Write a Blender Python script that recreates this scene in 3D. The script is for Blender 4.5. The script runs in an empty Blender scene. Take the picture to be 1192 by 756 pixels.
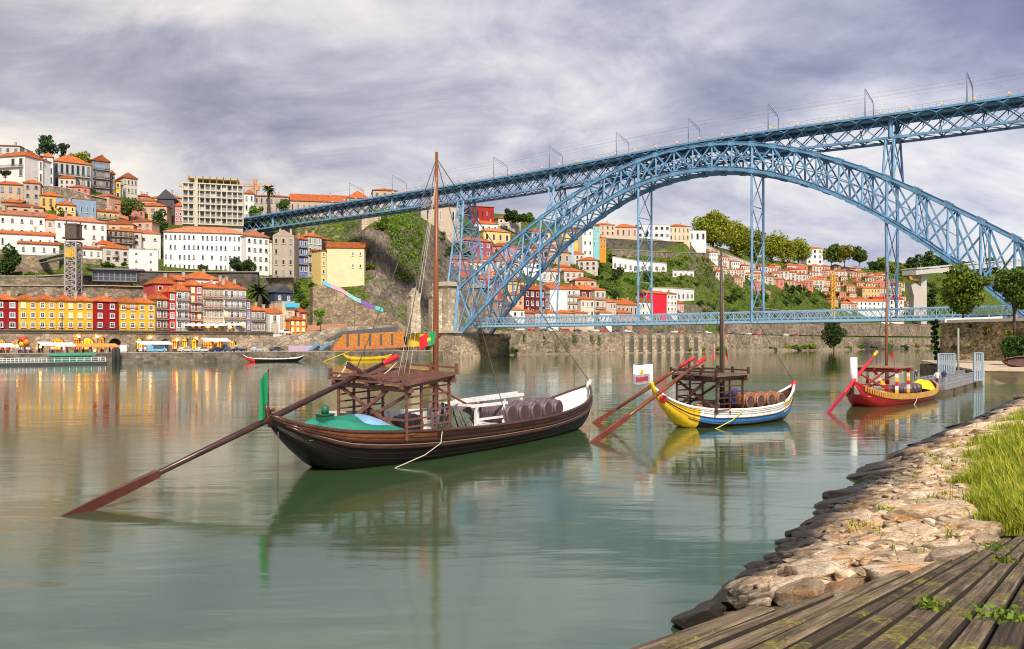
import bpy, math, random
import numpy as np
from mathutils import Vector, Matrix

# ---------------------------------------------------------------- camera, sky, sun, exposure
SC = bpy.context.scene
COL = SC.collection
F, CX, HY, EYE = 970.0, 596.0, 400.0, 5.0          # focal length in photo pixels, horizon row, eye height above water

cam = bpy.data.objects.new("camera", bpy.data.cameras.new("camera"))
COL.objects.link(cam)
cam.location = (0, 0, EYE)
cam.rotation_euler = (math.radians(90), 0, 0)
cam.data.sensor_width = 36.0
cam.data.lens = 36.0 * F / 1192.0
cam.data.shift_y = 22.0 / 1192.0
cam.data.clip_start = 0.1
cam.data.clip_end = 9000
SC.camera = cam

SUN_EL, SUN_AZ = 44.0, 168.0                        # azimuth clockwise from +Y: behind the camera, slightly right
w = bpy.data.worlds.new("World")
SC.world = w
w.use_nodes = True
wn = w.node_tree
wn.nodes.clear()

def N(tree, kind, **kw):
    n = tree.nodes.new(kind)
    for k, v in kw.items():
        if k.startswith("i_"):
            n.inputs[k[2:].replace("_", " ")].default_value = v
        else:
            setattr(n, k, v)
    return n

def ramp(tree, stops, interp="LINEAR"):
    n = tree.nodes.new("ShaderNodeValToRGB")
    cr = n.color_ramp
    cr.interpolation = interp
    while len(cr.elements) < len(stops):
        cr.elements.new(0.5)
    for e, (p, c) in zip(cr.elements, stops):
        e.position = p
        e.color = (c[0], c[1], c[2], 1) if not isinstance(c, (int, float)) else (c, c, c, 1)
    return n

def math_n(tree, op, a=None, b=None, c=None):
    n = tree.nodes.new("ShaderNodeMath")
    n.operation = op
    for i, v in enumerate((a, b, c)):
        if v is None:
            continue
        if isinstance(v, (int, float)):
            n.inputs[i].default_value = v
        else:
            tree.links.new(v, n.inputs[i])
    return n.outputs[0]

def mix_n(tree, fac, a, b, blend="MIX"):
    n = tree.nodes.new("ShaderNodeMix")
    n.data_type = "RGBA"
    n.blend_type = blend
    for sock, v in ((n.inputs[0], fac), (n.inputs[6], a), (n.inputs[7], b)):
        if isinstance(v, (int, float)):
            sock.default_value = v
        elif isinstance(v, tuple):
            sock.default_value = (v[0], v[1], v[2], 1)
        else:
            tree.links.new(v, sock)
    return n.outputs[2]

def build_sky():
    t = wn
    L = t.links.new
    sky = N(t, "ShaderNodeTexSky", sky_type="NISHITA", sun_disc=False)
    sky.sun_elevation = math.radians(SUN_EL)
    sky.sun_rotation = math.radians(SUN_AZ)
    sky.air_density = 1.2
    sky.dust_density = 2.0
    skyc = N(t, "ShaderNodeVectorMath", operation="SCALE")
    skyc.inputs["Scale"].default_value = 0.06
    L(sky.outputs[0], skyc.inputs[0])
    tc = N(t, "ShaderNodeTexCoord")
    sep = N(t, "ShaderNodeSeparateXYZ")
    L(tc.outputs["Generated"], sep.inputs[0])
    den = math_n(t, "ADD", math_n(t, "MAXIMUM", sep.outputs[2], 0.0), 0.40)
    px = math_n(t, "DIVIDE", sep.outputs[0], den)
    py = math_n(t, "DIVIDE", sep.outputs[1], den)
    cmb = N(t, "ShaderNodeCombineXYZ")
    L(px, cmb.inputs[0]); L(py, cmb.inputs[1])
    cmb.inputs[2].default_value = 3.7
    mp = N(t, "ShaderNodeMapping")
    mp.inputs["Scale"].default_value = (1.1, 1.5, 1.0)
    mp.inputs["Location"].default_value = (0.9, 0.55, 0)
    mp.inputs["Rotation"].default_value = (0, 0, math.radians(8))
    L(cmb.outputs[0], mp.inputs[0])
    big = N(t, "ShaderNodeTexNoise", i_Scale=0.75, i_Detail=9.0, i_Roughness=0.56, i_Distortion=0.35)
    L(mp.outputs[0], big.inputs["Vector"])
    fine = N(t, "ShaderNodeTexNoise", i_Scale=2.6, i_Detail=10.0, i_Roughness=0.62, i_Distortion=0.6)
    L(mp.outputs[0], fine.inputs["Vector"])
    v = math_n(t, "ADD", math_n(t, "MULTIPLY", big.outputs[0], 0.7), math_n(t, "MULTIPLY", fine.outputs[0], 0.3))
    # the overcast is thinner and brighter low over the town, thick and slate-coloured higher up
    el = math_n(t, "MAXIMUM", sep.outputs[2], 0.0)
    low = N(t, "ShaderNodeMapRange", interpolation_type="SMOOTHSTEP")
    low.inputs[1].default_value = 0.18; low.inputs[2].default_value = 0.33
    low.inputs[3].default_value = 0.20; low.inputs[4].default_value = -0.045
    L(el, low.inputs[0])
    mid = N(t, "ShaderNodeMapRange", interpolation_type="SMOOTHSTEP")
    mid.inputs[1].default_value = 0.29; mid.inputs[2].default_value = 0.39
    mid.inputs[3].default_value = 0.0; mid.inputs[4].default_value = 0.16
    L(el, mid.inputs[0])
    v = math_n(t, "MULTIPLY_ADD", v, 2.9, -0.99)
    west = N(t, "ShaderNodeMapRange", interpolation_type="SMOOTHSTEP")
    west.inputs[1].default_value = 0.05; west.inputs[2].default_value = 0.5; west.inputs[3].default_value = 1.0; west.inputs[4].default_value = 0.55
    L(sep.outputs[0], west.inputs[0])
    v = math_n(t, "ADD", v, math_n(t, "ADD", math_n(t, "MULTIPLY", low.outputs[0], west.outputs[0]), mid.outputs[0]))
    cl = ramp(t, [(0.22, (0.28, 0.29, 0.41)), (0.42, (0.41, 0.42, 0.55)), (0.57, (0.60, 0.595, 0.71)), (0.72, (0.90, 0.87, 0.90)), (0.90, (1.22, 1.15, 1.05))])
    L(v, cl.inputs[0])
    # east (right) side is a cooler lilac, the west side warmer cream
    side = N(t, "ShaderNodeMapRange")
    side.inputs[1].default_value = -0.5; side.inputs[2].default_value = 0.5
    side.inputs[3].default_value = 0.0; side.inputs[4].default_value = 1.0
    L(sep.outputs[0], side.inputs[0])
    tint = mix_n(t, side.outputs[0], (1.01, 0.99, 0.96), (0.90, 0.95, 1.07))
    col = mix_n(t, 1.0, cl.outputs[0], tint, "MULTIPLY")
    col = mix_n(t, 0.93, skyc.outputs[0], col)
    bg = N(t, "ShaderNodeBackground")
    bg.inputs[1].default_value = SKY_STRENGTH
    L(col, bg.inputs[0])
    out = N(t, "ShaderNodeOutputWorld")
    L(bg.outputs[0], out.inputs[0])

SKY_STRENGTH = 0.62
build_sky()

sun = bpy.data.objects.new("sun", bpy.data.lights.new("sun", "SUN"))
COL.objects.link(sun)
sun.data.energy = 4.2
sun.data.angle = math.radians(10)
sun.data.color = (1.0, 0.91, 0.76)
_a, _e = math.radians(SUN_AZ), math.radians(SUN_EL)
sun.rotation_euler = (-Vector((math.sin(_a) * math.cos(_e), math.cos(_a) * math.cos(_e), math.sin(_e)))).to_track_quat("-Z", "Y").to_euler()

SC.view_settings.view_transform = "Standard"
SC.view_settings.look = "None"
SC.view_settings.exposure = 0.47
SC.view_settings.gamma = 1.0
SC.view_settings.use_curve_mapping = False
SC.render.engine = "CYCLES"
SC.cycles.filter_width = 1.1
SC.cycles.max_bounces = 6
SC.cycles.diffuse_bounces = 2
SC.cycles.glossy_bounces = 3
SC.cycles.transmission_bounces = 2
SC.cycles.transparent_max_bounces = 4
SC.cycles.use_denoising = True
try:
    SC.cycles.denoiser = "OPENIMAGEDENOISE"
except Exception:
    pass

# ---------------------------------------------------------------- measuring helpers
def P(x, y, Y):
    """the point seen at photo pixel (x, y) at the depth Y"""
    return Vector(((x - CX) / F * Y, Y, EYE + (HY - y) / F * Y))

def G(x, y, z=0.0):
    """the point seen at photo pixel (x, y) on the level z"""
    Y = F * (EYE - z) / (y - HY)
    return Vector(((x - CX) / F * Y, Y, z))

QO = np.array([-118.3, 192.5]); QD = np.array([94.6, 84.5]); QD = QD / np.linalg.norm(QD)
QN = np.array([-QD[1], QD[0]])                      # inland from the quay edge
QANG = math.degrees(math.atan2(QD[1], QD[0]))

def on_line(x, O, D):
    t = (x - CX) / F
    s = (t * O[1] - O[0]) / (D[0] - t * D[1])
    return O + s * D

def quay_depth(x, inland=0.0):
    return float(on_line(x, QO + QN * inland, QD)[1])

# ---------------------------------------------------------------- mesh helpers
class MB:
    """collects shapes for ONE mesh object"""
    def __init__(self):
        self.v, self.f, self.m, self.s = [], [], [], []

    def add(self, vs, fs, mat=0, smooth=False):
        b = len(self.v)
        self.v.extend([tuple(p) for p in vs])
        for f in fs:
            self.f.append(tuple(i + b for i in f))
            self.m.append(mat)
            self.s.append(smooth)
        return self

    def box(self, c, size, mat=0, rz=0.0, top=1.0):
        sx, sy, sz = size[0] / 2, size[1] / 2, size[2] / 2
        ca, sa = math.cos(rz), math.sin(rz)
        vs = []
        for z, k in ((-sz, 1.0), (sz, top)):
            for x, y in ((-sx, -sy), (sx, -sy), (sx, sy), (-sx, sy)):
                x *= k; y *= k
                vs.append((c[0] + x * ca - y * sa, c[1] + x * sa + y * ca, c[2] + z))
        return self.add(vs, [(3, 2, 1, 0), (4, 5, 6, 7), (0, 1, 5, 4), (1, 2, 6, 5), (2, 3, 7, 6), (3, 0, 4, 7)], mat)

    def bar(self, p, q, w, h=None, mat=0, up=(0, 0, 1)):
        h = w if h is None else h
        p, q = Vector(p), Vector(q)
        d = q - p
        if d.length < 1e-6:
            return self
        d.normalize()
        u = Vector(up)
        if abs(d.dot(u)) > 0.98:
            u = Vector((1, 0, 0)) if abs(d.x) < 0.9 else Vector((0, 1, 0))
        sx = d.cross(u).normalized()
        sy = sx.cross(d).normalized()
        vs = []
        for e in (p, q):
            for a, b in ((-1, -1), (1, -1), (1, 1), (-1, 1)):
                vs.append(e + sx * a * w / 2 + sy * b * h / 2)
        return self.add(vs, [(0, 1, 2, 3), (7, 6, 5, 4), (0, 4, 5, 1), (1, 5, 6, 2), (2, 6, 7, 3), (3, 7, 4, 0)], mat)

    def tube(self, pts, rads, n=8, mat=0, smooth=True, caps=True):
        pts = [Vector(p) for p in pts]
        if isinstance(rads, (int, float)):
            rads = [rads] * len(pts)
        vs, fs = [], []
        prev = None
        for i, p in enumerate(pts):
            d = (pts[min(i + 1, len(pts) - 1)] - pts[max(i - 1, 0)]).normalized()
            if prev is None:
                a = Vector((0, 0, 1)) if abs(d.z) < 0.9 else Vector((1, 0, 0))
                u = d.cross(a).normalized()
            else:
                u = (prev - d * prev.dot(d)).normalized()
            prev = u
            v = d.cross(u)
            for k in range(n):
                a = 2 * math.pi * k / n
                vs.append(p + (u * math.cos(a) + v * math.sin(a)) * rads[i])
        for i in range(len(pts) - 1):
            for k in range(n):
                a, b = i * n + k, i * n + (k + 1) % n
                fs.append((a, b, b + n, a + n))
        self.add(vs, fs, mat, smooth)
        if caps:
            b = len(self.v) - len(vs)
            self.f.append(tuple(b + k for k in reversed(range(n)))); self.m.append(mat); self.s.append(False)
            e = b + (len(pts) - 1) * n
            self.f.append(tuple(e + k for k in range(n))); self.m.append(mat); self.s.append(False)
        return self

    def prism(self, poly, off, mat=0):
        """closed solid: polygon of points swept by the vector off"""
        off = Vector(off)
        n = len(poly)
        a = [Vector(p) for p in poly]
        vs = a + [p + off for p in a]
        fs = [tuple(range(n)), tuple(reversed(range(n, 2 * n)))]
        for i in range(n):
            j = (i + 1) % n
            fs.append((i, i + n, j + n, j))
        return self.add(vs, fs, mat)

    def ball(self, c, r, mat=0, seg=8, rings=6, sq=(1, 1, 1)):
        vs, fs = [], []
        for i in range(rings + 1):
            th = math.pi * i / rings
            for k in range(seg):
                ph = 2 * math.pi * k / seg
                vs.append((c[0] + r * sq[0] * math.sin(th) * math.cos(ph), c[1] + r * sq[1] * math.sin(th) * math.sin(ph), c[2] + r * sq[2] * math.cos(th)))
        for i in range(rings):
            for k in range(seg):
                a, b = i * seg + k, i * seg + (k + 1) % seg
                fs.append((a, b, b + seg, a + seg))
        return self.add(vs, fs, mat, True)

    def mesh(self, name, mats):
        me = bpy.data.meshes.new(name)
        me.from_pydata(self.v, [], self.f)
        for m in (mats if isinstance(mats, (list, tuple)) else [mats]):
            me.materials.append(m)
        me.polygons.foreach_set("material_index", self.m)
        me.polygons.foreach_set("use_smooth", self.s)
        me.update()
        return me

def link(name, me, parent=None, loc=None, rz=None):
    o = bpy.data.objects.new(name, me)
    COL.objects.link(o)
    if parent is not None:
        o.parent = parent
    if loc is not None:
        o.location = loc
    if rz is not None:
        o.rotation_euler = (0, 0, rz)
    return o

def obj(name, mb, mats, parent=None, world=False):
    """one mesh object; with world=True the shapes are in world coordinates under an unrotated parent"""
    o = link(name, mb.mesh(name, mats), parent)
    if world and parent is not None:
        off = Vector((0, 0, 0)); p = parent
        while p is not None:
            off += p.location; p = p.parent
        for v in o.data.vertices:
            v.co -= off
    return o

def tag(o, label, cat, group=None, kind=None):
    if label: o["label"] = label
    if cat: o["category"] = cat
    if group: o["group"] = group
    if kind: o["kind"] = kind
    return o

def thing(name, label, cat, loc=(0, 0, 0), rz=0.0, group=None):
    o = link(name, None, None, loc, rz)
    o.empty_display_size = 0.2
    return tag(o, label, cat, group)

def struct(name, mb, mats):
    o = obj(name, mb, mats)
    o["kind"] = "structure"
    return o

def kids(o):
    return list(o.children)

def copy_tree(o, parent=None):
    c = o.copy()
    COL.objects.link(c)
    if parent is not None:
        c.parent = parent
    for ch in KIDS.get(o.name, None) or kids(o):
        copy_tree(ch, c)
    return c
KIDS = {}

# ---------------------------------------------------------------- materials
MATS = {}
def new_mat(name):
    m = bpy.data.materials.new(name)
    m.use_nodes = True
    t = m.node_tree
    b = t.nodes["Principled BSDF"]
    return m, t, b

def coords(t, which="Object", scale=(1, 1, 1)):
    tc = N(t, "ShaderNodeTexCoord")
    mp = N(t, "ShaderNodeMapping")
    mp.inputs["Scale"].default_value = scale
    t.links.new(tc.outputs[which], mp.inputs[0])
    return mp.outputs[0]

def noise(t, vec, scale, detail=4.0, rough=0.55, dist=0.0):
    n = N(t, "ShaderNodeTexNoise", i_Scale=scale, i_Detail=detail, i_Roughness=rough, i_Distortion=dist)
    if vec is not None:
        t.links.new(vec, n.inputs["Vector"])
    return n.outputs[0]

def bump(t, b, h, strength=0.4, dist=0.05):
    n = N(t, "ShaderNodeBump", i_Strength=strength, i_Distance=dist)
    t.links.new(h, n.inputs["Height"])
    t.links.new(n.outputs[0], b.inputs["Normal"])
    return n

def sc(c, k):
    return (min(c[0] * k, 1), min(c[1] * k, 1), min(c[2] * k, 1))

def S(r, g, b):
    """display colour 0-255 to linear"""
    f = lambda u: ((u / 255 + 0.055) / 1.055) ** 2.4 if u > 10 else u / 255 / 12.92
    return (f(r), f(g), f(b))

def paint(name, c, rough=0.5, var=0.25, scale=1.5, metal=0.0, dirt=None, spec=0.4):
    if name in MATS: return MATS[name]
    m, t, b = new_mat(name)
    v = coords(t)
    n = noise(t, v, scale, 6.0, 0.6)
    r = ramp(t, [(0.3, sc(c, 1 - var)), (0.7, sc(c, 1 + var * 0.6))])
    t.links.new(n, r.inputs[0])
    col = r.outputs[0]
    if dirt:
        n2 = noise(t, coords(t, scale=(3, 3, 0.5)), scale * 2.0, 5.0, 0.65)
        k = ramp(t, [(0.52, 0.0), (0.68, 0.8)])
        t.links.new(n2, k.inputs[0])
        col = mix_n(t, k.outputs[0], col, dirt)
    t.links.new(col, b.inputs["Base Color"])
    b.inputs["Roughness"].default_value = rough
    b.inputs["Metallic"].default_value = metal
    b.inputs["Specular IOR Level"].default_value = spec
    bump(t, b, n, 0.15, 0.02)
    MATS[name] = m
    return m

def plaster(c, stain=0.5):
    """weathered lime render: blotches, rain streaks with a shape of their own"""
    key = "plaster_%d_%d_%d_%d" % (c[0] * 999, c[1] * 999, c[2] * 999, stain * 10)
    if key in MATS: return MATS[key]
    m, t, b = new_mat(key)
    oi = N(t, "ShaderNodeObjectInfo")
    add = N(t, "ShaderNodeVectorMath", operation="ADD")
    t.links.new(coords(t), add.inputs[0])
    sh = N(t, "ShaderNodeVectorMath", operation="SCALE"); sh.inputs["Scale"].default_value = 1.0
    t.links.new(oi.outputs["Location"], sh.inputs[0])
    t.links.new(sh.outputs[0], add.inputs[1])
    n = noise(t, add.outputs[0], 0.6, 6.0, 0.65)
    r = ramp(t, [(0.3, sc(c, 0.86)), (0.65, c)])
    t.links.new(n, r.inputs[0])
    mp = N(t, "ShaderNodeMapping"); mp.inputs["Scale"].default_value = (1.6, 1.6, 0.28)
    t.links.new(add.outputs[0], mp.inputs[0])
    n2 = noise(t, mp.outputs[0], 1.1, 7.0, 0.7)
    k = ramp(t, [(0.55, 0.0), (0.75, stain)])
    t.links.new(n2, k.inputs[0])
    lum = (c[0] + c[1] + c[2]) / 3
    dirt = (0.45 * c[0] + 0.02, 0.42 * c[1] + 0.02, 0.38 * c[2] + 0.02)
    col = mix_n(t, k.outputs[0], r.outputs[0], dirt)
    t.links.new(col, b.inputs["Base Color"])
    b.inputs["Roughness"].default_value = 0.85
    b.inputs["Specular IOR Level"].default_value = 0.2
    bump(t, b, n2, 0.2, 0.05)
    MATS[key] = m
    return m

def stone(name, c, c2, scale=1.0, mortar=(0.12, 0.10, 0.08), moss=0.0, ragged=True):
    if name in MATS: return MATS[name]
    m, t, b = new_mat(name)
    v = coords(t, "Generated") if False else coords(t)
    vo = N(t, "ShaderNodeTexVoronoi", feature="F1"); vo.inputs["Scale"].default_value = scale
    ve = N(t, "ShaderNodeTexVoronoi", feature="DISTANCE_TO_EDGE"); ve.inputs["Scale"].default_value = scale
    wv = N(t, "ShaderNodeMapping"); wv.inputs["Scale"].default_value = (1, 1, 1.6)
    t.links.new(v, wv.inputs[0])
    nd = N(t, "ShaderNodeTexNoise", i_Scale=scale * 1.4, i_Detail=3.0)
    t.links.new(v, nd.inputs["Vector"])
    dv = mix_n(t, 0.12, wv.outputs[0], nd.outputs["Color"])
    t.links.new(dv, vo.inputs["Vector"]); t.links.new(dv, ve.inputs["Vector"])
    sepc = N(t, "ShaderNodeSeparateColor")
    t.links.new(vo.outputs["Color"], sepc.inputs[0])
    r = ramp(t, [(0.0, c2), (0.5, c), (1.0, sc(c, 1.35))])
    t.links.new(sepc.outputs[0], r.inputs[0])
    big = noise(t, v, scale * 0.12, 6.0, 0.7)
    kr = ramp(t, [(0.35, 0.55), (0.65, 1.1)])
    t.links.new(big, kr.inputs[0])
    col = mix_n(t, 1.0, r.outputs[0], kr.outputs[0], "MULTIPLY")
    e = ramp(t, [(0.02, 1.0), (0.09, 0.0)])
    t.links.new(ve.outputs["Distance"], e.inputs[0])
    col = mix_n(t, math_n(t, "MULTIPLY", e.outputs[0], 0.75), col, mortar)
    if moss > 0:
        mn = noise(t, coords(t, scale=(1, 1, 0.5)), scale * 0.22, 8.0, 0.7)
        mk = ramp(t, [(0.55, 0.0), (0.66, moss)])
        t.links.new(mn, mk.inputs[0])
        col = mix_n(t, mk.outputs[0], col, (0.06, 0.085, 0.02))
    t.links.new(col, b.inputs["Base Color"])
    b.inputs["Roughness"].default_value = 0.9
    b.inputs["Specular IOR Level"].default_value = 0.2
    bump(t, b, ve.outputs["Distance"], 0.6, 0.12)
    MATS[name] = m
    return m

def tiles(c=(0.45, 0.115, 0.032), name="roof_tiles"):
    if name in MATS: return MATS[name]
    m, t, b = new_mat(name)
    v = coords(t)
    oi = N(t, "ShaderNodeObjectInfo")
    n = noise(t, v, 0.9, 6.0, 0.7)
    r = ramp(t, [(0.30, sc(c, 0.35)), (0.48, c), (0.8, (min(c[0] * 1.25, 1), c[1] * 1.6, c[2] * 2.2))])
    t.links.new(n, r.inputs[0])
    hs = N(t, "ShaderNodeHueSaturation")
    t.links.new(r.outputs[0], hs.inputs["Color"])
    t.links.new(math_n(t, "ADD", math_n(t, "MULTIPLY", oi.outputs["Random"], 0.5), 0.72), hs.inputs["Value"])
    wv = N(t, "ShaderNodeTexWave", wave_type="BANDS", bands_direction="X"); wv.inputs["Scale"].default_value = 1.3
    t.links.new(v, wv.inputs["Vector"])
    k = ramp(t, [(0.0, 0.72), (0.5, 1.0)])
    t.links.new(wv.outputs[0], k.inputs[0])
    t.links.new(mix_n(t, 1.0, hs.outputs[0], k.outputs[0], "MULTIPLY"), b.inputs["Base Color"])
    b.inputs["Roughness"].default_value = 0.85
    b.inputs["Specular IOR Level"].default_value = 0.2
    bump(t, b, wv.outputs[0], 0.5, 0.08)
    MATS[name] = m
    return m

def emit(name, c, strength):
    if name in MATS: return MATS[name]
    m, t, b = new_mat(name)
    b.inputs["Base Color"].default_value = (*c, 1)
    b.inputs["Emission Color"].default_value = (*c, 1)
    b.inputs["Emission Strength"].default_value = strength
    MATS[name] = m
    return m

def glass(name, c=(0.03, 0.035, 0.045), rough=0.12):
    if name in MATS: return MATS[name]
    m, t, b = new_mat(name)
    oi = N(t, "ShaderNodeObjectInfo")
    r = ramp(t, [(0.0, sc(c, 0.6)), (0.45, c), (0.6, sc(c, 4.0)), (1.0, (0.32, 0.31, 0.30))])
    t.links.new(oi.outputs["Random"], r.inputs[0])
    t.links.new(r.outputs[0], b.inputs["Base Color"])
    b.inputs["Roughness"].default_value = rough
    b.inputs["Specular IOR Level"].default_value = 0.6
    MATS[name] = m
    return m

def leafmat(name, c, var=0.5, trans=0.25):
    if name in MATS: return MATS[name]
    m, t, b = new_mat(name)
    g = N(t, "ShaderNodeNewGeometry")
    v = coords(t, "Object")
    oi = N(t, "ShaderNodeObjectInfo")
    n = noise(t, v, 0.45, 3.0, 0.6)
    f = math_n(t, "ADD", math_n(t, "MULTIPLY", g.outputs["Random Per Island"], 0.5), math_n(t, "MULTIPLY", n, 0.5))
    r = ramp(t, [(0.2, sc(c, 1 - var)), (0.5, c), (0.8, (min(1, c[0] * 1.7), min(1, c[1] * 1.45), c[2] * 1.1))])
    t.links.new(f, r.inputs[0])
    hs = N(t, "ShaderNodeHueSaturation")
    t.links.new(r.outputs[0], hs.inputs["Color"])
    t.links.new(math_n(t, "ADD", math_n(t, "MULTIPLY", oi.outputs["Random"], 0.5), 0.75), hs.inputs["Value"])
    t.links.new(math_n(t, "ADD", math_n(t, "MULTIPLY", oi.outputs["Random"], 0.04), 0.48), hs.inputs["Hue"])
    t.links.new(hs.outputs[0], b.inputs["Base Color"])
    b.inputs["Roughness"].default_value = 0.6
    b.inputs["Specular IOR Level"].default_value = 0.25
    if trans:
        tr = N(t, "ShaderNodeBsdfTranslucent")
        t.links.new(hs.outputs[0], tr.inputs[0])
        mx = N(t, "ShaderNodeMixShader"); mx.inputs[0].default_value = trans
        t.links.new(b.outputs[0], mx.inputs[1]); t.links.new(tr.outputs[0], mx.inputs[2])
        t.links.new(mx.outputs[0], t.nodes["Material Output"].inputs[0])
    MATS[name] = m
    return m

def woodmat(name, c, c2, scale=(6, 6, 0.6), rough=0.6, moss=None):
    if name in MATS: return MATS[name]
    m, t, b = new_mat(name)
    v = coords(t, scale=scale)
    oi = N(t, "ShaderNodeObjectInfo")
    ad = N(t, "ShaderNodeVectorMath", operation="ADD")
    t.links.new(v, ad.inputs[0]); t.links.new(oi.outputs["Location"], ad.inputs[1])
    n = noise(t, ad.outputs[0], 1.0, 8.0, 0.65, 0.4)
    r = ramp(t, [(0.3, c2), (0.6, c), (0.8, sc(c, 1.5))])
    t.links.new(n, r.inputs[0])
    col = r.outputs[0]
    t.links.new(col, b.inputs["Base Color"])
    b.inputs["Roughness"].default_value = rough
    b.inputs["Specular IOR Level"].default_value = 0.35
    bump(t, b, n, 0.3, 0.01)
    MATS[name] = m
    return m

# ---------------------------------------------------------------- foliage meshes
def quads_mesh(name, V, mats, mat_index=0):
    """V: (n,4,3) array of separate quads"""
    n = len(V)
    me = bpy.data.meshes.new(name)
    me.vertices.add(n * 4); me.loops.add(n * 4); me.polygons.add(n)
    me.vertices.foreach_set("co", V.reshape(-1).astype(np.float32))
    me.loops.foreach_set("vertex_index", np.arange(n * 4, dtype=np.int32))
    me.polygons.foreach_set("loop_start", np.arange(0, n * 4, 4, dtype=np.int32))
    me.polygons.foreach_set("loop_total", np.full(n, 4, dtype=np.int32))
    for m in (mats if isinstance(mats, (list, tuple)) else [mats]):
        me.materials.append(m)
    me.update(calc_edges=True)
    return me

def leaf_quads(C, size, rng, aspect=0.6):
    n = len(C)
    a = rng.normal(size=(n, 3)); a /= np.linalg.norm(a, axis=1)[:, None]
    b = rng.normal(size=(n, 3)); b -= (a * b).sum(1)[:, None] * a; b /= np.linalg.norm(b, axis=1)[:, None]
    s = size * rng.uniform(0.6, 1.4, size=(n, 1))
    a = a * s; b = b * s * aspect
    return np.stack([C - a, C - b * 0.9, C + a, C + b * 0.9], axis=1)

def crown_points(rng, centers, radii, n, shell=0.55):
    idx = rng.choice(len(centers), size=n, p=np.array([r ** 2 for r in radii]) / sum(r ** 2 for r in radii))
    d = rng.normal(size=(n, 3)); d /= np.linalg.norm(d, axis=1)[:, None]
    rr = rng.uniform(shell, 1.0, size=(n, 1)) ** 0.7
    R = np.array(radii)[idx][:, None]
    return np.array(centers)[idx] + d * rr * R

def clumps(rng, rx, rz, zc, k, flat=1.0, r0=0.42):
    cs, rs = [], []
    for i in range(k):
        d = rng.normal(size=3); d /= np.linalg.norm(d)
        rr = rng.uniform(0.35, 1.02)
        r = rng.uniform(0.5, 1.35) * r0 * min(rx, rz)
        rr *= 1 + .22 * math.sin(3 * math.atan2(d[1], d[0]) + rx * 7 + k) + .12 * math.sin(5 * d[2] + rx * 3)
        cs.append((d[0] * rr * (rx - r * 0.6), d[1] * rr * (rx - r * 0.6) * flat, zc + d[2] * rr * (rz - r * 0.6)))
        rs.append(r)
    return cs, rs

def bush_mesh(name, seed, mat, n=260, size=0.16, squash=0.75):
    rng = np.random.default_rng(seed)
    cs, rs = clumps(rng, 1.0, squash, squash * 0.55, 7, 1.0, 0.5)
    C = crown_points(rng, cs, rs, n, 0.4)
    C[:, 2] = np.maximum(C[:, 2], -0.2)
    return quads_mesh(name, leaf_quads(C, size, rng), mat)

BARK = None
def tree(label, x, yb, yt, wpx, leaf, Y, name="tree", group=None, n=1100, leafsize=None, trunk_frac=0.3, k=16, seed=1, cat="tree", r0=0.46):
    rng = np.random.default_rng(seed)
    base = P(x, yb, Y)
    Ht = (yb - yt) / F * Y
    rx = wpx / 2 / F * Y
    zt = Ht * trunk_frac
    rz = (Ht - zt) / 2
    root = thing(name, label, cat, base, rng.uniform(0, 6.28), group)
    cs, rs = clumps(rng, rx, rz, zt + rz, k, 1.0, r0)
    ls = leafsize or max(0.12, 0.045 * max(rx, rz) * 1.6)
    C = crown_points(rng, cs, rs, int(n * 1.6))
    link("crown", quads_mesh("crown", leaf_quads(C, ls, rng), leaf), root)
    tb = MB()
    tr = max(0.08, Ht * 0.02)
    top = zt + rz * 0.9
    sway = rng.uniform(-0.04, 0.04, 2) * Ht
    tb.tube([(0, 0, -1.5), (0, 0, 0), (sway[0] * 0.4, sway[1] * 0.4, zt), (sway[0], sway[1], top)], [tr * 1.3, tr * 1.15, tr * 0.85, tr * 0.3], 7)
    for i in range(6):
        c = cs[int(rng.integers(len(cs)))]
        z0 = zt * rng.uniform(0.75, 1.15)
        tb.tube([(sway[0] * 0.4, sway[1] * 0.4, z0), (c[0] * 0.5, c[1] * 0.5, (z0 + c[2]) / 2 + 0.1 * rz), c], [tr * 0.5, tr * 0.35, tr * 0.12], 5)
    obj("trunk", tb, BARK, root)
    return root

BARK = woodmat("bark", (0.10, 0.075, 0.05), (0.04, 0.03, 0.02), (3, 3, 0.8), 0.9)
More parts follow.
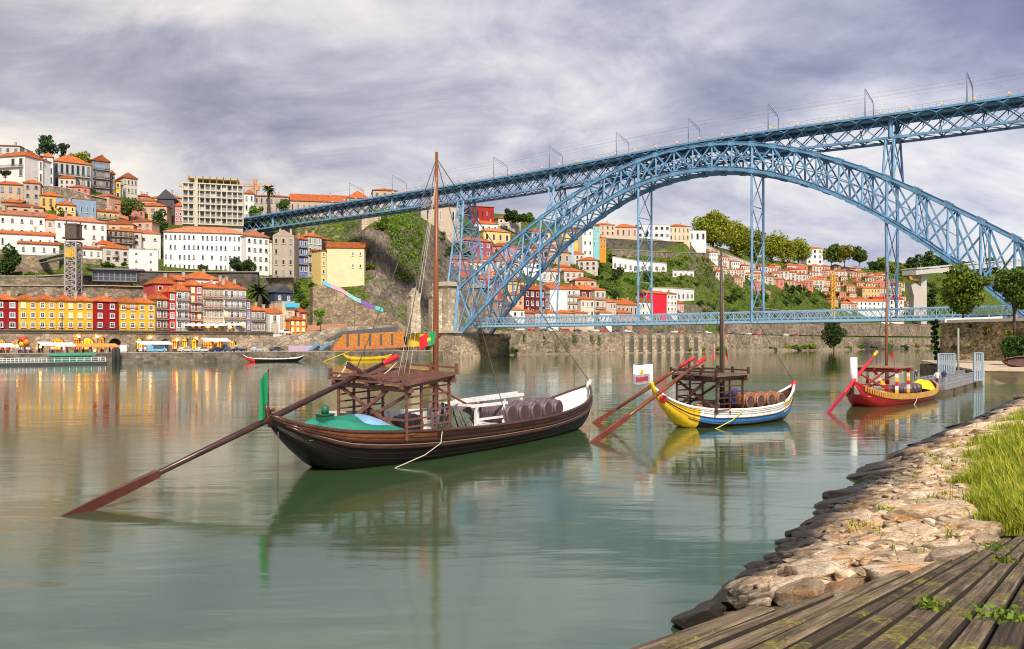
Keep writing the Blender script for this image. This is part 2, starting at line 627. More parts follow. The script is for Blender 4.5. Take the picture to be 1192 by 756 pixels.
# ================================================================ WATER
def water_mat():
    m, t, b = new_mat("river_water")
    g = N(t, "ShaderNodeNewGeometry")
    mp = N(t, "ShaderNodeMapping"); mp.inputs["Scale"].default_value = (0.35, 1.0, 1.0)
    mp.inputs["Rotation"].default_value = (0, 0, math.radians(-12))
    t.links.new(g.outputs["Position"], mp.inputs[0])
    n1 = noise(t, mp.outputs[0], 0.9, 3.0, 0.5, 0.3)
    n2 = noise(t, mp.outputs[0], 0.16, 3.0, 0.55, 0.8)
    n3 = noise(t, mp.outputs[0], 0.035, 3.0, 0.5, 0.5)
    h = math_n(t, "ADD", math_n(t, "MULTIPLY", n1, 0.35), math_n(t, "MULTIPLY", n2, 1.0))
    bp = bump(t, b, h, 0.21, 0.20)
    # wind lanes: rougher and calmer stretches
    rr = ramp(t, [(0.38, 0.05), (0.62, 0.15)])
    t.links.new(n3, rr.inputs[0])
    # calm water in the lee of the far bank, wind-ruffled water on the near side
    sy = N(t, "ShaderNodeSeparateXYZ"); t.links.new(g.outputs["Position"], sy.inputs[0])
    lee = N(t, "ShaderNodeMapRange", interpolation_type="SMOOTHSTEP")
    lee.inputs[1].default_value = 120; lee.inputs[2].default_value = 165; lee.inputs[3].default_value = 1.0; lee.inputs[4].default_value = 0.25
    t.links.new(math_n(t, "MULTIPLY_ADD", n3, 60, math_n(t, "ADD", sy.outputs[1], -30)), lee.inputs[0])
    t.links.new(math_n(t, "MULTIPLY", rr.outputs[0], lee.outputs[0]), b.inputs["Roughness"])
    c = ramp(t, [(0.35, (0.032, 0.064, 0.022)), (0.65, (0.046, 0.084, 0.036))])
    t.links.new(n2, c.inputs[0])
    t.links.new(c.outputs[0], b.inputs["Base Color"])
    b.inputs["IOR"].default_value = 2.7
    b.inputs["Specular Tint"].default_value = (0.92, 1.0, 0.96, 1)
    return m

mb = MB()
mb.add([(-3000, -60, 0), (3000, -60, 0), (3000, 6000, 0), (-3000, 6000, 0)], [(0, 1, 2, 3)])
struct("river_water", mb, water_mat())
mb = MB()
mb.add([(-4500, -300, -3), (4500, -300, -3), (4500, 8000, -3), (-4500, 8000, -3)], [(0, 1, 2, 3)])
struct("river_bed", mb, paint("river_mud", (0.08, 0.07, 0.045), 0.9))

# ================================================================ HILLSIDE
K = 970.0 / 887.0
TER = {
 -80: [(196,386),(205,384),(209,347),(228,322),(245,304),(262,270),(285,240),(298,214),(330,196),(360,190),(420,188)],
   0: [(200,386),(209,384),(213,347),(232,324),(250,318),(254,293),(278,264),(292,240),(312,213),(350,205),(420,200)],
  60: [(206,386),(217,384),(221,347),(238,324),(254,318),(260,293),(284,257),(298,241),(318,217),(350,208),(425,204)],
 100: [(212,386),(222,384),(226,347),(243,326),(258,317),(272,298),(292,262),(306,247),(326,224),(350,214),(430,210)],
 150: [(218,386),(230,384),(235,347),(252,330),(262,318),(275,310),(295,285),(312,262),(332,240),(360,230),(430,228)],
 200: [(226,386),(240,384),(247,348),(262,326),(272,318),(282,314),(312,300),(330,266),(352,256),(380,246),(430,243)],
 250: [(236,386),(250,384),(257,348),(268,328),(280,318),(292,314),(325,300),(340,268),(352,260),(385,250),(440,247)],
 300: [(246,388),(258,386),(266,355),(278,330),(290,322),(304,312),(335,285),(350,258),(372,250),(400,246),(440,244)],
 350: [(256,390),(268,387),(280,356),(296,335),(312,320),(322,314),(345,280),(360,262),(385,250),(410,247),(450,244)],
 400: [(266,390),(282,387),(294,345),(304,334),(314,316),(322,290),(338,276),(352,258),(385,250),(410,246),(450,242)],
 440: [(275,390),(291,387),(302,350),(309,320),(316,290),(323,262),(335,252),(352,246),(385,242),(410,240),(450,238)],
 480: [(284,390),(299,388),(310,355),(317,322),(324,292),(331,266),(342,256),(356,250),(385,246),(410,243),(450,240)],
 525: [(296,392),(312,389),(324,365),(336,338),(348,312),(360,290),(375,274),(390,264),(410,258),(430,252),(470,250)],
 560: [(308,393),(326,390),(342,368),(358,346),(376,322),(396,297),(420,278),(446,264),(474,254),(500,250),(560,248)],
 600: [(326,393),(342,390),(360,368),(382,346),(404,322),(430,297),(455,280),(480,266),(510,256),(540,252),(600,250)],
 650: [(342,393),(360,390),(384,366),(410,344),(430,325),(452,308),(476,292),(500,278),(522,268),(560,263),(640,261)],
 700: [(358,393),(376,390),(396,368),(420,349),(446,333),(470,318),(490,303),(510,291),(530,281),(560,277),(640,274)],
 750: [(384,393),(402,390),(422,368),(446,351),(466,338),(486,323),(506,307),(522,296),(542,281),(572,277),(650,275)],
 800: [(412,393),(430,390),(452,370),(476,355),(496,343),(516,328),(536,313),(552,300),(570,284),(592,280),(670,278)],
 850: [(450,394),(470,391),(500,373),(530,358),(556,346),(580,333),(600,320),(620,308),(640,299),(662,293),(740,291)],
 900: [(500,395),(520,392),(550,378),(580,367),(610,355),(640,343),(670,331),(700,319),(720,311),(742,305),(820,303)],
 970: [(600,396),(620,393),(650,383),(680,373),(710,363),(740,353),(770,341),(800,329),(830,318),(852,312),(930,310)],
1040: [(700,396),(720,393),(750,385),(780,375),(810,365),(840,353),(870,341),(900,331),(930,322),(952,317),(1030,315)],
1100: [(760,396),(780,393),(810,385),(840,375),(870,368),(900,361),(930,353),(960,345),(990,338),(1010,332),(1100,318)],
1200: [(820,396),(840,393),(860,388),(890,382),(920,376),(950,370),(980,362),(1010,352),(1040,342),(1080,330),(1160,315)],
1420: [(900,396),(920,393),(950,388),(980,382),(1010,376),(1040,370),(1070,362),(1100,352),(1140,345),(1200,335),(1300,325)],
}
TX = np.array(sorted(TER))
def _road_foot():
    wl = [(586, 413.6), (640, 412.6), (719, 411.6), (780, 410.6), (860, 409.4), (953, 408), (1091, 406), (1200, 405.4)]
    for x in TER:
        if 590 <= x <= 1140:
            Yb = F * EYE / (float(np.interp(x, [q[0] for q in wl], [q[1] for q in wl])) - HY)
            zt = EYE + (HY - float(np.interp(x, [575, 640, 720, 830, 900, 1000, 1140], [385, 386, 387, 388.5, 391, 393, 395]))) / F * Yb
            for i, (dy, dz) in enumerate(((12, -1.0), (22, -.2), (36, .3))):
                TER[x][i] = ((Yb + dy) / K, HY - (zt + dz - EYE) / (Yb + dy) * F)
_road_foot()
TY = np.array([[p[0] * K for p in TER[x]] for x in TX])
TP = np.array([[p[1] for p in TER[x]] for x in TX], float)

def ter_col(x):
    x = min(max(x, TX[0]), TX[-1])
    Ys = np.array([np.interp(x, TX, TY[:, i]) for i in range(TY.shape[1])])
    Ps = np.array([np.interp(x, TX, TP[:, i]) for i in range(TY.shape[1])])
    return Ys, Ps

def ter_depth(x, y):
    """depth of the hillside where it shows at photo pixel (x, y)"""
    Ys, Ps = ter_col(x)
    return float(np.interp(-y, -Ps, Ys))

def hill_mat():
    m, t, b = new_mat("hillside_ground")
    g = N(t, "ShaderNodeNewGeometry")
    sep = N(t, "ShaderNodeSeparateXYZ"); t.links.new(g.outputs["True Normal"], sep.inputs[0])
    v = g.outputs["Position"]
    n1 = noise(t, v, 0.13, 9.0, 0.75, 0.6)
    n2 = noise(t, v, 0.6, 6.0, 0.7)
    mp = N(t, "ShaderNodeMapping"); mp.inputs["Scale"].default_value = (1, 1, 0.35); t.links.new(v, mp.inputs[0])
    n3 = noise(t, mp.outputs[0], 0.5, 8.0, 0.72, 1.0)
    rock = ramp(t, [(0.3, (0.035, 0.028, 0.026)), (0.5, (0.14, 0.112, 0.095)), (0.7, (0.36, 0.285, 0.21))])
    t.links.new(n3, rock.inputs[0])
    green = ramp(t, [(0.3, (0.018, 0.036, 0.007)), (0.46, (0.045, 0.078, 0.011)), (0.57, (0.10, 0.14, 0.016)), (0.66, (0.20, 0.20, 0.045)), (0.76, (0.30, 0.235, 0.14))])
    t.links.new(n2, green.inputs[0])
    f = math_n(t, "ADD", math_n(t, "MULTIPLY", sep.outputs[2], 0.9), math_n(t, "MULTIPLY", n1, 0.9))
    sx = N(t, "ShaderNodeSeparateXYZ"); t.links.new(v, sx.inputs[0])
    east = N(t, "ShaderNodeMapRange", interpolation_type="SMOOTHSTEP")            # the slopes upriver are overgrown, the old town rock is bare
    east.inputs[1].default_value = 10; east.inputs[2].default_value = 70; east.inputs[3].default_value = 0.0; east.inputs[4].default_value = 0.17
    t.links.new(sx.outputs[0], east.inputs[0]); f = math_n(t, "ADD", f, east.outputs[0])
    f = math_n(t, "MULTIPLY", f, 0.8)
    k = ramp(t, [(0.83, 0.0), (0.93, 1.0)])
    t.links.new(f, k.inputs[0])
    t.links.new(mix_n(t, k.outputs[0], rock.outputs[0], green.outputs[0]), b.inputs["Base Color"])
    b.inputs["Roughness"].default_value = 0.95
    b.inputs["Specular IOR Level"].default_value = 0.1
    bump(t, b, n3, 1.0, 0.8)
    return m

def build_terrain():
    rng = np.random.default_rng(4)
    xs = np.arange(-80, 1421, 5.0)
    sub = 6
    nr = (TY.shape[1] - 1) * sub + 1
    vs, fs = [], []
    ph = rng.uniform(0, 6.28, 40)
    for x in xs:
        Ys, Ps = ter_col(x)
        tt = np.linspace(0, len(Ys) - 1, nr)
        Yd = np.interp(tt, np.arange(len(Ys)), Ys)
        Pd = np.interp(tt, np.arange(len(Ps)), Ps)
        for j in range(nr):
            p = P(x, Pd[j], Yd[j])
            if j > 2:
                a = 0.0
                for q in range(6):
                    fr = 0.045 * 1.75 ** q
                    a += math.sin(p.x * fr * 1.3 + p.z * fr * 2.1 + ph[q]) * math.sin(p.y * fr + p.z * fr * 0.7 + ph[q + 10]) / (1.4 ** q)
                amp = 2.1
                p.y += a * amp
                p.x += a * amp * 0.3
            vs.append(p)
        # deep back edge
    for i in range(len(xs) - 1):
        for j in range(nr - 1):
            a = i * nr + j
            fs.append((a, a + nr, a + nr + 1, a + 1))
    m = MB(); m.add(vs, fs, 0, False)
    # ground going on behind the crest, and the foot of the slope down under the water
    n = len(xs)
    back = [(v.x * 2.2, v.y + 900, v.z - 25) for v in [vs[i * nr + nr - 1] for i in range(n)]]
    crest = [vs[i * nr + nr - 1] for i in range(n)]
    foot = [vs[i * nr] for i in range(n)]
    low = [Vector((v.x, v.y - 1.5, -3.5)) for v in foot]
    m.add(crest + back, [(i, i + 1, n + i + 1, n + i) for i in range(n - 1)])
    m.add(low + foot, [(i, i + 1, n + i + 1, n + i) for i in range(n - 1)])
    return struct("hillside", m, hill_mat())
build_terrain()

# ================================================================ QUAY
ST_QUAY = stone("quay_stone", (0.20, 0.165, 0.125), (0.10, 0.085, 0.07), 0.75, moss=0.8)
ST_TAN = stone("tan_stone", (0.34, 0.255, 0.17), (0.20, 0.15, 0.11), 0.9, moss=0.35)
ST_PALE = stone("pale_stone", (0.46, 0.37, 0.27), (0.30, 0.24, 0.18), 0.7, moss=0.25)
ST_DARK = stone("dark_stone", (0.13, 0.11, 0.095), (0.06, 0.05, 0.045), 0.6, moss=0.7)
COBBLE = stone("cobble", (0.30, 0.26, 0.22), (0.22, 0.19, 0.16), 2.2)
ZQ = 2.55

def q_pt(s, inland, z):
    p = QO + QD * s + QN * inland
    return (p[0], p[1], z)

mb = MB()
s_end = float(np.dot(on_line(516, QO, QD) - QO, QD))
mb.prism([q_pt(-130, 0, -3), q_pt(s_end, 0, -3), q_pt(s_end, 0, ZQ), q_pt(-130, 0, ZQ)], tuple(np.append(QN * 40, 0)))
struct("quay", mb, ST_QUAY)
mb = MB()                                             # paved promenade, its kerb a real step at the edge
mb.add([q_pt(-130, 0.9, ZQ + .004), q_pt(s_end, 0.9, ZQ + .004), q_pt(s_end, 39.5, ZQ + .004), q_pt(-130, 39.5, ZQ + .004)], [(0, 1, 2, 3)])
struct("promenade", mb, COBBLE)
mb = MB()
mb.prism([q_pt(-130, -0.06, ZQ - .02), q_pt(s_end, -0.06, ZQ - .02), q_pt(s_end, -0.06, ZQ + .16), q_pt(-130, -0.06, ZQ + .16)], tuple(np.append(QN * 0.8, 0)))
struct("quay_kerb", mb, paint("granite_kerb", (0.40, 0.35, 0.28), 0.8, 0.3))

# embankment road wall east of the bridge pier, all the way up the far bank
def far_bank():
    m = MB(); fs = []
    rowx = list(range(575, 1141, 5))
    wl = [(586, 413.6), (640, 412.6), (719, 411.6), (780, 410.6), (860, 409.4), (953, 408), (1091, 406), (1200, 405.4)]
    def wy(x): return float(np.interp(x, [q[0] for q in wl], [q[1] for q in wl]))
    pts = []
    for x in rowx:
        b = G(x, wy(x), 0)
        ytop = float(np.interp(x, [575, 640, 720, 830, 900, 1000, 1140], [385, 386, 387, 388.5, 391, 393, 395]))
        t = P(x, ytop, b.y)
        pts.append((b, t))
    n = len(pts)
    vs = [Vector((b.x, b.y, -3)) for b, t in pts] + [t for b, t in pts] + [Vector((t.x * 1.03, t.y + 26, t.z)) for b, t in pts]
    fs = [(i, i + 1, n + i + 1, n + i) for i in range(n - 1)] + [(n + i, n + i + 1, 2 * n + i + 1, 2 * n + i) for i in range(n - 1)]
    m.add(vs, fs)
    struct("embankment", m, stone("embankment_stone", (0.33, 0.255, 0.18), (0.20, 0.15, 0.11), 0.55, moss=0.4))
    # rocky shelf at its foot
    rng = np.random.default_rng(8)
    m2 = MB(); vs = []
    for i, x in enumerate(rowx):
        b, t = pts[i]
        for k, (o, z) in enumerate(((4.0, -0.6), (2.6, 0.5), (1.2, 0.9), (-0.6, 0.8))):
            vs.append(Vector((b.x, b.y - o - (2.5 if x > 835 else 0) + rng.uniform(-.7, .7), max(-1, z * rng.uniform(0.3, 1.5) * (1.5 if x > 835 else 0.7)))))
    m2.add(vs, [(i * 4 + j, i * 4 + 4 + j, i * 4 + 5 + j, i * 4 + 1 + j) for i in range(n - 1) for j in range(3)])
    struct("rocky_shelf", m2, paint("shelf_rock", (0.22, 0.17, 0.12), 0.9, 0.6, 0.4))
    return wy
far_wy = far_bank()

# ================================================================ THE IRON BRIDGE
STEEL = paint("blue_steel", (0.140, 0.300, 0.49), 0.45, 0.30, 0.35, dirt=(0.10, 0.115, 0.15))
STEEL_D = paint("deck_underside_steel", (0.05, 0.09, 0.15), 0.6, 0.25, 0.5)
BO = np.array([-17.479, 292.317]); BD = np.array([0.7867, -0.6174]); BN = np.array([-0.6174, -0.7867])
BR = thing("iron_arch_bridge", "blue riveted iron arch bridge with two decks crossing the whole river", "bridge", (0, 0, 0))

def B(s, wv, z):
    p = BO + BD * s + BN * (wv - 4.0)
    return Vector((p[0], p[1], z))

def deck_z(s): return 61.0 + 1.4 * math.exp(-((s - 92) / 48.0) ** 2)
def arch_top(s):
    u = (s - 87.5) / 86; return 61.3 - 44.1 * u * u + 7.5 * u ** 4
def arch_bot(s):
    u = (s - 87.5) / 86; return 54.4 - 52.5 * u * u + 5 * u ** 4
def arch_hw(z): return 4.0 + max(0.0, (53 - z)) / 44 * 4.0

SUSP = [34.7, 70.2, 105.4, 140.2]
nodes = [0.6]
for a, b_, k in ((0.6, 34.7, 5), (34.7, 70.2, 6), (70.2, 105.4, 6), (105.4, 140.2, 6), (140.2, 174.4, 5)):
    nodes += [a + (b_ - a) * (i + 1) / k for i in range(k)]

def AT(s, side): z = arch_top(s); return B(s, side * arch_hw(z), z)
def AB(s, side): z = arch_bot(s); return B(s, side * arch_hw(z), z)
def AM(s, side): return (AT(s, side) + AB(s, side)) / 2

for side in (1, -1):
    rib = MB()
    for i in range(len(nodes) - 1):                  # twin-web box chords, drawn in short straight lengths
        a, b_ = nodes[i], nodes[i + 1]
        rib.bar(AT(a, side), AT(b_, side), 0.75, 0.85)
        rib.bar(AB(a, side), AB(b_, side), 0.85, 0.95)
        rib.bar(AB(a, side) + Vector((0, 0, .62)), AB(b_, side) + Vector((0, 0, .62)), 1.15, 0.12)
        rib.bar(AT(a, side) + Vector((0, 0, .48)), AT(b_, side) + Vector((0, 0, .48)), 1.05, 0.10)
    o = obj("arch_rib", rib, STEEL, BR)
    web = MB()
    for i, s in enumerate(nodes):
        web.bar(AB(s, side), AT(s, side), 0.42 if s not in SUSP else 0.6)
        for q in (AT, AB):                            # gusset plates
            web.bar(q(max(s - .9, .6), side), q(min(s + .9, 174.4), side), 0.95, 1.35)
        if i < len(nodes) - 1:
            b_ = nodes[i + 1]
            web.bar(AB(s, side), AT(b_, side), 0.40, 0.40)
            web.bar(AT(s, side), AB(b_, side), 0.40, 0.40)
            if 3 <= i <= len(nodes) - 5:
                web.bar(AM(s, side), AM(b_, side), 0.22, 0.22)
    web.bar(B(0.2, side * 8.3, 7.0), B(0.6, side * arch_hw(24.6), 25.2), 1.1, 1.0)
    obj("rib_lattice", web, STEEL, o)
br = MB()
for i, s in enumerate(nodes):
    br.bar(AT(s, 1), AT(s, -1), 0.3); br.bar(AB(s, 1), AB(s, -1), 0.35)
    if i % 2 == 0:
        br.bar(AT(s, 1), AB(s, -1), 0.22); br.bar(AT(s, -1), AB(s, 1), 0.22)
    if i < len(nodes) - 1:
        b_ = nodes[i + 1]
        br.bar(AT(s, 1), AT(b_, -1), 0.22); br.bar(AT(s, -1), AT(b_, 1), 0.22)
        br.bar(AB(s, 1), AB(b_, -1), 0.26); br.bar(AB(s, -1), AB(b_, 1), 0.26)
obj("wind_bracing", br, STEEL, BR)

# ---- upper deck
S0, S1, PN = -134.0, 238.0, 4.6
NP = int((S1 - S0) / PN)
dk = MB()
for i in range(NP):
    a, b_ = S0 + i * PN, S0 + (i + 1) * PN
    za, zb = deck_z(a), deck_z(b_)
    dk.prism([B(a, 4.6, za - .30), B(a, -4.6, za - .30), B(a, -4.6, za + .02), B(a, 4.6, za + .02)], B(b_, 4.6, zb - .3) - B(a, 4.6, za - .3))
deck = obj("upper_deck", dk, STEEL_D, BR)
fa = MB()
for i in range(NP):
    a, b_ = S0 + i * PN, S0 + (i + 1) * PN
    for side in (1, -1):
        fa.bar(B(a, side * 4.68, deck_z(a) - .16), B(b_, side * 4.68, deck_z(b_) - .16), 0.14, 0.55)
        # scalloped bracket arcs under the walkway
        prev = None
        for k in range(7):
            u = k / 6
            s = a + (b_ - a) * u
            p = B(s, side * 4.55, deck_z(s) - .42 - 0.75 * (abs(2 * u - 1) ** 2.2))
            if prev is not None: fa.bar(prev, p, 0.12, 0.18)
            prev = p
        fa.bar(B(a, side * 4.5, deck_z(a) - 1.0), B(a, side * 3.1, deck_z(a) - 2.2), 0.16, 0.3)
obj("deck_fascia", fa, STEEL, deck)
for side in (1, -1):
    gr = MB()
    for i in range(NP):
        a, b_ = S0 + i * PN, S0 + (i + 1) * PN
        za, zb = deck_z(a), deck_z(b_)
        gr.bar(B(a, side * 3.1, za - 5.6), B(b_, side * 3.1, zb - 5.6), 0.55, 0.6)
        gr.bar(B(a, side * 3.1, za - .75), B(b_, side * 3.1, zb - .75), 0.45, 0.7)
        gr.bar(B(a, side * 3.1, za - 5.3), B(b_, side * 3.1, zb - 1.1), 0.24, 0.24)
        gr.bar(B(a, side * 3.1, za - 1.1), B(b_, side * 3.1, zb - 5.3), 0.24, 0.24)
    for s in [-110, -72, -36, -1, 37.5, 71, 105, 140.6, 176, 212]:
        z = deck_z(s)
        gr.bar(B(s, side * 3.12, z - 5.6), B(s, side * 3.12, z - .6), 0.9, 0.9)
    obj("deck_girder", gr, STEEL, BR)
lb = MB()
for i in range(NP):
    a, b_ = S0 + i * PN, S0 + (i + 1) * PN
    za = deck_z(a)
    lb.bar(B(a, 3.1, za - 5.6), B(a, -3.1, za - 5.6), 0.22)
    lb.bar(B(a, 3.1, za - 5.6), B(b_, -3.1, deck_z(b_) - 5.6), 0.16)
    if i % 2 == 0:
        lb.bar(B(a, 3.1, za - 5.6), B(a, -3.1, za - .6), 0.16); lb.bar(B(a, -3.1, za - 5.6), B(a, 3.1, za - .6), 0.16)
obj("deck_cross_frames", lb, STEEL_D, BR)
RAILC = paint("railing_steel", (0.26, 0.30, 0.37), 0.5, 0.1)
for side in (1, -1):
    rl = MB()
    for i in range(NP):
        a, b_ = S0 + i * PN, S0 + (i + 1) * PN
        za, zb = deck_z(a), deck_z(b_)
        for h in (0.35, 0.75, 1.2):
            rl.bar(B(a, side * 4.55, za + h), B(b_, side * 4.55, zb + h), 0.05, 0.06)
        for k in range(3):
            s = a + PN * k / 3
            rl.bar(B(s, side * 4.55, deck_z(s) + .02), B(s, side * 4.55, deck_z(s) + 1.2), 0.06)
    obj("deck_railing", rl, RAILC, deck)

# ---- lower deck
lo = MB()
lo.prism([B(1.5, 4.0, 11.0), B(1.5, -4.0, 11.0), B(1.5, -4.0, 11.45), B(1.5, 4.0, 11.45)], B(171.5, 4, 11) - B(1.5, 4, 11))
for i in range(35):
    s = 1.5 + 5 * i
    if s < 171: lo.bar(B(s, 3.9, 10.8), B(s, -3.9, 10.8), 0.3, 0.4)
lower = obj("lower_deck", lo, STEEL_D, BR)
for side in (1, -1):
    lg = MB()
    lg.bar(B(1.5, side * 4.1, 10.85), B(171.5, side * 4.1, 10.85), 0.45, 0.7)
    lg.bar(B(1.5, side * 4.1, 11.75), B(171.5, side * 4.1, 11.75), 0.12, 0.14)
    lg.bar(B(1.5, side * 4.1, 13.6), B(171.5, side * 4.1, 13.6), 0.30, 0.28)
    q = 1.7
    for i in range(100):
        a = 1.5 + q * i
        lg.bar(B(a, side * 4.1, 11.2), B(a + q, side * 4.1, 13.5), 0.11)
        lg.bar(B(a, side * 4.1, 13.5), B(a + q, side * 4.1, 11.2), 0.11)
        if i % 2 == 0: lg.bar(B(a, side * 4.1, 11.2), B(a, side * 4.1, 13.5), 0.12)
    obj("lattice_parapet", lg, paint("pale_blue_steel", (0.27, 0.43, 0.57), 0.45, 0.12), lower)

# ---- suspended trestles under the arch and the columns above it
for s in SUSP:
    tr = MB()
    zt = arch_bot(s)
    f0 = {1: B(s, 4.15, 10.9), -1: B(s, -4.15, 10.9)}
    hwt = arch_hw(zt)
    f1 = {1: B(s, hwt, zt), -1: B(s, -hwt, zt)}
    for side in (1, -1):
        tr.bar(f0[side], f1[side], 0.55, 0.55)
    nx = max(2, int((zt - 13.6) / 8.5))
    A_ = lambda side, u: f0[side] + (f1[side] - f0[side]) * u
    u0 = 2.9 / (zt - 10.9)
    for k in range(nx):
        a, b_ = u0 + (1 - u0) * k / nx, u0 + (1 - u0) * (k + 1) / nx
        tr.bar(A_(1, a), A_(-1, b_), 0.2); tr.bar(A_(-1, a), A_(1, b_), 0.2)
        if k: tr.bar(A_(1, a), A_(-1, a), 0.22)
    obj("hanging_trestle", tr, STEEL, BR)
for s in (37.8, 140.4):
    c_ = MB()
    z0, z1 = arch_top(s), deck_z(s) - 5.6
    for ds in (-1.0, 1.0):
        for side in (1, -1):
            c_.bar(B(s + ds * 1.3, side * arch_hw(z0), z0 - .3), B(s + ds, side * 3.1, z1), 0.42)
        c_.bar(B(s + ds, 3.1, z1 - .3), B(s + ds, -3.1, z1 - .3), 0.3)
        zm = (z0 + z1) / 2
        c_.bar(B(s + ds * 1.3, arch_hw(z0), z0), B(s + ds, -3.1, z1), 0.22); c_.bar(B(s + ds * 1.3, -arch_hw(z0), z0), B(s + ds, 3.1, z1), 0.22)
    for side in (1, -1):
        c_.bar(B(s - 1.3, side * arch_hw(z0), z0), B(s + 1, side * 3.1, z1), 0.18); c_.bar(B(s + 1.3, side * arch_hw(z0), z0), B(s - 1, side * 3.1, z1), 0.18)
    obj("spandrel_column", c_, STEEL, BR)

def iron_tower(sc_, z0, z1, hs0, hs1, hw0, hw1, n):
    t_ = MB()
    def C(i, j, u): return B(sc_ + i * (hs0 + (hs1 - hs0) * u), j * (hw0 + (hw1 - hw0) * u), z0 + (z1 - z0) * u)
    for i in (-1, 1):
        for j in (-1, 1):
            t_.bar(C(i, j, 0), C(i, j, 1), 0.55)
    for k in range(n):
        a, b_ = k / n, (k + 1) / n
        for j in (-1, 1):
            t_.bar(C(-1, j, a), C(1, j, b_), 0.2); t_.bar(C(1, j, a), C(-1, j, b_), 0.2); t_.bar(C(-1, j, b_), C(1, j, b_), 0.24)
        for i in (-1, 1):
            t_.bar(C(i, -1, a), C(i, 1, b_), 0.2); t_.bar(C(i, 1, a), C(i, -1, b_), 0.2); t_.bar(C(i, -1, b_), C(i, 1, b_), 0.24)
    return obj("iron_tower", t_, STEEL, BR)
iron_tower(-1.4, 26.2, 55.2, 2.6, 1.3, 7.0, 3.1, 6)
iron_tower(177.0, 26.2, 55.2, 2.6, 1.3, 7.0, 3.1, 6)

# ---- masonry that carries it
GRAN = stone("granite_blocks", (0.60, 0.49, 0.36), (0.46, 0.37, 0.27), 0.8, mortar=(0.25, 0.2, 0.15), moss=0.2)
def masonry_tower(label, s0, s1, w0, w1, z0, z1):
    r = thing("stone_pier", label, "pier", B((s0 + s1) / 2, (w0 + w1) / 2, z0))
    def bx(m, a0, a1, b0, b1, za, zb, k=1.0):
        ca, cb = (a0 + a1) / 2, (b0 + b1) / 2
        q = lambda a, b_, kk, z: B(ca + (a - ca) * kk, cb + (b_ - cb) * kk, z)
        lowp = [q(a0, b0, 1, za), q(a1, b0, 1, za), q(a1, b1, 1, za), q(a0, b1, 1, za)]
        up = [q(a0, b0, k, zb), q(a1, b0, k, zb), q(a1, b1, k, zb), q(a0, b1, k, zb)]
        m.add(lowp + up, [(3, 2, 1, 0), (4, 5, 6, 7), (0, 1, 5, 4), (1, 2, 6, 5), (2, 3, 7, 6), (3, 0, 4, 7)])
    m = MB(); bx(m, s0, s1, w0, w1, z0, z1 - 1.1, 0.95)
    obj("shaft", m, GRAN, r, True)
    m = MB(); bx(m, s0 - .5, s1 + .5, w0 - .5, w1 + .5, z1 - 1.08, z1); bx(m, s0 - .2, s1 + .2, w0 - .2, w1 + .2, z1 + .003, z1 + .4)
    obj("cornice", m, paint("pale_granite", (0.50, 0.42, 0.32), 0.85, 0.25), r, True)
    m = MB(); bx(m, s0 - .6, s1 + .6, w0 - .6, w1 + .6, z0 - .02, z0 + 2.4)
    obj("plinth", m, GRAN, r, True)
    # carved shield on the river face
    m = MB()
    cc = B((s0 + s1) / 2, max(w0, w1) + .02, z0 + (z1 - z0) * .62)
    for k, (rr, th) in enumerate(((1.25, .25), (.8, .42))):
        m.prism([cc + Vector((BD[0], BD[1], 0)) * rr * math.cos(a) + Vector((0, 0, rr * 1.25 * math.sin(a))) for a in [math.pi * 2 * q / 12 for q in range(12)]], tuple(np.append(BN * th, 0)))
    obj("carved_shield", m, paint("carved_granite", (0.36, 0.30, 0.23), 0.9, 0.3), r, True)
    return r
masonry_tower("tall pale granite pier with a carved shield under the iron bridge tower", -7.2, -0.6, 4.6, 10.6, 8.6, 26.0)
masonry_tower("tall granite pier half hidden inside the foot of the iron arch, behind the shield pier", -4.6, 1.2, -10.6, -4.6, 8.6, 26.0)
r = thing("stone_abutment", "broad rubble stone abutment standing in the river under the left end of the arch", "abutment", B(-4, 2, 0))
m = MB(); m.prism([B(-9.5, 13, -3), B(3.5, 13, -3), B(3.0, 12.6, 8.55), B(-9, 12.6, 8.55)], B(-9.5, -2, -3) - B(-9.5, 13, -3))
obj("masonry", m, stone("abutment_stone", (0.46, 0.35, 0.25), (0.28, 0.22, 0.16), 0.9, moss=0.35), r, True)
m = MB(); m.prism([B(-9.8, 13.2, 8.56), B(3.8, 13.2, 8.56), B(3.8, 13.2, 9.1), B(-9.8, 13.2, 9.1)], B(-9.5, -2, -3) - B(-9.5, 13, -3))
obj("coping", m, paint("abutment_coping", (0.40, 0.34, 0.27), 0.85, 0.3), r, True)
r = thing("stone_abutment", "smaller brown stone abutment with a rounded nose behind the broad rubble one", "abutment", B(3, -8, 0))
m = MB()
m.tube([B(4, -8, -3), B(4, -8, 6.4), B(4, -8, 6.41), B(4, -8, 8.3)], [6.2, 6.0, 6.5, 6.5], 20)
m.prism([B(-9, -2, -3), B(4, -2, -3), B(4, -2, 8.1), B(-9, -2, 8.1)], B(0, -14, 0) - B(0, -2, 0))
obj("masonry", m, stone("abutment_stone_brown", (0.26, 0.19, 0.13), (0.16, 0.12, 0.09), 0.8, moss=0.4), r, True)

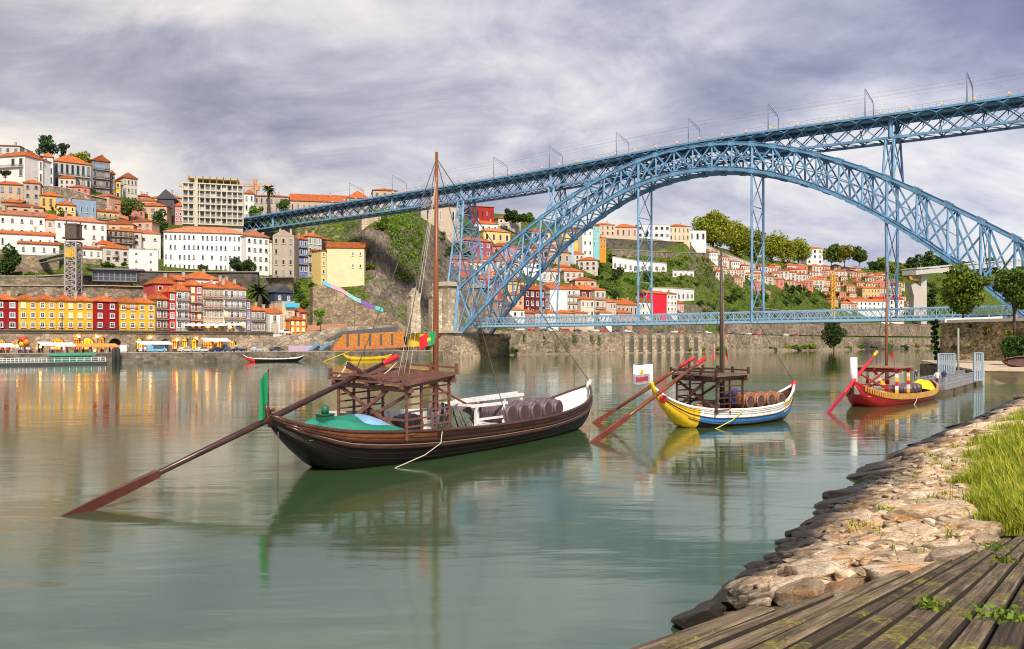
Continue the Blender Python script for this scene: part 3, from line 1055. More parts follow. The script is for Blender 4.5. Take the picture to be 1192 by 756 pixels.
def px_block(name, label, cat, pts, Y, ang, depth, mat, group=None, part=None):
    """solid with an outline measured on a vertical plane at depth Y, turned by ang, and a real thickness"""
    D_ = np.array([math.cos(math.radians(ang)), math.sin(math.radians(ang))])
    xm = sum(p[0] for p in pts) / len(pts)
    O_ = np.array([(xm - CX) / F * Y, Y])
    W = []
    for x, y in pts:
        q = on_line(x, O_, D_)
        W.append(P(x, y, q[1]))
    nrm = Vector((-D_[1], D_[0], 0)) * depth
    m = MB(); m.prism(W, nrm, 0)
    o = obj(name, m, mat)
    c = sum(W, Vector()) / len(W); c.z = min(p.z for p in W)
    for v in o.data.vertices: v.co -= c
    o.location = c
    return tag(o, label, cat, group) if cat else o

px_block("stone_abutment", "tall pale stone block under the left part of the upper deck above the ivy cliff", "abutment", [(421, 290), (443, 290), (443, 252), (421, 252)], 355, 20, 8, GRAN)
px_block("stone_abutment", "small stone block under the upper deck directly above the ruined facade", "abutment", [(334, 300), (344, 300), (344, 264), (334, 264)], 366, 20, 8, GRAN)
px_block("stone_abutment", "wide rough abutment where the upper deck meets the hill at its far left end", "abutment", [(284, 290), (318, 290), (318, 268), (284, 258)], 388, 20, 14, ST_DARK)
px_block("masonry_pylon", "slim old capped stone pylon left of the mast at the cliff foot", "pylon", [(478, 388), (490, 388), (489, 346), (490, 345), (490, 342), (487, 341), (484, 335), (481, 341), (478, 342), (478, 345), (479, 346)], 282, 30, 3.4, GRAN)
px_block("masonry_pylon", "slim old stone pylon right beside the long mast, nearer the bridge pier", "pylon", [(503, 388), (515, 388), (514, 346), (515, 345), (515, 342), (512, 341), (509, 336), (506, 341), (503, 342), (503, 345), (504, 346)], 285, 30, 3.4, GRAN)

# ---- tram wire masts and lamps along the top deck
MASTC = paint("mast_grey", (0.16, 0.17, 0.22), 0.5, 0.1)
def x_to_s(x, wv=4.5):
    o = BO + BN * (wv - 4)
    t = (x - CX) / F
    return (t * o[1] - o[0]) / (BD[0] - t * BD[1])
mast0 = None
mast_px = [(405, "first"), (455, ""), (573, ""), (638, ""), (716, ""), (800, ""), (893, ""), (1006, ""), (1125, "")]
WHERE = ["above the long orange roof at the far left", "just left of the tall sailing mast", "above the red house behind the iron tower",
         "above the left column on the arch", "over the left shoulder of the arch", "second left of the crown of the arch",
         "over the right shoulder of the arch crown", "above the right column on the arch", "nearest the right edge of the view"]
for i, (x, _) in enumerate(mast_px):
    s = x_to_s(x)
    m = MB()
    H_ = 7.4
    z0 = 0.0
    a = Vector((0, 0, z0)); nn = -Vector((BN[0], BN[1], 0)); dd = Vector((BD[0], BD[1], 0))
    m.tube([a, a + Vector((0, 0, H_))], [0.13, 0.10], 6)
    b_ = a + nn * 7.6
    m.tube([b_, b_ + Vector((0, 0, H_ * .62)), b_ + Vector((0, 0, H_ * .74)) - nn * .35, b_ + Vector((0, 0, H_ * .80)) - nn * 1.2, a + Vector((0, 0, H_))], [0.13, 0.11, 0.1, 0.09, 0.08], 6)
    m.tube([a + Vector((0, 0, H_ - .7)), b_ + Vector((0, 0, H_ * .72)) - nn * 1.4], 0.05, 5)
    p0 = B(s, 3.8, deck_z(s))
    r = thing("catenary_mast", "grey tram mast frame " + WHERE[i], "mast", p0, 0, "tram wire masts on the upper deck")
    obj("mast_frame", m, MASTC, r)
lm = MB(); lm.tube([(0, 0, 0), (0, 0, .55)], .05, 6)
lg_ = MB(); lg_.ball((0, 0, .62), .25, 0, 8, 6)
LAMP_E = emit("lamp_orange", (1.0, 0.30, 0.05), 0.95)
lamp0 = thing("bridge_lamp", "small orange lamp on the railing of the upper bridge deck", "lamp", B(-96, 4.85, deck_z(-96) + .1), 0, "orange lamps along the upper deck")
obj("lamp_post", lm, MASTC, lamp0); obj("lamp_globe", lg_, LAMP_E, lamp0)
s = -96 + 6.9
while s < 172:
    c = copy_tree(lamp0); c.location = B(s, 4.85, deck_z(s) + .1); s += 6.9
wr = MB()
for wv in (1.6, -1.6):
    for h in (5.3, 6.4):
        pts = [x_to_s(q[0]) for q in mast_px]
        pts = [S0] + pts + [S1]
        for a, b_ in zip(pts[:-1], pts[1:]):
            wr.bar(B(a, wv, deck_z(a) + h), B(b_, wv, deck_z(b_) + h), 0.025)
obj("tram_wire", wr, MASTC, BR)
# ================================================================ BUILDINGS
TILE = tiles()
TILE_B = tiles((0.36, 0.10, 0.04), "old_roof_tiles")
TILE_P = tiles((0.46, 0.17, 0.085), "pink_roof_tiles")
PANE = glass("window_glass")
PANE_LIT = emit("lit_window_glass", (1.0, 0.50, 0.13), 0.75)
FRAMES = {"white": paint("white_frame", (0.72, 0.70, 0.67), 0.6, 0.12), "stone": paint("stone_frame", (0.48, 0.41, 0.33), 0.8, 0.2),
          "brown": paint("brown_frame", (0.10, 0.045, 0.03), 0.6, 0.2), "blue": paint("blue_frame", (0.10, 0.22, 0.36), 0.6, 0.2),
          "red": paint("red_frame", (0.30, 0.02, 0.02), 0.6, 0.2), "grey": paint("grey_frame", (0.30, 0.29, 0.29), 0.6, 0.2)}
IRON = paint("wrought_iron", (0.035, 0.035, 0.04), 0.5, 0.2)
WCACHE = {}
rnd = random.Random(11)

def window_mesh(w_, h_, detail):
    key = (round(w_, 1), round(h_, 1), detail)
    if key in WCACHE: return WCACHE[key]
    w_, h_ = max(key[0], .4), max(key[1], .5)
    f = MB(); p = MB()
    t = min(.16, w_ * .14)
    for x in (-w_ / 2 + t / 2, w_ / 2 - t / 2):
        f.box((x, -.07, 0), (t, .16, h_))
    for z in (-h_ / 2 + t / 2, h_ / 2 - t / 2):
        f.box((0, -.07, z), (w_ - 2 * t - .004, .16, t))
    f.box((0, -.12, -h_ / 2 - .09), (w_ + .24, .26, .14))
    if detail:
        f.box((0, -.05, h_ * .08), (.07, .08, h_ - 2 * t - .01))
        f.box((0, -.055, h_ * .12), (w_ - 2 * t - .01, .07, .07))
    p.box((0, -.012, 0), (w_ - 2 * t + .02, .02, h_ - 2 * t + .02))
    WCACHE[key] = (f, p)
    return WCACHE[key]

WM = {}
def put_window(root, x, z, w_, h_, frame, detail, lit=False, y=0.0, rz=0.0, name="window"):
    key = (round(w_, 1), round(h_, 1), frame, detail, lit, name)
    if key not in WM:
        f, p = window_mesh(w_, h_, detail)
        if detail:
            WM[key] = (f.mesh(name, FRAMES[frame]), p.mesh("pane", PANE_LIT if lit else PANE))
        else:
            g = MB(); g.add(f.v, f.f, 0); g.add(p.v, p.f, 1)
            WM[key] = (g.mesh(name, [FRAMES[frame], PANE_LIT if lit else PANE]), None)
    a, b_ = WM[key]
    o = link(name, a, root, (x, y, z), rz)
    if b_ is not None: link("pane", b_, o)
    return o

def roof_mb(kind, W, D, H, rh, o, so):
    """eaves at height H, ridge rh above; o overhang front/back, so at the sides"""
    m = MB()
    x0, x1, y0, y1, z = -so, W + so, -o, D + o, H + .012
    if kind == "flat":
        m.box((W / 2, D / 2, H + .18), (W + .1, D + .1, .34)); return m
    t = .22
    if kind == "hip":
        ins = min(W, D) / 2 * 0.98
        if W >= D: r = [(x0 + ins, D / 2), (x1 - ins, D / 2)]
        else: r = [(W / 2, y0 + ins), (W / 2, y1 - ins)]
        vs = [(x0, y0, z), (x1, y0, z), (x1, y1, z), (x0, y1, z), (x0, y0, z + t), (x1, y0, z + t), (x1, y1, z + t), (x0, y1, z + t), (r[0][0], r[0][1], z + t + rh), (r[1][0], r[1][1], z + t + rh)]
        fs = [(3, 2, 1, 0), (0, 1, 5, 4), (1, 2, 6, 5), (2, 3, 7, 6), (3, 0, 4, 7)]
        if W >= D: fs += [(4, 5, 9, 8), (6, 7, 8, 9), (5, 6, 9), (7, 4, 8)]
        else: fs += [(4, 5, 8), (5, 6, 9, 8), (6, 7, 9), (7, 4, 8, 9)]
        m.add(vs, fs)
    elif kind == "gable":
        vs = [(x0, y0, z), (x1, y0, z), (x1, y1, z), (x0, y1, z), (x0, y0, z + t), (x1, y0, z + t), (x1, y1, z + t), (x0, y1, z + t), (x0, D / 2, z + t + rh), (x1, D / 2, z + t + rh)]
        m.add(vs, [(3, 2, 1, 0), (0, 1, 5, 4), (2, 3, 7, 6), (4, 5, 9, 8), (6, 7, 8, 9), (0, 4, 8, 7, 3), (1, 2, 6, 9, 5)])
    elif kind == "gablef":
        vs = [(x0, y0, z), (x1, y0, z), (x1, y1, z), (x0, y1, z), (x0, y0, z + t), (x1, y0, z + t), (x1, y1, z + t), (x0, y1, z + t), (W / 2, y0, z + t + rh), (W / 2, y1, z + t + rh)]
        m.add(vs, [(3, 2, 1, 0), (1, 2, 6, 5), (3, 0, 4, 7), (5, 6, 9, 8), (7, 4, 8, 9), (0, 1, 5, 8, 4), (2, 3, 7, 9, 6)])
    elif kind == "shed":
        vs = [(x0, y0, z), (x1, y0, z), (x1, y1, z), (x0, y1, z), (x0, y0, z + t), (x1, y0, z + t), (x1, y1, z + t + rh), (x0, y1, z + t + rh)]
        m.add(vs, [(3, 2, 1, 0), (4, 5, 6, 7), (0, 1, 5, 4), (1, 2, 6, 5), (2, 3, 7, 6), (3, 0, 4, 7)])
    return m

RH = random.Random(44)
def house(label, x0, x1, yb, yt, wall, roof=("hip", 2.2), rows=2, cols=3, ang=25, D=9.0, Y=None, frame="white", wk=(.5, .55), detail=False,
          side=0, balc=(), rmat=None, chim=0, door=None, down=6.0, so=.35, o=.45, name="house", cat="house", group=None, lit=0.0, stain=.62, band=None, skip=(), fwd=1.0, depthmul=1.0):
    xm = (x0 + x1) / 2
    if Y is None:
        Y = ter_depth(xm, yb) - fwd
    D_ = np.array([math.cos(math.radians(ang)), math.sin(math.radians(ang))])
    O_ = np.array([(xm - CX) / F * Y, Y])
    a, b_ = on_line(x0, O_, D_), on_line(x1, O_, D_)
    W = float(np.linalg.norm(b_ - a))
    zb = EYE + (HY - yb) / F * Y
    H = (yb - yt) / F * Y
    root = thing(name, label, cat, (a[0], a[1], zb), math.radians(ang), group)
    wm_ = plaster(wall, stain) if isinstance(wall, tuple) else wall
    m = MB()
    m.box((W / 2, D / 2, (H - down) / 2), (W, D, H + down))
    obj("wall", m, wm_, root)
    k, rh = roof
    rf = obj("roof", roof_mb(k, W, D, H, rh, o, so), rmat or (paint("flat_roof", (0.35, 0.33, 0.31), .8) if k == "flat" else TILE), root)
    if not chim and W > 4 and k != "flat" and RH.random() < .7: chim = RH.choice((1, 1, 2))
    for i in range(chim):
        c = MB(); cx = W * (0.25 + 0.5 * i / max(1, chim - 1)) if chim > 1 else W * .7
        c.box((cx, D * .45, H + rh * .8 + .6), (.8, .7, 1.9)); c.box((cx, D * .45, H + rh * .8 + 1.62), (1.0, .9, .16))
        obj("chimney", c, plaster((0.45, 0.36, 0.28), .5), rf)
    ww, wh = W / max(cols, 1) * wk[0], H / max(rows, 1) * wk[1]
    ww = min(ww, wh * 1.05)
    n_ = 0
    for r_ in range(rows):
        for c in range(cols):
            if n_ >= 96 or (r_, c) in skip: continue
            n_ += 1
            if not detail and rows * cols > 5 and RH.random() < .06: continue
            if door is not None and r_ == 0 and c == door:
                d = MB(); d.box((0, -.05, 0), (ww * 1.1, .12, H / rows * .8)); d.box((0, -.09, H / rows * .42), (ww * 1.3, .2, .16), 0)
                link("door", d.mesh("door", FRAMES["brown"]), root, (W * (c + .5) / cols, 0, H / rows * .40)); continue
            put_window(root, W * (c + .5) / cols, H * (r_ + .52) / rows, ww, wh, frame, detail, rnd.random() < lit)
    cam2 = np.array([0, 0]) - a
    left_seen = float(np.dot(cam2, -D_)) > 0
    if side:
        for r_ in range(rows):
            for c in range(side):
                yy = D * (c + .5) / side
                if left_seen: put_window(root, 0, H * (r_ + .52) / rows, ww, wh, frame, detail, False, yy, -math.pi / 2)
                else: put_window(root, W, H * (r_ + .52) / rows, ww, wh, frame, detail, False, yy, math.pi / 2)
    for r_, bm in balc:
        z = H * r_ / rows + .12
        s_ = MB(); s_.box((W / 2, -.42, z), (W * .94, .8, .14))
        bo = obj("balcony", s_, FRAMES["stone"], root)
        rl = MB()
        for zz in (.5, 1.0):
            rl.box((W / 2, -.8, z + zz), (W * .94, .05, .06))
        nb = max(6, int(W / .28))
        for q in range(nb + 1):
            rl.box((W * .03 + W * .94 * q / nb, -.8, z + .53), (.05, .05, .92))
        for e in (W * .03, W * .97):
            rl.box((e, -.42, z + 1.0), (.05, .78, .06)); rl.box((e, -.42, z + .5), (.05, .78, .06))
        obj("balcony_railing", rl, FRAMES[bm] if bm in FRAMES else IRON, bo)
    if band:
        z, col = band
        bnd = MB(); bnd.box((W / 2, -.06, H * z), (W * 1.01, .12, .35)); obj("cornice", bnd, plaster(col, .2), root)
    return root

WHITE = (0.74, 0.72, 0.70); CREAM = (0.72, 0.60, 0.40); YEL = (0.74, 0.40, 0.045); DRED = (0.26, 0.012, 0.018); RED = (0.52, 0.025, 0.02)
GREYW = (0.52, 0.48, 0.45); TANW = (0.48, 0.36, 0.25); PINKW = (0.52, 0.22, 0.20); BROWN = (0.24, 0.15, 0.11); BLUEW = (0.22, 0.30, 0.52); PYEL = (0.74, 0.53, 0.20); MAROON = (0.13, 0.02, 0.03)
OCH = (0.60, 0.42, 0.16)

QA = QANG
def qy(x, inland): return quay_depth(x, inland)
ROW = 22.0
# ---- the riverside row above the arcade
row = [
 ("dark red three storey house at the far left end of the riverside row", -7, 21.3, 384, 349.5, DRED, 2, dict(lit=.2)),
 ("yellow house with patched plaster beside the dark red end house, leftmost yellow one", 21.5, 43.8, 384, 350, YEL, 2, dict(lit=.12)),
 ("yellow house second from the left in the riverside row of yellow fronts", 44, 65.6, 384, 350.2, YEL, 2, dict()),
 ("yellow house behind the lamp post, third of the four joined yellow fronts", 65.8, 87.6, 384, 350.6, YEL, 2, dict(lit=.1)),
 ("yellow house touching the bright red side wall, last of the four joined yellow fronts", 87.8, 108.8, 384, 351, YEL, 2, dict(lit=.1)),
]
for lab, x0, x1, yb, yt, c, cols, kw in row:
    house(lab, x0, x1, yb, yt, c, ("hip", 1.5), 3, cols, QA, 10, qy((x0 + x1) / 2, ROW), "white", (.5, .56), True, so=.02, o=.5, down=2, group="houses of the riverside row", name="row_house", **kw)
house("red house with a bright red blank strip and white windows between the yellow fronts", 109.2, 137.6, 384, 351.5, DRED, ("hip", 1.6), 3, 2, QA, 10, qy(123, ROW - .8), "white", (.40, .56), True, so=.05, down=2, group="houses of the riverside row", name="row_house", side=0)
house("yellow house with a small banner under its eaves, right of the red one", 138, 159.8, 384, 353, YEL, ("hip", 1.6), 3, 2, QA, 10, qy(149, ROW), "white", (.5, .56), True, so=.02, down=2, group="houses of the riverside row", name="row_house", lit=.1)
house("rightmost yellow house of the riverside row, next to brown balconies", 160, 180.8, 384, 353.4, YEL, ("hip", 1.6), 3, 2, QA, 10, qy(170, ROW), "white", (.5, .56), True, so=.02, down=2, group="houses of the riverside row", name="row_house")
house("narrow brown house with three dark wooden balconies right of the yellow row", 181.2, 195.8, 384, 349, BROWN, ("hip", 1.8), 3, 2, QA, 10, qy(188, ROW), "white", (.55, .6), True, balc=((0, "red"), (1, "red"), (2, "brown")), so=.1, down=2, group="tall balcony houses", name="row_house")
house("very narrow bright red house with a single column of windows", 196, 204.6, 384, 340.5, RED, ("hip", 1.2), 4, 1, QA, 9, qy(200, ROW), "white", (.55, .62), True, so=.05, down=2, group="tall balcony houses", name="row_house")
house("pale grey four storey house with iron balconies right of the narrow red one", 204.8, 220.6, 384, 339, GREYW, ("hip", 2.0), 4, 2, QA, 9, qy(212, ROW), "white", (.62, .66), True, balc=((1, "iron"), (2, "iron"), (3, "iron")), so=.2, down=2, group="tall balcony houses", name="row_house")
house("tall house with a red top storey and a yellow middle floor", 220.8, 235.6, 384, 333, (0.46, 0.10, 0.07), ("hip", 1.6), 5, 2, QA, 9, qy(228, ROW), "white", (.6, .66), True, balc=((1, "brown"), (2, "iron"), (3, "brown")), so=.15, down=2, group="tall balcony houses", name="row_house", lit=.25)
house("wide tan house with red railings and four windows a floor above cafe parasols", 235.8, 259.6, 384, 336, TANW, ("hip", 1.8), 4, 4, QA, 10, qy(248, ROW), "white", (.6, .6), True, balc=((2, "red"), (3, "red")), so=.15, down=2, group="tall balcony houses", name="row_house")
house("white balcony house with a red ground floor band at the right row end", 259.8, 286.5, 384, 337, (0.60, 0.54, 0.50), ("hip", 2.2), 4, 4, QA, 10, qy(273, ROW), "white", (.6, .64), True, balc=((1, "red"), (2, "iron"), (3, "iron")), so=.3, down=2, group="tall balcony houses", name="row_house", lit=.15)
house("thin violet house at the corner after the balcony houses", 286.8, 291.5, 386, 350, (0.25, 0.22, 0.40), ("shed", .8), 3, 1, QA, 8, qy(289, ROW + 1), "white", (.6, .6), True, down=2, so=.05, name="row_house", group="tall balcony houses")
house("low brown house with an iron balcony left of the white chapel", 292, 309, 387, 362, (0.34, 0.25, 0.20), ("hip", 1.5), 2, 3, QA, 9, qy(300, ROW + 1), "white", (.6, .66), True, balc=((1, "iron"),), down=2, so=.05)
# behind the row
house("white house with a wide orange hipped roof rising behind the balcony houses", 222, 256, 338, 325.5, WHITE, ("hip", 2.6), 1, 4, QA, 14, qy(239, 38), "stone", (.3, .5), down=9)
house("salmon red house with an orange roof stepping up behind the narrow red house", 180, 206, 352, 331, (0.55, 0.10, 0.09), ("hip", 2.4), 2, 2, QA, 10, qy(195, 34), "white", (.35, .5), down=6)
house("small red house with a peaked orange roof behind the right balcony house", 257, 272, 340, 332, (0.42, 0.05, 0.03), ("hip", 1.8), 1, 2, QA, 7, qy(265, 34), "white", (.35, .5), down=8)
house("rusty roofed shed beside the orange roofs behind the row", 206, 222, 336, 327, (0.50, 0.22, 0.12), ("shed", 2.0), 1, 2, QA, 6, qy(214, 42), "white", (.3, .5), down=8)

# chapel, cream house, navy house, pink house, lit cafe
def chapel():
    Y = qy(319.5, ROW + 1.5)
    r = house("small white chapel front with stone pilasters and a pediment", 311, 328.3, 388, 365, WHITE, ("gablef", 1.6), 1, 1, QA, 12, Y, "stone", (.01, .01), down=2, so=.1, name="chapel", cat="chapel", skip=((0, 0),))
    H = 23 / F * Y; D_ = np.array([math.cos(math.radians(QA)), math.sin(math.radians(QA))])
    a, b_ = on_line(311, np.array([(319.65 - CX) / F * Y, Y]), D_), on_line(328.3, np.array([(319.65 - CX) / F * Y, Y]), D_)
    W = float(np.linalg.norm(b_ - a))
    for x in (.35, W - .35):
        m = MB(); m.box((x, -.12, H / 2), (.7, .24, H)); obj("pilaster", m, FRAMES["stone"], r)
    m = MB(); m.box((W / 2, -.06, H * .24), (W * .34, .12, H * .48)); obj("door", m, FRAMES["brown"], r)
    m = MB(); m.box((W / 2, -.10, H * .25), (W * .48, .1, H * .54)); obj("door_surround", m, FRAMES["stone"], r)
    put_window(r, W / 2, H * .75, W * .24, H * .3, "stone", True)
    m = MB(); m.box((W / 2, 1, H + 3.0), (.12, .12, 1.6)); m.box((W / 2, 1, H + 3.3), (.7, .1, .12)); obj("roof_cross", m, IRON, r)
chapel()
nv = house("dark navy blue house with a gabled front among shrubs", 320, 341, 366, 341, (0.045, 0.06, 0.10), ("gablef", 2.2), 2, 2, QA, 9, qy(331, 34), "white", (.3, .4), True, rmat=paint("slate_roof", (0.05, 0.055, 0.07), .6), skip=((0, 0), (0, 1)), down=3)
cr = house("narrow cream house with a bright blue awning under the roof line", 328.6, 343, 388, 352, (0.62, 0.50, 0.34), ("flat", 0), 3, 2, QA, 8, qy(336, ROW + 2), "white", (.4, .5), True, skip=((2, 0), (2, 1)), down=2)
m = MB(); m.prism([(.8, -.9, 8.2), (.8, -.05, 9.6), (.8, -.05, 9.7), (.8, -.98, 8.25)], (4.6, 0, 0)); obj("awning", m, paint("blue_awning", (0.03, 0.36, 0.62), .6, .1), cr)
house("pink red house with an orange roof behind the glowing cafe", 343.5, 357, 384, 364, (0.58, 0.12, 0.12), ("hip", 1.8), 2, 2, QA, 8, qy(350, ROW + 4), "white", (.4, .5), True, down=2, lit=.3)

# ---- hillside houses of the old town, left
house("pale grey house with a red roof at the top left corner of the hill", -14, 23, 181, 170, (0.50, 0.50, 0.54), ("hip", 1.6), 1, 4, 8, 12, 385, "stone", (.4, .5), rmat=TILE_B, down=12)
house("large white manor with an orange hipped roof at the far left top", -16, 29, 209, 183, WHITE, ("hip", 3.4), 2, 5, -14, 14, 330, "stone", (.45, .62), balc=((1, "iron"),), down=8, stain=.3)
house("white wing of the manor turned towards the right, below the tall tree", 29, 50, 213, 185, WHITE, ("hip", 3.2), 2, 4, 50, 14, 333, "stone", (.45, .62), down=8, stain=.3, so=.3)
house("narrow white three storey house between the manor and the terrace with blue shutters", 50.5, 62, 215, 183, (0.66, 0.65, 0.68), ("hip", 2.0), 3, 2, 30, 12, 340, "blue", (.5, .6), down=8)
house("long stone terrace with two floors of blue shuttered windows and iron balconies", 62.5, 106, 222, 190, (0.50, 0.44, 0.37), ("hip", 4.0), 2, 7, 38, 12, 352, "blue", (.55, .68), balc=((0, "iron"), (1, "iron")), down=8, stain=.8)
dk_ = house("tall ruined dark stone house with broken balconies at the end of the upper street", 107, 128, 230, 188, (0.26, 0.22, 0.20), ("gablef", 2.6), 4, 3, 38, 10, 372, "grey", (.55, .62), balc=((1, "iron"), (2, "iron"), (3, "iron")), down=8, stain=.9, rmat=TILE)
m = MB(); m.box((3.2, -.15, 12.9), (4.2, .1, 3.0)); obj("corrugated_patch", m, paint("blue_corrugated", (0.22, 0.31, 0.44), .5, .2), dk_)
house("thin stone house with a chimney right of the ruined dark one", 128.3, 133.8, 232, 203, (0.34, 0.28, 0.24), ("gablef", 1.2), 3, 1, 38, 9, 380, "white", (.5, .5), chim=1, down=8)
house("slender yellow house high on the hill between grey neighbours", 134, 140.4, 233, 211, (0.76, 0.50, 0.06), ("shed", 1.2), 2, 1, 38, 10, 383, "white", (.5, .5), down=8)
house("small pale blue house front next to the slender yellow one", 140.6, 143.4, 232, 216, (0.30, 0.48, 0.66), ("shed", 1.0), 2, 1, 38, 9, 386, "white", (.5, .5), down=8)
house("long grey white house with a brown roof sloping down the hill", 143.6, 160, 237, 208, (0.58, 0.52, 0.46), ("hip", 3.0), 3, 4, 45, 9, 392, "stone", (.5, .5), rmat=TILE_B, down=10)
house("distant small red roofed house at the end of the sloping street", 160.5, 174, 238, 229, (0.5, 0.40, 0.34), ("hip", 1.6), 1, 3, 20, 9, 405, "grey", (.4, .5), down=8)
house("low brown stone house with an orange roof at the left edge below the manor", -12, 27, 240, 215, TANW, ("hip", 1.8), 2, 4, 15, 9, None, "blue", (.35, .45), down=8, stain=.9)
house("brown stone house with two blue framed windows beside the garden wall", 27.3, 47, 243, 213.5, (0.45, 0.36, 0.28), ("hip", 1.7), 3, 2, 25, 9, None, "blue", (.35, .4), down=8, stain=.9)
h_ = house("small yellow house half covered in blue sheeting below the stone wall", 47, 71, 243, 228.5, (0.66, 0.42, 0.14), ("hip", 2.0), 1, 3, 30, 8, None, "brown", (.35, .5), down=8)
m = MB(); m.box((7.0, -.14, 2.0), (3.4, .12, 4.6)); obj("blue_sheeting", m, MATS["blue_corrugated"], h_)
house("roofless looking ruin with a low orange roof at the left edge", 2, 25, 248, 236, (0.32, 0.24, 0.18), ("shed", 2.6), 1, 3, 15, 8, None, "brown", (.3, .4), down=8, stain=.9)
house("pale yellow house with a red hipped roof and white balcony below the blue box", 66, 88, 258, 239, PYEL, ("hip", 2.0), 2, 3, 30, 9, None, "white", (.4, .5), down=8, rmat=TILE_B)
house("boxy house clad in blue grey metal sheets on the slope", 84, 112, 256, 233, (0.24, 0.34, 0.48), ("flat", 0), 1, 4, 35, 9, None, "white", (.25, .3), rmat=TILE, down=8)
house("yellow house with an orange roof and dark railings right of the blue box", 112.3, 138, 263, 247, OCH, ("shed", 2.0), 2, 4, 35, 9, None, "white", (.4, .5), down=8, balc=((1, "iron"),))
house("long stained white house under a red roof at the left edge, upper of two", -14, 53, 276, 251, WHITE, ("shed", 2.8), 2, 6, 28, 9, None, "grey", (.28, .34), rmat=TILE_P, down=6, stain=.9)
house("small orange house front with stepped roof between the white houses", 53.3, 63, 277, 256, (0.60, 0.50, 0.42), ("shed", 2.4), 2, 1, 28, 9, None, "grey", (.3, .35), down=6, stain=.9)
house("long white house with a single row of windows at the left edge", -14, 63, 291, 273, WHITE, ("shed", 2.0), 1, 7, 28, 9, None, "grey", (.22, .36), down=6, fwd=2)
house("big white house with scattered small windows behind the lift tower", 63.5, 124, 293, 258, WHITE, ("hip", 2.2), 3, 6, 36, 11, 300, "grey", (.3, .36), rmat=TILE_P, down=8, stain=.5)
sb = house("white house on a high rough stone base left of the lift tower", 21, 69, 297, 284.5, WHITE, ("shed", 1.6), 1, 4, 28, 8, None, "grey", (.22, .4), down=.1, fwd=6)
W_ = 12.0
px_block("stone_base_wall", "rough tan stone base below the white house at the walkway", "wall", [(21, 326), (69, 322), (69, 297.3), (21, 297.3)], ter_depth(45, 297) - 6.1, 28, 8, ST_TAN)
house("low white house with an orange roof to the right of the lift tower", 94, 118.5, 301, 290, WHITE, ("shed", 1.6), 1, 3, 36, 8, None, "grey", (.25, .4), down=.1, fwd=5)
px_block("stone_base_wall", "tan stone base below the low white house right of the lift tower", "wall", [(94, 320), (117, 318), (117, 301.2), (94, 301.2)], ter_depth(106, 301) - 5.2, 36, 8, ST_TAN)
house("weathered stone ruin with a rusty flat roof right of the big white house", 126, 155, 291, 269, (0.36, 0.29, 0.23), ("shed", 1.5), 3, 5, 30, 8, None, "brown", (.5, .5), rmat=paint("rust_roof", (0.42, 0.20, 0.06), .8, .4), down=8, stain=.9, balc=((1, "brown"), (2, "brown")))
# white modern pair
house("plain white upper block of the modern building with slit windows", 161, 187, 297, 273, (0.66, 0.64, 0.62), ("flat", 0), 2, 2, 22, 10, None, "grey", (.6, .22), rmat=TILE_B, down=8)
house("plain white lower block of the modern building with two rows of slit windows", 150, 184, 318, 291, WHITE, ("flat", 0), 3, 2, 22, 9, None, "grey", (.55, .2), down=4, fwd=5)
# big white convent-like building
house("huge white four storey building with a long pink tiled roof", 190.5, 286, 317, 271.5, (0.80, 0.79, 0.78), ("hip", 3.2), 4, 18, 14, 16, 318, "grey", (.42, .40), rmat=TILE_P, down=6, stain=.15, name="long_building", cat="building", lit=0)
house("short white end wing of the huge pink roofed building, turned away", 286.6, 313, 317, 276, (0.78, 0.76, 0.74), ("hip", 3.0), 4, 4, 42, 13, 321, "grey", (.42, .40), rmat=TILE_P, down=6, stain=.3, name="long_building", cat="building")
# slate gable, little houses near the slab
house("tall dark slate clad gable standing alone on the slope", 183, 203, 262, 232, (0.09, 0.085, 0.10), ("gablef", 4.2), 1, 1, 10, 12, 372, "grey", (.01, .01), rmat=paint("slate_roof", (0.05, 0.055, 0.07), .6), skip=((0, 0),), down=8, stain=.8)
house("orange roofed house behind the slate gable", 176, 212, 247, 231, (0.55, 0.42, 0.34), ("hip", 2.6), 2, 6, 8, 12, 398, "grey", (.4, .5), down=8)
house("small white and red house left of the concrete block", 203.5, 212.6, 259, 240, (0.55, 0.30, 0.28), ("hip", 1.6), 3, 2, 14, 9, 372, "white", (.5, .5), down=8)

def slab_block():
    Y = 368; ang = 16
    r = house("six storey concrete frame block with open floors and a pergola roof", 213, 283, 262, 215, (0.50, 0.46, 0.40), ("flat", 0), 6, 11, ang, 15, Y, "grey", (.7, .58), down=6, stain=.4, name="concrete_block", cat="building", rmat=plaster((0.56, 0.51, 0.42), .3), o=.1, so=.1)
    D_ = np.array([math.cos(math.radians(ang)), math.sin(math.radians(ang))]); O_ = np.array([(248 - CX) / F * Y, Y])
    W = float(np.linalg.norm(on_line(283, O_, D_) - on_line(213, O_, D_))); H = 47 / F * Y
    for k in range(7):
        m = MB(); m.box((W / 2, -.55, H * k / 6 + .05), (W + .3, 1.1, .5)); obj("floor_slab", m, plaster((0.58, 0.52, 0.41), .3), r)
    for k in range(12):
        m = MB(); m.box((W * k / 11, -.5, H / 2), (.45, .8, H)); obj("column", m, plaster((0.60, 0.55, 0.44), .3), r)
    m = MB()
    m.box((W * .5, 6, H + 2.6), (W * .86, 12, .35))
    for k in range(8):
        m.box((W * .1 + W * .8 * k / 7, .5, H + 1.4), (.3, .3, 2.2)); m.box((W * .1 + W * .8 * k / 7, 4, H + 3.0), (.3, 14, .4))
    obj("pergola", m, plaster((0.60, 0.46, 0.20), .3), r)
    m = MB(); m.box((W * .22, -1.0, H / 2 + 1), (1.3, .8, H + 4)); obj("stair_shaft", m, plaster((0.56, 0.51, 0.42), .3), r)
slab_block()
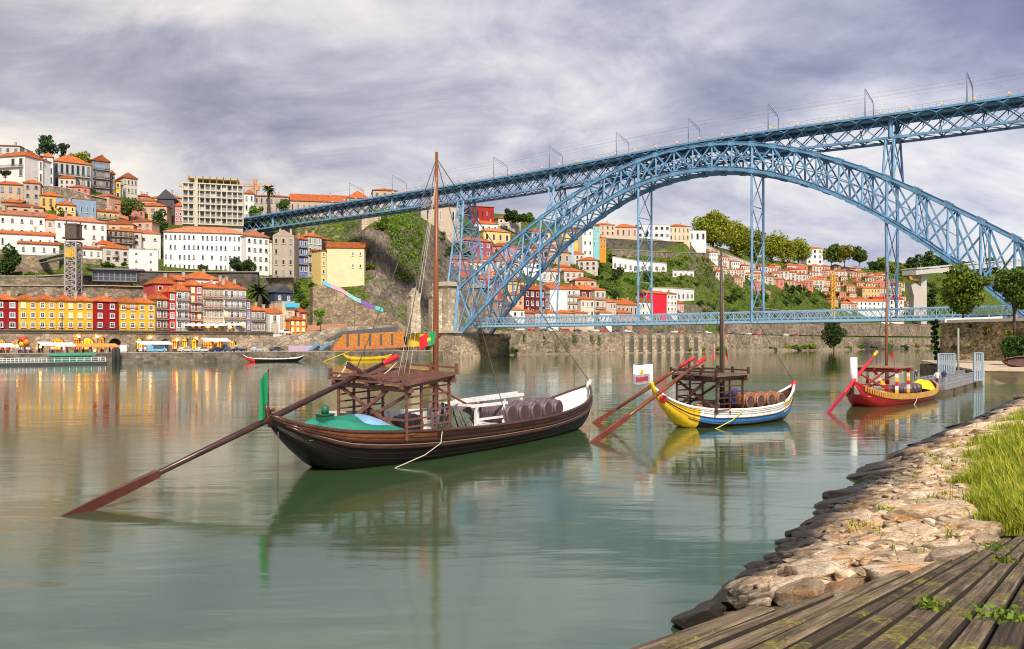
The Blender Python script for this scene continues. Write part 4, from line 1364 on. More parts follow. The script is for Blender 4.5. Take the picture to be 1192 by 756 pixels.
house("white house with an orange roof right behind the concrete block", 284, 296, 258, 226, WHITE, ("hip", 2.4), 3, 2, 14, 10, 400, "grey", (.4, .5), down=8)
house("grey stone house with three rows of windows right of the crane", 296, 336, 250, 229, (0.45, 0.38, 0.33), ("hip", 1.4), 2, 7, 12, 10, 405, "grey", (.4, .5), rmat=TILE_B, down=8, chim=1)
house("long low house with a bright orange roof above the left end of the bridge deck", 337, 404, 252, 235, (0.50, 0.38, 0.32), ("gable", 4.5), 1, 10, 12, 14, 412, "grey", (.3, .5), down=8, chim=1)
house("small house with an orange pyramid roof beside the long orange roof", 404, 429, 250, 231, (0.46, 0.36, 0.30), ("hip", 4.4), 2, 3, 12, 12, 408, "grey", (.35, .5), down=8)
house("tan house with a red roof peeking over the deck left of the mast", 434, 462, 245, 222, (0.52, 0.40, 0.30), ("hip", 1.8), 2, 3, 12, 12, 405, "grey", (.35, .5), down=10)
# ruined facade, blue house, cream house
def ruined():
    r = house("tall ruined stone facade with empty windows and a white side, under the bridge deck", 317.5, 342.5, 324, 275, (0.42, 0.35, 0.29), ("gablef", 2.2), 4, 3, 6, 12, 322, "stone", (.42, .5), rmat=plaster((0.40, 0.33, 0.27), .6), so=0, o=.1, down=4, stain=.9)
    return r
ruined()
house("white plastered wing with a stepped gable left of the ruined stone facade", 296.5, 317, 324, 281, (0.72, 0.70, 0.66), ("shed", 2.8), 3, 2, 40, 9, 324, "stone", (.25, .4), rmat=TILE_P, so=.05, down=4, stain=.6)
house("narrow blue and violet house with enclosed galleries", 343, 358, 318, 279, (0.20, 0.22, 0.46), ("hip", 1.8), 4, 3, 44, 9, 336, "white", (.55, .62), balc=((1, "blue"), (2, "blue"), (3, "blue")), rmat=TILE_B, down=5)
house("narrow grey green house with white windows and green railings", 358.3, 374.5, 320, 276, (0.46, 0.46, 0.40), ("hip", 1.8), 4, 3, 44, 9, 340, "white", (.5, .6), balc=((1, "iron"), (2, "iron")), down=6)
house("slim yellow edge house with a green balcony beside the blank cream wall", 373.5, 379.5, 332, 292, (0.74, 0.56, 0.22), ("shed", .8), 4, 1, 44, 7, 328, "white", (.5, .5), down=8)
house("cream house with one big blank wall and an orange roof above the painted stairs", 380, 424, 331, 289, (0.76, 0.62, 0.38), ("gable", 2.8), 3, 5, 6, 11, 330, "white", (.3, .3), skip=tuple((r_, c) for r_ in range(3) for c in range(3)) + ((0, 3), (0, 4)), down=6, stain=.2)
house("low reddish house with a small roof behind the cream house", 356, 384, 290, 279, (0.42, 0.22, 0.18), ("hip", 2.0), 1, 4, 20, 10, 362, "white", (.35, .5), down=8)

# ---- left of and behind the iron tower
house("large plain stone house with an orange roof behind the long mast", 490, 535, 263, 240, (0.50, 0.40, 0.32), ("hip", 3.2), 1, 3, 18, 14, 400, "white", (.2, .5), down=8)
rc = house("round looking dark red house on the skyline behind the iron tower", 548, 575, 257, 241, (0.34, 0.03, 0.02), ("hip", 1.4), 1, 5, 18, 16, 492, "red", (.3, .4), rmat=TILE_B, down=8)
mid = [
 ("white and orange house just under the dark red skyline house", 552, 580, 272, 261, WHITE, 1, 4), ("pink roofed white house with small windows left of the trees", 580, 606, 268, 255, (0.60, 0.52, 0.46), 2, 4),
 ("yellow house with white windows under the skyline trees", 563, 594, 284, 270, PYEL, 1, 4), ("violet pink house seen through the iron tower", 541, 572, 300, 281, (0.34, 0.10, 0.16), 2, 4),
 ("rose house above the first arch panel", 573, 600, 301, 287, (0.50, 0.16, 0.18), 1, 3), ("red brown house with an orange roof beside the tower leg", 524, 546, 318, 302, (0.44, 0.12, 0.08), 1, 3),
 ("cream house behind the foot of the arch, upper one", 545, 575, 321, 306, CREAM, 1, 4), ("grey house with a red roof seen between arch diagonals", 578, 606, 318, 305, GREYW, 1, 3),
 ("white house below the orange roofs seen through the arch", 604, 630, 322, 306, WHITE, 2, 3), ("salmon house in the middle of the arch lattice", 610, 640, 303, 289, (0.56, 0.22, 0.14), 1, 3),
 ("stone house on the slope right of the salmon one", 640, 664, 308, 294, TANW, 1, 3), ("white cottage in the shade behind the arch ribs", 630, 652, 330, 316, (0.62, 0.56, 0.52), 1, 3),
 ("crimson house with small panes low behind the arch foot", 556, 584, 341, 325, (0.42, 0.05, 0.06), 2, 3), ("ochre house beside the crimson one low behind the arch", 586, 610, 343, 328, OCH, 1, 3),
 ("white house with an orange roof seen just left of the first hanging trestle", 588, 611, 371, 361, WHITE, 1, 3), ("brown house with dark eaves behind the lower deck near the arch foot", 556, 586, 366, 350, (0.3, 0.2, 0.16), 2, 3),
 ("little grey house half hidden by the slanted arch rib", 640, 662, 293, 281, GREYW, 1, 3)]
for i, (lab, x0, x1, yb, yt, c, rw, cl_) in enumerate(mid):
    house(lab, x0, x1, yb, yt, c, ("hip", 2.4), rw, cl_, 15 + 7 * (i % 4), 10, None, "white", (.4, .5), down=8, rmat=(TILE, TILE_B, TILE_P)[i % 3])
house("tan villa with an orange roof on the ridge, left one of the skyline group", 693, 716, 275, 262, (0.62, 0.46, 0.34), ("hip", 2.0), 2, 4, 8, 12, 585, "grey", (.35, .5), down=8)
house("wide orange roofed house on the ridge between villa and modern block", 716, 742, 277, 265, (0.60, 0.44, 0.34), ("hip", 3.4), 1, 4, 8, 14, 600, "grey", (.3, .5), down=8)
house("long white modern block with dark window bands on the ridge", 742, 780, 278, 262, (0.62, 0.62, 0.66), ("flat", 0), 2, 6, 4, 14, 615, "grey", (.8, .4), down=8)
house("grand tan house with an orange roof just left of the big plane tree", 779, 803, 281, 264, (0.62, 0.50, 0.34), ("hip", 2.6), 2, 5, 6, 14, 620, "grey", (.35, .5), down=8)
house("white box house beside the big plane tree on the ridge", 802, 822, 282, 269, WHITE, ("flat", 0), 1, 3, 6, 12, 630, "grey", (.4, .5), down=8)
house("yellow house in the sloping row right of the arch", 654, 682, 282, 270, (0.72, 0.50, 0.12), ("hip", 1.8), 2, 4, 24, 10, 515, "white", (.4, .5), down=10)
house("tall white blank house in the sloping row", 678, 690, 300, 266, WHITE, ("shed", 1.5), 3, 2, 24, 10, 512, "grey", (.3, .3), down=8)
house("turquoise house beside the tall white one", 690.4, 698, 288, 263, (0.24, 0.52, 0.56), ("shed", 1.4), 3, 2, 24, 10, 516, "white", (.4, .5), down=8)
house("bright orange house at the end of the sloping row", 698.3, 705.5, 291, 277, (0.70, 0.26, 0.03), ("shed", 1.2), 2, 2, 24, 9, 518, "white", (.4, .5), down=8)
house("pale blue rounded front below the sloping row", 661, 668, 301, 281, (0.36, 0.50, 0.66), ("flat", 0), 2, 1, 24, 7, 505, "white", (.3, .4), down=10)
# ---- far bank riverside row seen under the arch
farrow = [
 ("dark maroon house with an orange roof left of the first trestle", 611, 634.5, 369, 338, MAROON, ("gable", 2.6), 3, 4, {}),
 ("brown balcony house with a low roof between maroon and white houses", 634.8, 640, 371, 343, BROWN, ("shed", 1.2), 3, 2, {}),
 ("big white blank sided house with orange roof seen between trestles", 640.3, 660, 371, 337, WHITE, ("gable", 2.2), 1, 1, dict(skip=((0, 0),))),
 ("white house with iron balconies next to the blank sided one", 660.3, 675, 371, 337, (0.62, 0.56, 0.52), ("hip", 2.0), 4, 3, dict(balc=((1, "iron"), (2, "iron"), (3, "iron")))),
 ("purple brown gabled house with a wide orange roof", 675.3, 692, 350, 338, MAROON, ("gable", 2.8), 1, 2, dict(fwd=4)),
 ("narrow cream house front in the shade of the purple gable", 692.3, 705, 371, 338, (0.58, 0.46, 0.36), ("hip", 1.6), 3, 2, dict(balc=((1, "iron"), (2, "iron")))),
 ("small white house with an orange roof in front of the purple gable", 676, 691.7, 371, 349, (0.62, 0.55, 0.45), ("hip", 2.0), 2, 3, dict(fwd=6)),
 ("tan house with an orange roof left of the wide orange roof", 705.3, 717.5, 371, 352, (0.52, 0.42, 0.34), ("hip", 2.0), 2, 3, {}),
 ("broad low house under the widest orange roof by the second trestle", 718, 742, 370, 355, (0.44, 0.32, 0.24), ("hip", 3.6), 1, 5, {}),
 ("white dormered house right beside the second trestle", 742.3, 760, 370, 352, (0.66, 0.60, 0.52), ("gablef", 2.4), 2, 4, {}),
 ("bright red sided house with an orange roof right of the second trestle", 752, 776, 363, 342, (0.60, 0.02, 0.04), ("gable", 1.8), 1, 1, dict(skip=((0, 0),), fwd=2)),
 ("white house with grey balconies attached to the bright red one", 776.3, 788, 364, 342.5, (0.66, 0.62, 0.58), ("hip", 1.4), 3, 3, dict(fwd=2)),
 ("little pink house at the right end of the far riverside row", 788.3, 796, 366, 353, PINKW, ("hip", 1.6), 1, 2, {}),
]
for lab, x0, x1, yb, yt, c, rf, rw, cl_, kw in farrow:
    house(lab, x0, x1, yb, yt, c, rf, rw, cl_, 30, 10, kw.pop("Y", None), "white", (.5, .55), down=6, group="houses of the far riverside row", name="row_house", **kw)
low_front = [(611, 622), (623, 636), (637, 650), (651, 668), (669, 684), (698, 712), (719, 736)]
adj = ["leftmost", "second", "third", "fourth", "fifth", "sixth", "last"]
for i, (x0, x1) in enumerate(low_front):
    house("low orange roofed house behind the lower deck, %s of seven from the left" % adj[i], x0, x1, 376, 364.5, [(0.34, 0.2, 0.15), GREYW, WHITE, TANW, (0.5, 0.4, 0.32), WHITE, (0.5, 0.25, 0.2)][i], ("hip", 1.5), 1, 3, 30, 7, ter_depth((x0 + x1) / 2, 376) - 4, "white", (.4, .5), down=5, group="low houses by the lower deck", name="low_house")

# terrace walls (white niches) and stone terraces
def px_wall(label, pts_top, pts_bot, Yoff, mat, name="terrace_wall", group=None, thick=1.2, niches=0):
    r = None
    front_t, front_b = [], []
    for (x, yt), (_, yb) in zip(pts_top, pts_bot):
        Y = ter_depth(x, yb) + Yoff
        front_t.append(P(x, yt, Y)); front_b.append(P(x, yb, Y))
    c = sum(front_b, Vector()) / len(front_b)
    r = thing(name, label, "wall", c, 0, group)
    m = MB(); n = len(front_t)
    off = Vector((0, thick, 0))
    vs = front_b + front_t + [p + off for p in front_t] + [p + off for p in front_b]
    fs = []
    for i in range(n - 1):
        for k in range(3):
            a = k * n + i
            fs.append((a, a + 1, a + n + 1, a + n))
    fs += [(0, n, 2 * n, 3 * n), (n - 1, 4 * n - 1, 3 * n - 1, 2 * n - 1)]
    m.add(vs, fs)
    obj("masonry", m, mat, r, True)
    m = MB()
    for i in range(n - 1):
        m.bar(front_t[i] + Vector((0, thick / 2, .12)), front_t[i + 1] + Vector((0, thick / 2, .12)), thick + .3, .24)
    obj("coping", m, FRAMES["stone"], r, True)
    if niches:
        for i in range(niches):
            ug = (i + .5) / niches * (n - 1); sg = min(n - 2, int(ug)); u = ug - sg
            a, b_ = front_b[sg], front_b[sg + 1]; at, bt = front_t[sg], front_t[sg + 1]
            q = a.lerp(b_, u); t_ = at.lerp(bt, u); hh = (t_ - q).length
            d = (b_ - a); d.z = 0; d.normalize()
            m = MB(); w_ = (b_ - a).length * (n - 1) / niches * .20
            pts = [Vector((0, 0, hh * .2)) - d * w_, Vector((0, 0, hh * .2)) + d * w_, Vector((0, 0, hh * .5)) + d * w_, Vector((0, 0, hh * .62)), Vector((0, 0, hh * .5)) - d * w_]
            m.prism([q + p + Vector((0, -.08, 0)) for p in pts], (0, .3, 0))
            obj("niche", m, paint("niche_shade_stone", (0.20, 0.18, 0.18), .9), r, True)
    return r
WWALL = plaster((0.74, 0.72, 0.72), .45)
px_wall("upper long white terrace wall with a row of small niches on the green slope", [(713, 299), (740, 303.5), (776, 306.5)], [(713, 315), (740, 318), (776, 317)], -1, WWALL, niches=9)
px_wall("short white terrace wall right of the long niched one", [(783, 314.5), (808, 315.5)], [(783, 323), (808, 323.5)], -1, WWALL, niches=4)
px_wall("lower white terrace wall with niches above the red sided house", [(758, 335), (785, 335.5), (808, 337)], [(758, 350), (785, 352), (808, 350)], -1, WWALL, niches=9)
px_wall("high dark stone wall under the ridge trees", [(704, 277.5), (750, 280), (818, 283)], [(704, 289), (750, 292), (818, 293)], -1, ST_DARK)
px_wall("second dark stone terrace wall below the ridge wall", [(712, 290.5), (760, 293), (826, 295.5)], [(712, 300), (760, 302), (826, 304)], -1, stone("terrace_stone", (0.30, 0.23, 0.17), (0.16, 0.13, 0.11), .5, moss=.4))
px_wall("pale road wall climbing along the ridge below the row of plane trees", [(822, 285), (850, 297), (880, 308)], [(822, 290), (850, 303), (880, 314)], -1, plaster((0.55, 0.46, 0.40), .6))
px_wall("low grey stone wall above the far embankment road, below the tiny houses", [(838, 374), (900, 375.5), (980, 377), (1090, 378)], [(838, 388), (900, 390), (980, 391), (1090, 392)], -2, MATS["terrace_stone"])
px_wall("brown stone terrace wall on the slope left of the yellow crane mast", [(878, 358), (930, 364), (962, 366)], [(878, 366), (930, 373), (962, 375)], -1, ST_DARK)
# retaining walls on the left slope
px_wall("long upper rubble retaining wall above the riverside row", [(-30, 322), (40, 322), (78, 320), (110, 322), (150, 322)], [(-30, 338), (40, 338), (78, 338), (110, 338), (150, 338)], -1.5, stone("rubble_wall", (0.34, 0.27, 0.19), (0.19, 0.15, 0.11), 1.0, moss=.35), thick=2)
px_wall("lower rubble retaining wall right behind the roofs of the riverside row", [(-30, 332.5), (60, 333), (120, 333), (185, 335)], [(-30, 350), (60, 350), (120, 350), (185, 350)], -2.5, MATS["rubble_wall"], thick=2)
px_wall("curved garden wall of grey stone below the terrace with blue shutters", [(46, 216), (75, 219), (105, 228), (132, 234)], [(46, 226), (75, 238), (105, 246), (132, 250)], -1, stone("garden_stone", (0.34, 0.28, 0.22), (0.20, 0.17, 0.14), .8, moss=.4), thick=1.5)
px_wall("dark retaining wall under the huge white building", [(160, 316), (230, 317), (300, 317)], [(160, 336), (230, 338), (300, 336)], -2, ST_DARK, thick=2)
px_wall("tan stone retaining wall under the ruined facade", [(306, 323), (340, 323)], [(306, 352), (340, 345)], -3, ST_TAN, thick=3)
px_wall("stone bank wall climbing at the left above the white houses", [(100, 254), (130, 257), (152, 262)], [(100, 268), (130, 272), (152, 280)], -1, MATS["garden_stone"])

# ---- painted stairs wall
YW = 296
o_ = px_block("great_retaining_wall", "great tan rubble wall that slopes down to the right beside the cliff", "wall", [(364, 392), (478, 392), (478, 384), (460, 373), (446, 364), (428, 358), (412, 350), (396, 340), (376, 332), (364, 334)], YW, 24, 5, stone("great_wall_stone", (0.37, 0.27, 0.18), (0.22, 0.17, 0.12), .95, moss=.25))
ms = MB()
sp = [(376, 331.5), (396, 339.5), (412, 349.5), (428, 357.5), (446, 363.5)]
cols_ = [S(110, 190, 215), S(235, 160, 185), S(150, 200, 205), S(130, 95, 175), S(90, 205, 195)]
smat = [paint("mural_%s" % n_, c, .7, .25) for n_, c in zip(("blue", "pink", "teal", "violet", "mint"), cols_)]
D_ = np.array([math.cos(math.radians(24)), math.sin(math.radians(24))]); O_ = np.array([(421 - CX) / F * YW, YW])
for i in range(len(sp) - 1):
    for k in range(4):
        u, v = k / 4, (k + 1) / 4
        a = (sp[i][0] + (sp[i + 1][0] - sp[i][0]) * u, sp[i][1] + (sp[i + 1][1] - sp[i][1]) * u)
        b_ = (sp[i][0] + (sp[i + 1][0] - sp[i][0]) * v, sp[i][1] + (sp[i + 1][1] - sp[i][1]) * v)
        pa, pb = on_line(a[0], O_, D_), on_line(b_[0], O_, D_)
        A_, B_ = P(a[0], a[1], pa[1]), P(b_[0], b_[1], pb[1])
        ms.prism([A_, B_, B_ + Vector((0, 0, 1.35)), A_ + Vector((0, 0, 1.35))], (-.3, .5, 0), (i + (k > 1)) % 5)
o_ = obj("painted_stair_parapet", ms, smat)
c = Vector(ms.v[0])
for v in o_.data.vertices: v.co -= c
o_.location = c
tag(o_, "stair parapet painted in pastel blue, pink and violet on top of the great wall", "parapet")

# ---- lift tower, glass pavilion
def lift_tower():
    Y = ter_depth(85, 346) - 4
    base = P(85.5, 348, Y); sc_ = Y / F
    r = thing("lift_tower", "grey steel lattice lift tower with a dark cabin on top and a yellow band", "tower", base)
    H = (348 - 282) * sc_; w_ = 14 * sc_ / 2
    m = MB(); GR = paint("lift_steel", (0.34, 0.30, 0.29), .5, .15)
    C = lambda i, j, z: Vector((i * w_ * .9, j * w_ * .9, z))
    for i in (-1, 1):
        for j in (-1, 1): m.bar(C(i, j, -2), C(i, j, H), .42)
    n_ = 9
    for k in range(n_):
        a, b_ = H * k / n_, H * (k + 1) / n_
        for j in (-1, 1):
            m.bar(C(-1, j, a), C(1, j, b_), .2); m.bar(C(1, j, a), C(-1, j, b_), .2); m.bar(C(-1, j, b_), C(1, j, b_), .24)
            m.bar(C(j, -1, a), C(j, 1, b_), .2); m.bar(C(j, -1, b_), C(j, 1, b_), .24)
    m.bar((0, 0, 0), (0, 0, H), 1.2)
    obj("lattice", m, GR, r)
    m = MB(); m.box((0, 0, H + 1.0), (w_ * 2.5, w_ * 2.4, .5)); m.box((0, 0, H + 3.0), (w_ * 1.9, w_ * 1.8, 3.6)); m.box((0, 0, H + 5.0), (w_ * 2.1, w_ * 2, .4))
    for i in (-1, 1): m.box((i * w_ * 1.15, 0, H + 3.2), (.3, .3, 5.5))
    obj("cabin", m, paint("lift_dark", (0.10, 0.07, 0.06), .5), r)
    m = MB()
    for q in range(-2, 3): m.box((q * w_ * .36, -w_ * .95, H * .80), (w_ * .28, .2, 2.6))
    obj("yellow_band", m, paint("lift_yellow", (0.72, 0.38, 0.03), .5), r)
    # walkway to the hill
    A_ = P(47, 303, ter_depth(47, 303) - 1) - base; B_ = Vector((-w_, 0, H * .80))
    m = MB(); m.bar(A_, B_, 2.2, .3)
    d = B_ - A_
    for s_ in (-1, 1):
        for q in range(13):
            p = A_ + d * q / 12 + Vector((0, s_ * 1.05, 0)); m.bar(p, p + Vector((0, 0, 1.1)), .08)
        m.bar(A_ + Vector((0, s_ * 1.05, 1.1)), B_ + Vector((0, s_ * 1.05, 1.1)), .1); m.bar(A_ + Vector((0, s_ * 1.0, -1.2)), B_ + Vector((0, s_ * 1.0, -1.2)), .3)
    obj("walkway", m, GR, r)
lift_tower()
def pavilion():
    Y = ter_depth(133, 340) - 5
    sc_ = Y / F
    base = P(134, 341, Y)
    r = thing("glass_pavilion", "long glass walled pavilion with a flat overhanging roof on a stone base", "pavilion", base, math.radians(18))
    W = 48 * sc_
    m = MB(); m.box((-W * .06, 3, 12 * sc_ / 2 - 1), (W * .8, 6, 12 * sc_ + 2)); obj("stone_base", m, ST_TAN, r)
    z0 = 13 * sc_
    m = MB(); m.box((0, 2.6, z0 + 0.1), (W, 7.4, .35)); m.box((0, 2.6, 27 * sc_), (W * 1.28, 9, .5)); obj("roof_slab", m, paint("dark_concrete", (0.18, 0.17, 0.18), .7), r)
    m = MB(); m.box((0, 2.6, (z0 + 27 * sc_) / 2), (W * .97, 6.6, 27 * sc_ - z0 - .6)); obj("glass_wall", m, glass("pavilion_glass", (0.10, 0.12, 0.15), .1), r)
    m = MB()
    for k in range(9): m.box((-W * .48 + W * .96 * k / 8, -.78, (z0 + 27 * sc_) / 2), (.16, .14, 27 * sc_ - z0 - .5))
    m.box((0, -.8, z0 + 1.3), (W, .1, .12)); obj("mullions", m, FRAMES["grey"], r)
pavilion()
# construction crane behind the concrete block, yellow crane far right
def crane(label, x, yb, yt, Y, jib0, jib1, yj, c, wd=.9):
    base = P(x, yb, Y); sc_ = Y / F; H = (yb - yt) * sc_
    r = thing("tower_crane", label, "crane", base)
    M_ = paint("crane_" + str(int(x)), c, .5, .1)
    m = MB()
    for i in (-1, 1):
        for j in (-1, 1): m.bar((i * wd, j * wd, -3), (i * wd, j * wd, H), .4 * wd)
    n_ = max(4, int(H / (2.4 * wd)))
    for k in range(n_):
        a, b_ = H * k / n_, H * (k + 1) / n_
        for j in (-1, 1):
            m.bar((-wd, j * wd, a), (wd, j * wd, b_), .26 * wd); m.bar((j * wd, -wd, a), (j * wd, wd, b_), .26 * wd)
    obj("mast", m, M_, r)
    if jib1 > jib0:
        m = MB(); z = (yb - yj) * sc_; a, b_ = (jib0 - x) * sc_, (jib1 - x) * sc_
        for dy in (-.6, .6): m.bar((a, dy, z), (b_, dy, z), .3)
        m.bar((a * .92, 0, z + 1.2), (b_ * .9, 0, z + 1.2), .3)
        n_ = int((b_ - a) / 2.5)
        for k in range(n_): m.bar((a + (b_ - a) * k / n_, 0, z), (a + (b_ - a) * (k + .5) / n_, 0, z + 1.2), .18); m.bar((a + (b_ - a) * (k + .5) / n_, 0, z + 1.2), (a + (b_ - a) * (k + 1) / n_, 0, z), .18)
        obj("jib", m, M_, r)
        m = MB(); m.box((1.2, 0, z - 1.2), (1.6, 1.6, 1.8)); obj("cab", m, M_, r)
crane("orange tower crane with a long thin jib behind the concrete block", 297, 248, 208, 425, 208, 318, 217, (0.62, 0.30, 0.10), .7)
crane("yellow orange mast of a crane standing far upriver behind the lower deck", 969.5, 400, 318, 575, 0, 0, 0, (0.75, 0.34, 0.01), 1.0)

# ---- crowded far hillside cluster
def cluster(spots=None, where="in the crowded cluster on the far hillside", gname="far cluster", size=1.0, seed=5):
    r_ = random.Random(seed)
    protos = []
    kinds = [((0.60, 0.52, 0.46), TILE, "tiny white house with an orange roof " + where, "white houses in the " + gname),
             ((0.60, 0.38, 0.26), TILE_B, "tiny tan house with a dark red roof " + where, "tan houses in the " + gname),
             ((0.62, 0.22, 0.16), TILE_P, "tiny salmon house with a pinkish roof " + where, "salmon houses in the " + gname),
             ((0.42, 0.46, 0.56), TILE, "tiny blue grey house, orange roof, " + where, "blue grey houses in the " + gname)]
    for k, (c, rm, lab, grp) in enumerate(kinds):
        root = thing("hill_house", lab, "house", (0, -900 - 40 * k, -60), 0, grp)
        W, D, H = 9.5, 8, 7.0
        m = MB(); m.box((W / 2 - W / 2, D / 2, (H - 6) / 2), (W, D, H + 6)); obj("wall", m, plaster(c, .4), root)
        rf = roof_mb("hip", W, D, H, 2.4, .4, .4)
        rf.v = [(v[0] - W / 2, v[1], v[2]) for v in rf.v]
        obj("roof", rf, rm, root)
        for a in (-1, 0, 1):
            for b_ in (0, 1): put_window(root, a * 2.9, 2.0 + b_ * 3.0, 1.3, 1.7, "grey", False)
        protos.append(root)
    used = set()
    far = spots is None; spots = spots or []
    for y0, xa, xb, st in ((314, 905, 1010, 10), (319, 888, 1035, 9.5), (325, 893, 1050, 9.5), (331, 905, 1052, 9.5), (337, 960, 1054, 10), (344, 966, 1056, 10), (351, 972, 1058, 11), (358, 985, 1058, 12)) if far else ():
        x = xa
        while x < xb:
            spots.append((x + r_.uniform(-2, 2), y0 + (x - 970) * .02 + r_.uniform(-1.5, 1.5)))
            x += st * r_.uniform(1.0, 1.6)
    for x, y in spots:
        k = r_.choices([0, 1, 2, 3], [.52, .2, .2, .08])[0]
        if k in used:
            o = copy_tree(protos[k])
        else:
            o = protos[k]; used.add(k)
        Y = ter_depth(x, y + 4)
        o.location = P(x, y + 4, Y - 3)
        o.rotation_euler = (0, 0, math.radians(r_.uniform(-15, 45)))
        s_ = r_.uniform(.8, 1.15) * size
        o.scale = (s_ * r_.uniform(.9, 1.4), s_, s_ * r_.uniform(.75, 1.1))
    # the strip of pale houses along the climbing road
cluster()
cluster([(132, 268), (141, 276), (150, 283), (163, 268), (172, 282), (158, 253), (168, 244), (178, 252), (30, 252), (58, 262), (92, 226), (78, 218), (118, 240), (142, 247), (125, 296), (136, 303)], "squeezed among the old town houses", "old town gaps", .8, 6)
cluster([(600, 300), (622, 296), (655, 318), (668, 326), (640, 342), (622, 348), (600, 352), (575, 330), (560, 312), (682, 336), (660, 342), (684, 312), (566, 350), (646, 300), (630, 280), (672, 304), (590, 314)], "on the slope seen through the arch", "slope behind the arch", .95, 7)
cluster([(r__ * 9.2 + 834, 312 + r__ * 2.1) for r__ in range(8)] + [(860, 328), (880, 334), (893, 342), (838, 322)], "below the road with the plane trees", "slope below the plane trees", .8, 8)
strip = [(826, 836), (838, 849), (851, 861), (863, 873), (875, 886)]
for i, (x0, x1) in enumerate(strip):
    xm = (x0 + x1) / 2
    yb = 297 + (xm - 826) * .42
    house("pale house on the climbing road, %s from the left of five" % ["first", "second", "third", "fourth", "fifth"][i], x0, x1, yb + 6, yb - 5, [WHITE, (0.62, 0.5, 0.42), WHITE, (0.6, 0.54, 0.5), (0.66, 0.5, 0.44)][i], ("hip", 1.6), 2, 4, 20, 9, ter_depth(xm, yb + 6) - 3, "grey", (.4, .45), down=8, rmat=(TILE_P, TILE)[i % 2], group="pale houses on the climbing road", name="hill_house")
house("white block with an orange roof standing alone above the far trees", 939, 958, 308, 290, WHITE, ("hip", 3.0), 3, 3, 8, 14, 905, "grey", (.4, .5), down=10)
house("long white house with red shutters low in the far cluster", 990, 1035, 362, 351, WHITE, ("gable", 2.6), 2, 9, 10, 12, ter_depth(1012, 362) - 25, "grey", (.35, .5), down=14)
house("red roofed white hall right of the far trestle", 1018, 1052, 369, 349, (0.70, 0.62, 0.56), ("gable", 3.0), 3, 6, 10, 14, ter_depth(1035, 366) - 30, "grey", (.4, .5), down=14, rmat=tiles((0.5, 0.03, 0.02), "red_sheet_roof"))
house("ochre house with many windows in the middle of the far cluster", 1004, 1024, 348, 336, OCH, ("hip", 2.4), 2, 6, 10, 10, ter_depth(1014, 348) - 18, "white", (.45, .5), down=10)

# ---- concrete road bridge far right
def far_bridge():
    Y = 640; sc_ = Y / F
    r = thing("concrete_bridge", "pale concrete road bridge with a thick pier behind the end of the iron arch", "bridge", P(1072, 372, Y))
    m = MB()
    a, b_, t, u = P(1058, 318, Y - 30), P(1196, 305, Y + 60), 0, 0
    m.bar(a, b_, 11, 3.4)
    m.bar(a + Vector((0, 0, 2.8)), b_ + Vector((0, 0, 2.8)), 12.5, 1.0)
    obj("deck", m, plaster((0.48, 0.45, 0.42), .5), r, True)
    m = MB(); q = P(1074, 370, Y - 18)
    m.box((q.x, q.y, q.z + 15), (4.2, 4, 40)); obj("pier", m, plaster((0.48, 0.45, 0.42), .5), r, True)
    m = MB(); m.prism([P(1058, 322, Y - 34), P(1069, 321, Y - 27), P(1069, 327, Y - 27), P(1060, 326, Y - 34)], (0, 5, 0)); obj("rusty_cladding", m, MATS["rust_roof"], r, True)
    px_block("concrete_slope", "smooth pale concrete slope under the pier of the far road bridge", "wall", [(1063, 372), (1075, 372), (1078, 350), (1074, 335), (1066, 330), (1060, 330), (1064, 345)], Y - 26, 10, 6, plaster((0.46, 0.40, 0.35), .5))
far_bridge()
# ================================================================ TREES AND SHRUBS
LEAF_D = leafmat("leaf_dark", (0.045, 0.090, 0.016))
LEAF_M = leafmat("leaf_mid", (0.085, 0.150, 0.022))
LEAF_Y = leafmat("leaf_yellow_green", (0.235, 0.270, 0.026))
LEAF_B = leafmat("leaf_bright", (0.130, 0.210, 0.020))
LEAF_BL = leafmat("leaf_blue_green", (0.050, 0.098, 0.045))

tree("tall airy tree standing above the manor roofs on the skyline", 55, 200, 151, 25, LEAF_BL, 372, n=900, k=14, trunk_frac=.25, seed=3, leafsize=.55)
tree("thin smaller tree right of the tall airy one on the skyline", 74, 200, 162, 12, LEAF_BL, 374, n=380, k=9, trunk_frac=.35, seed=4, leafsize=.5)
tree("wide yellow green tree behind the dark ruined house", 98, 200, 176, 30, LEAF_Y, 400, n=800, k=12, trunk_frac=.15, seed=5, leafsize=.6)
tree("clipped dark tree on the terrace at the left edge under the manor", 6, 213, 197, 22, LEAF_D, 322, n=500, k=8, trunk_frac=.4, seed=6, leafsize=.35)
tree("big dark green tree at the left edge beside the stone base", 9, 324, 283, 30, LEAF_D, ter_depth(9, 322) - 6, n=1500, k=14, trunk_frac=.05, seed=7, leafsize=.4)
tree("round green tree in front of the pale yellow house", 75, 262, 243, 19, LEAF_M, ter_depth(75, 258) - 9, n=600, k=8, trunk_frac=.1, seed=8, leafsize=.35)
tree("dark tree on the slope left of the slate gable", 187, 272, 247, 19, LEAF_D, ter_depth(187, 270) - 3, n=700, k=9, trunk_frac=.1, seed=9, leafsize=.45)
tree("broad dark tree above the yellow house gap", 152, 262, 230, 22, LEAF_M, ter_depth(152, 262) - 2, n=900, k=10, trunk_frac=.05, seed=10, leafsize=.45)
tree("round dark tree at the right end of the huge white building", 284, 324, 299, 30, LEAF_D, ter_depth(284, 322) - 9, n=1300, k=12, trunk_frac=.08, seed=11, leafsize=.4)
tree("light airy tree before the huge white building, left of the dark round one", 272, 322, 296, 16, LEAF_BL, ter_depth(272, 322) - 10, n=420, k=8, trunk_frac=.2, seed=12, leafsize=.4)
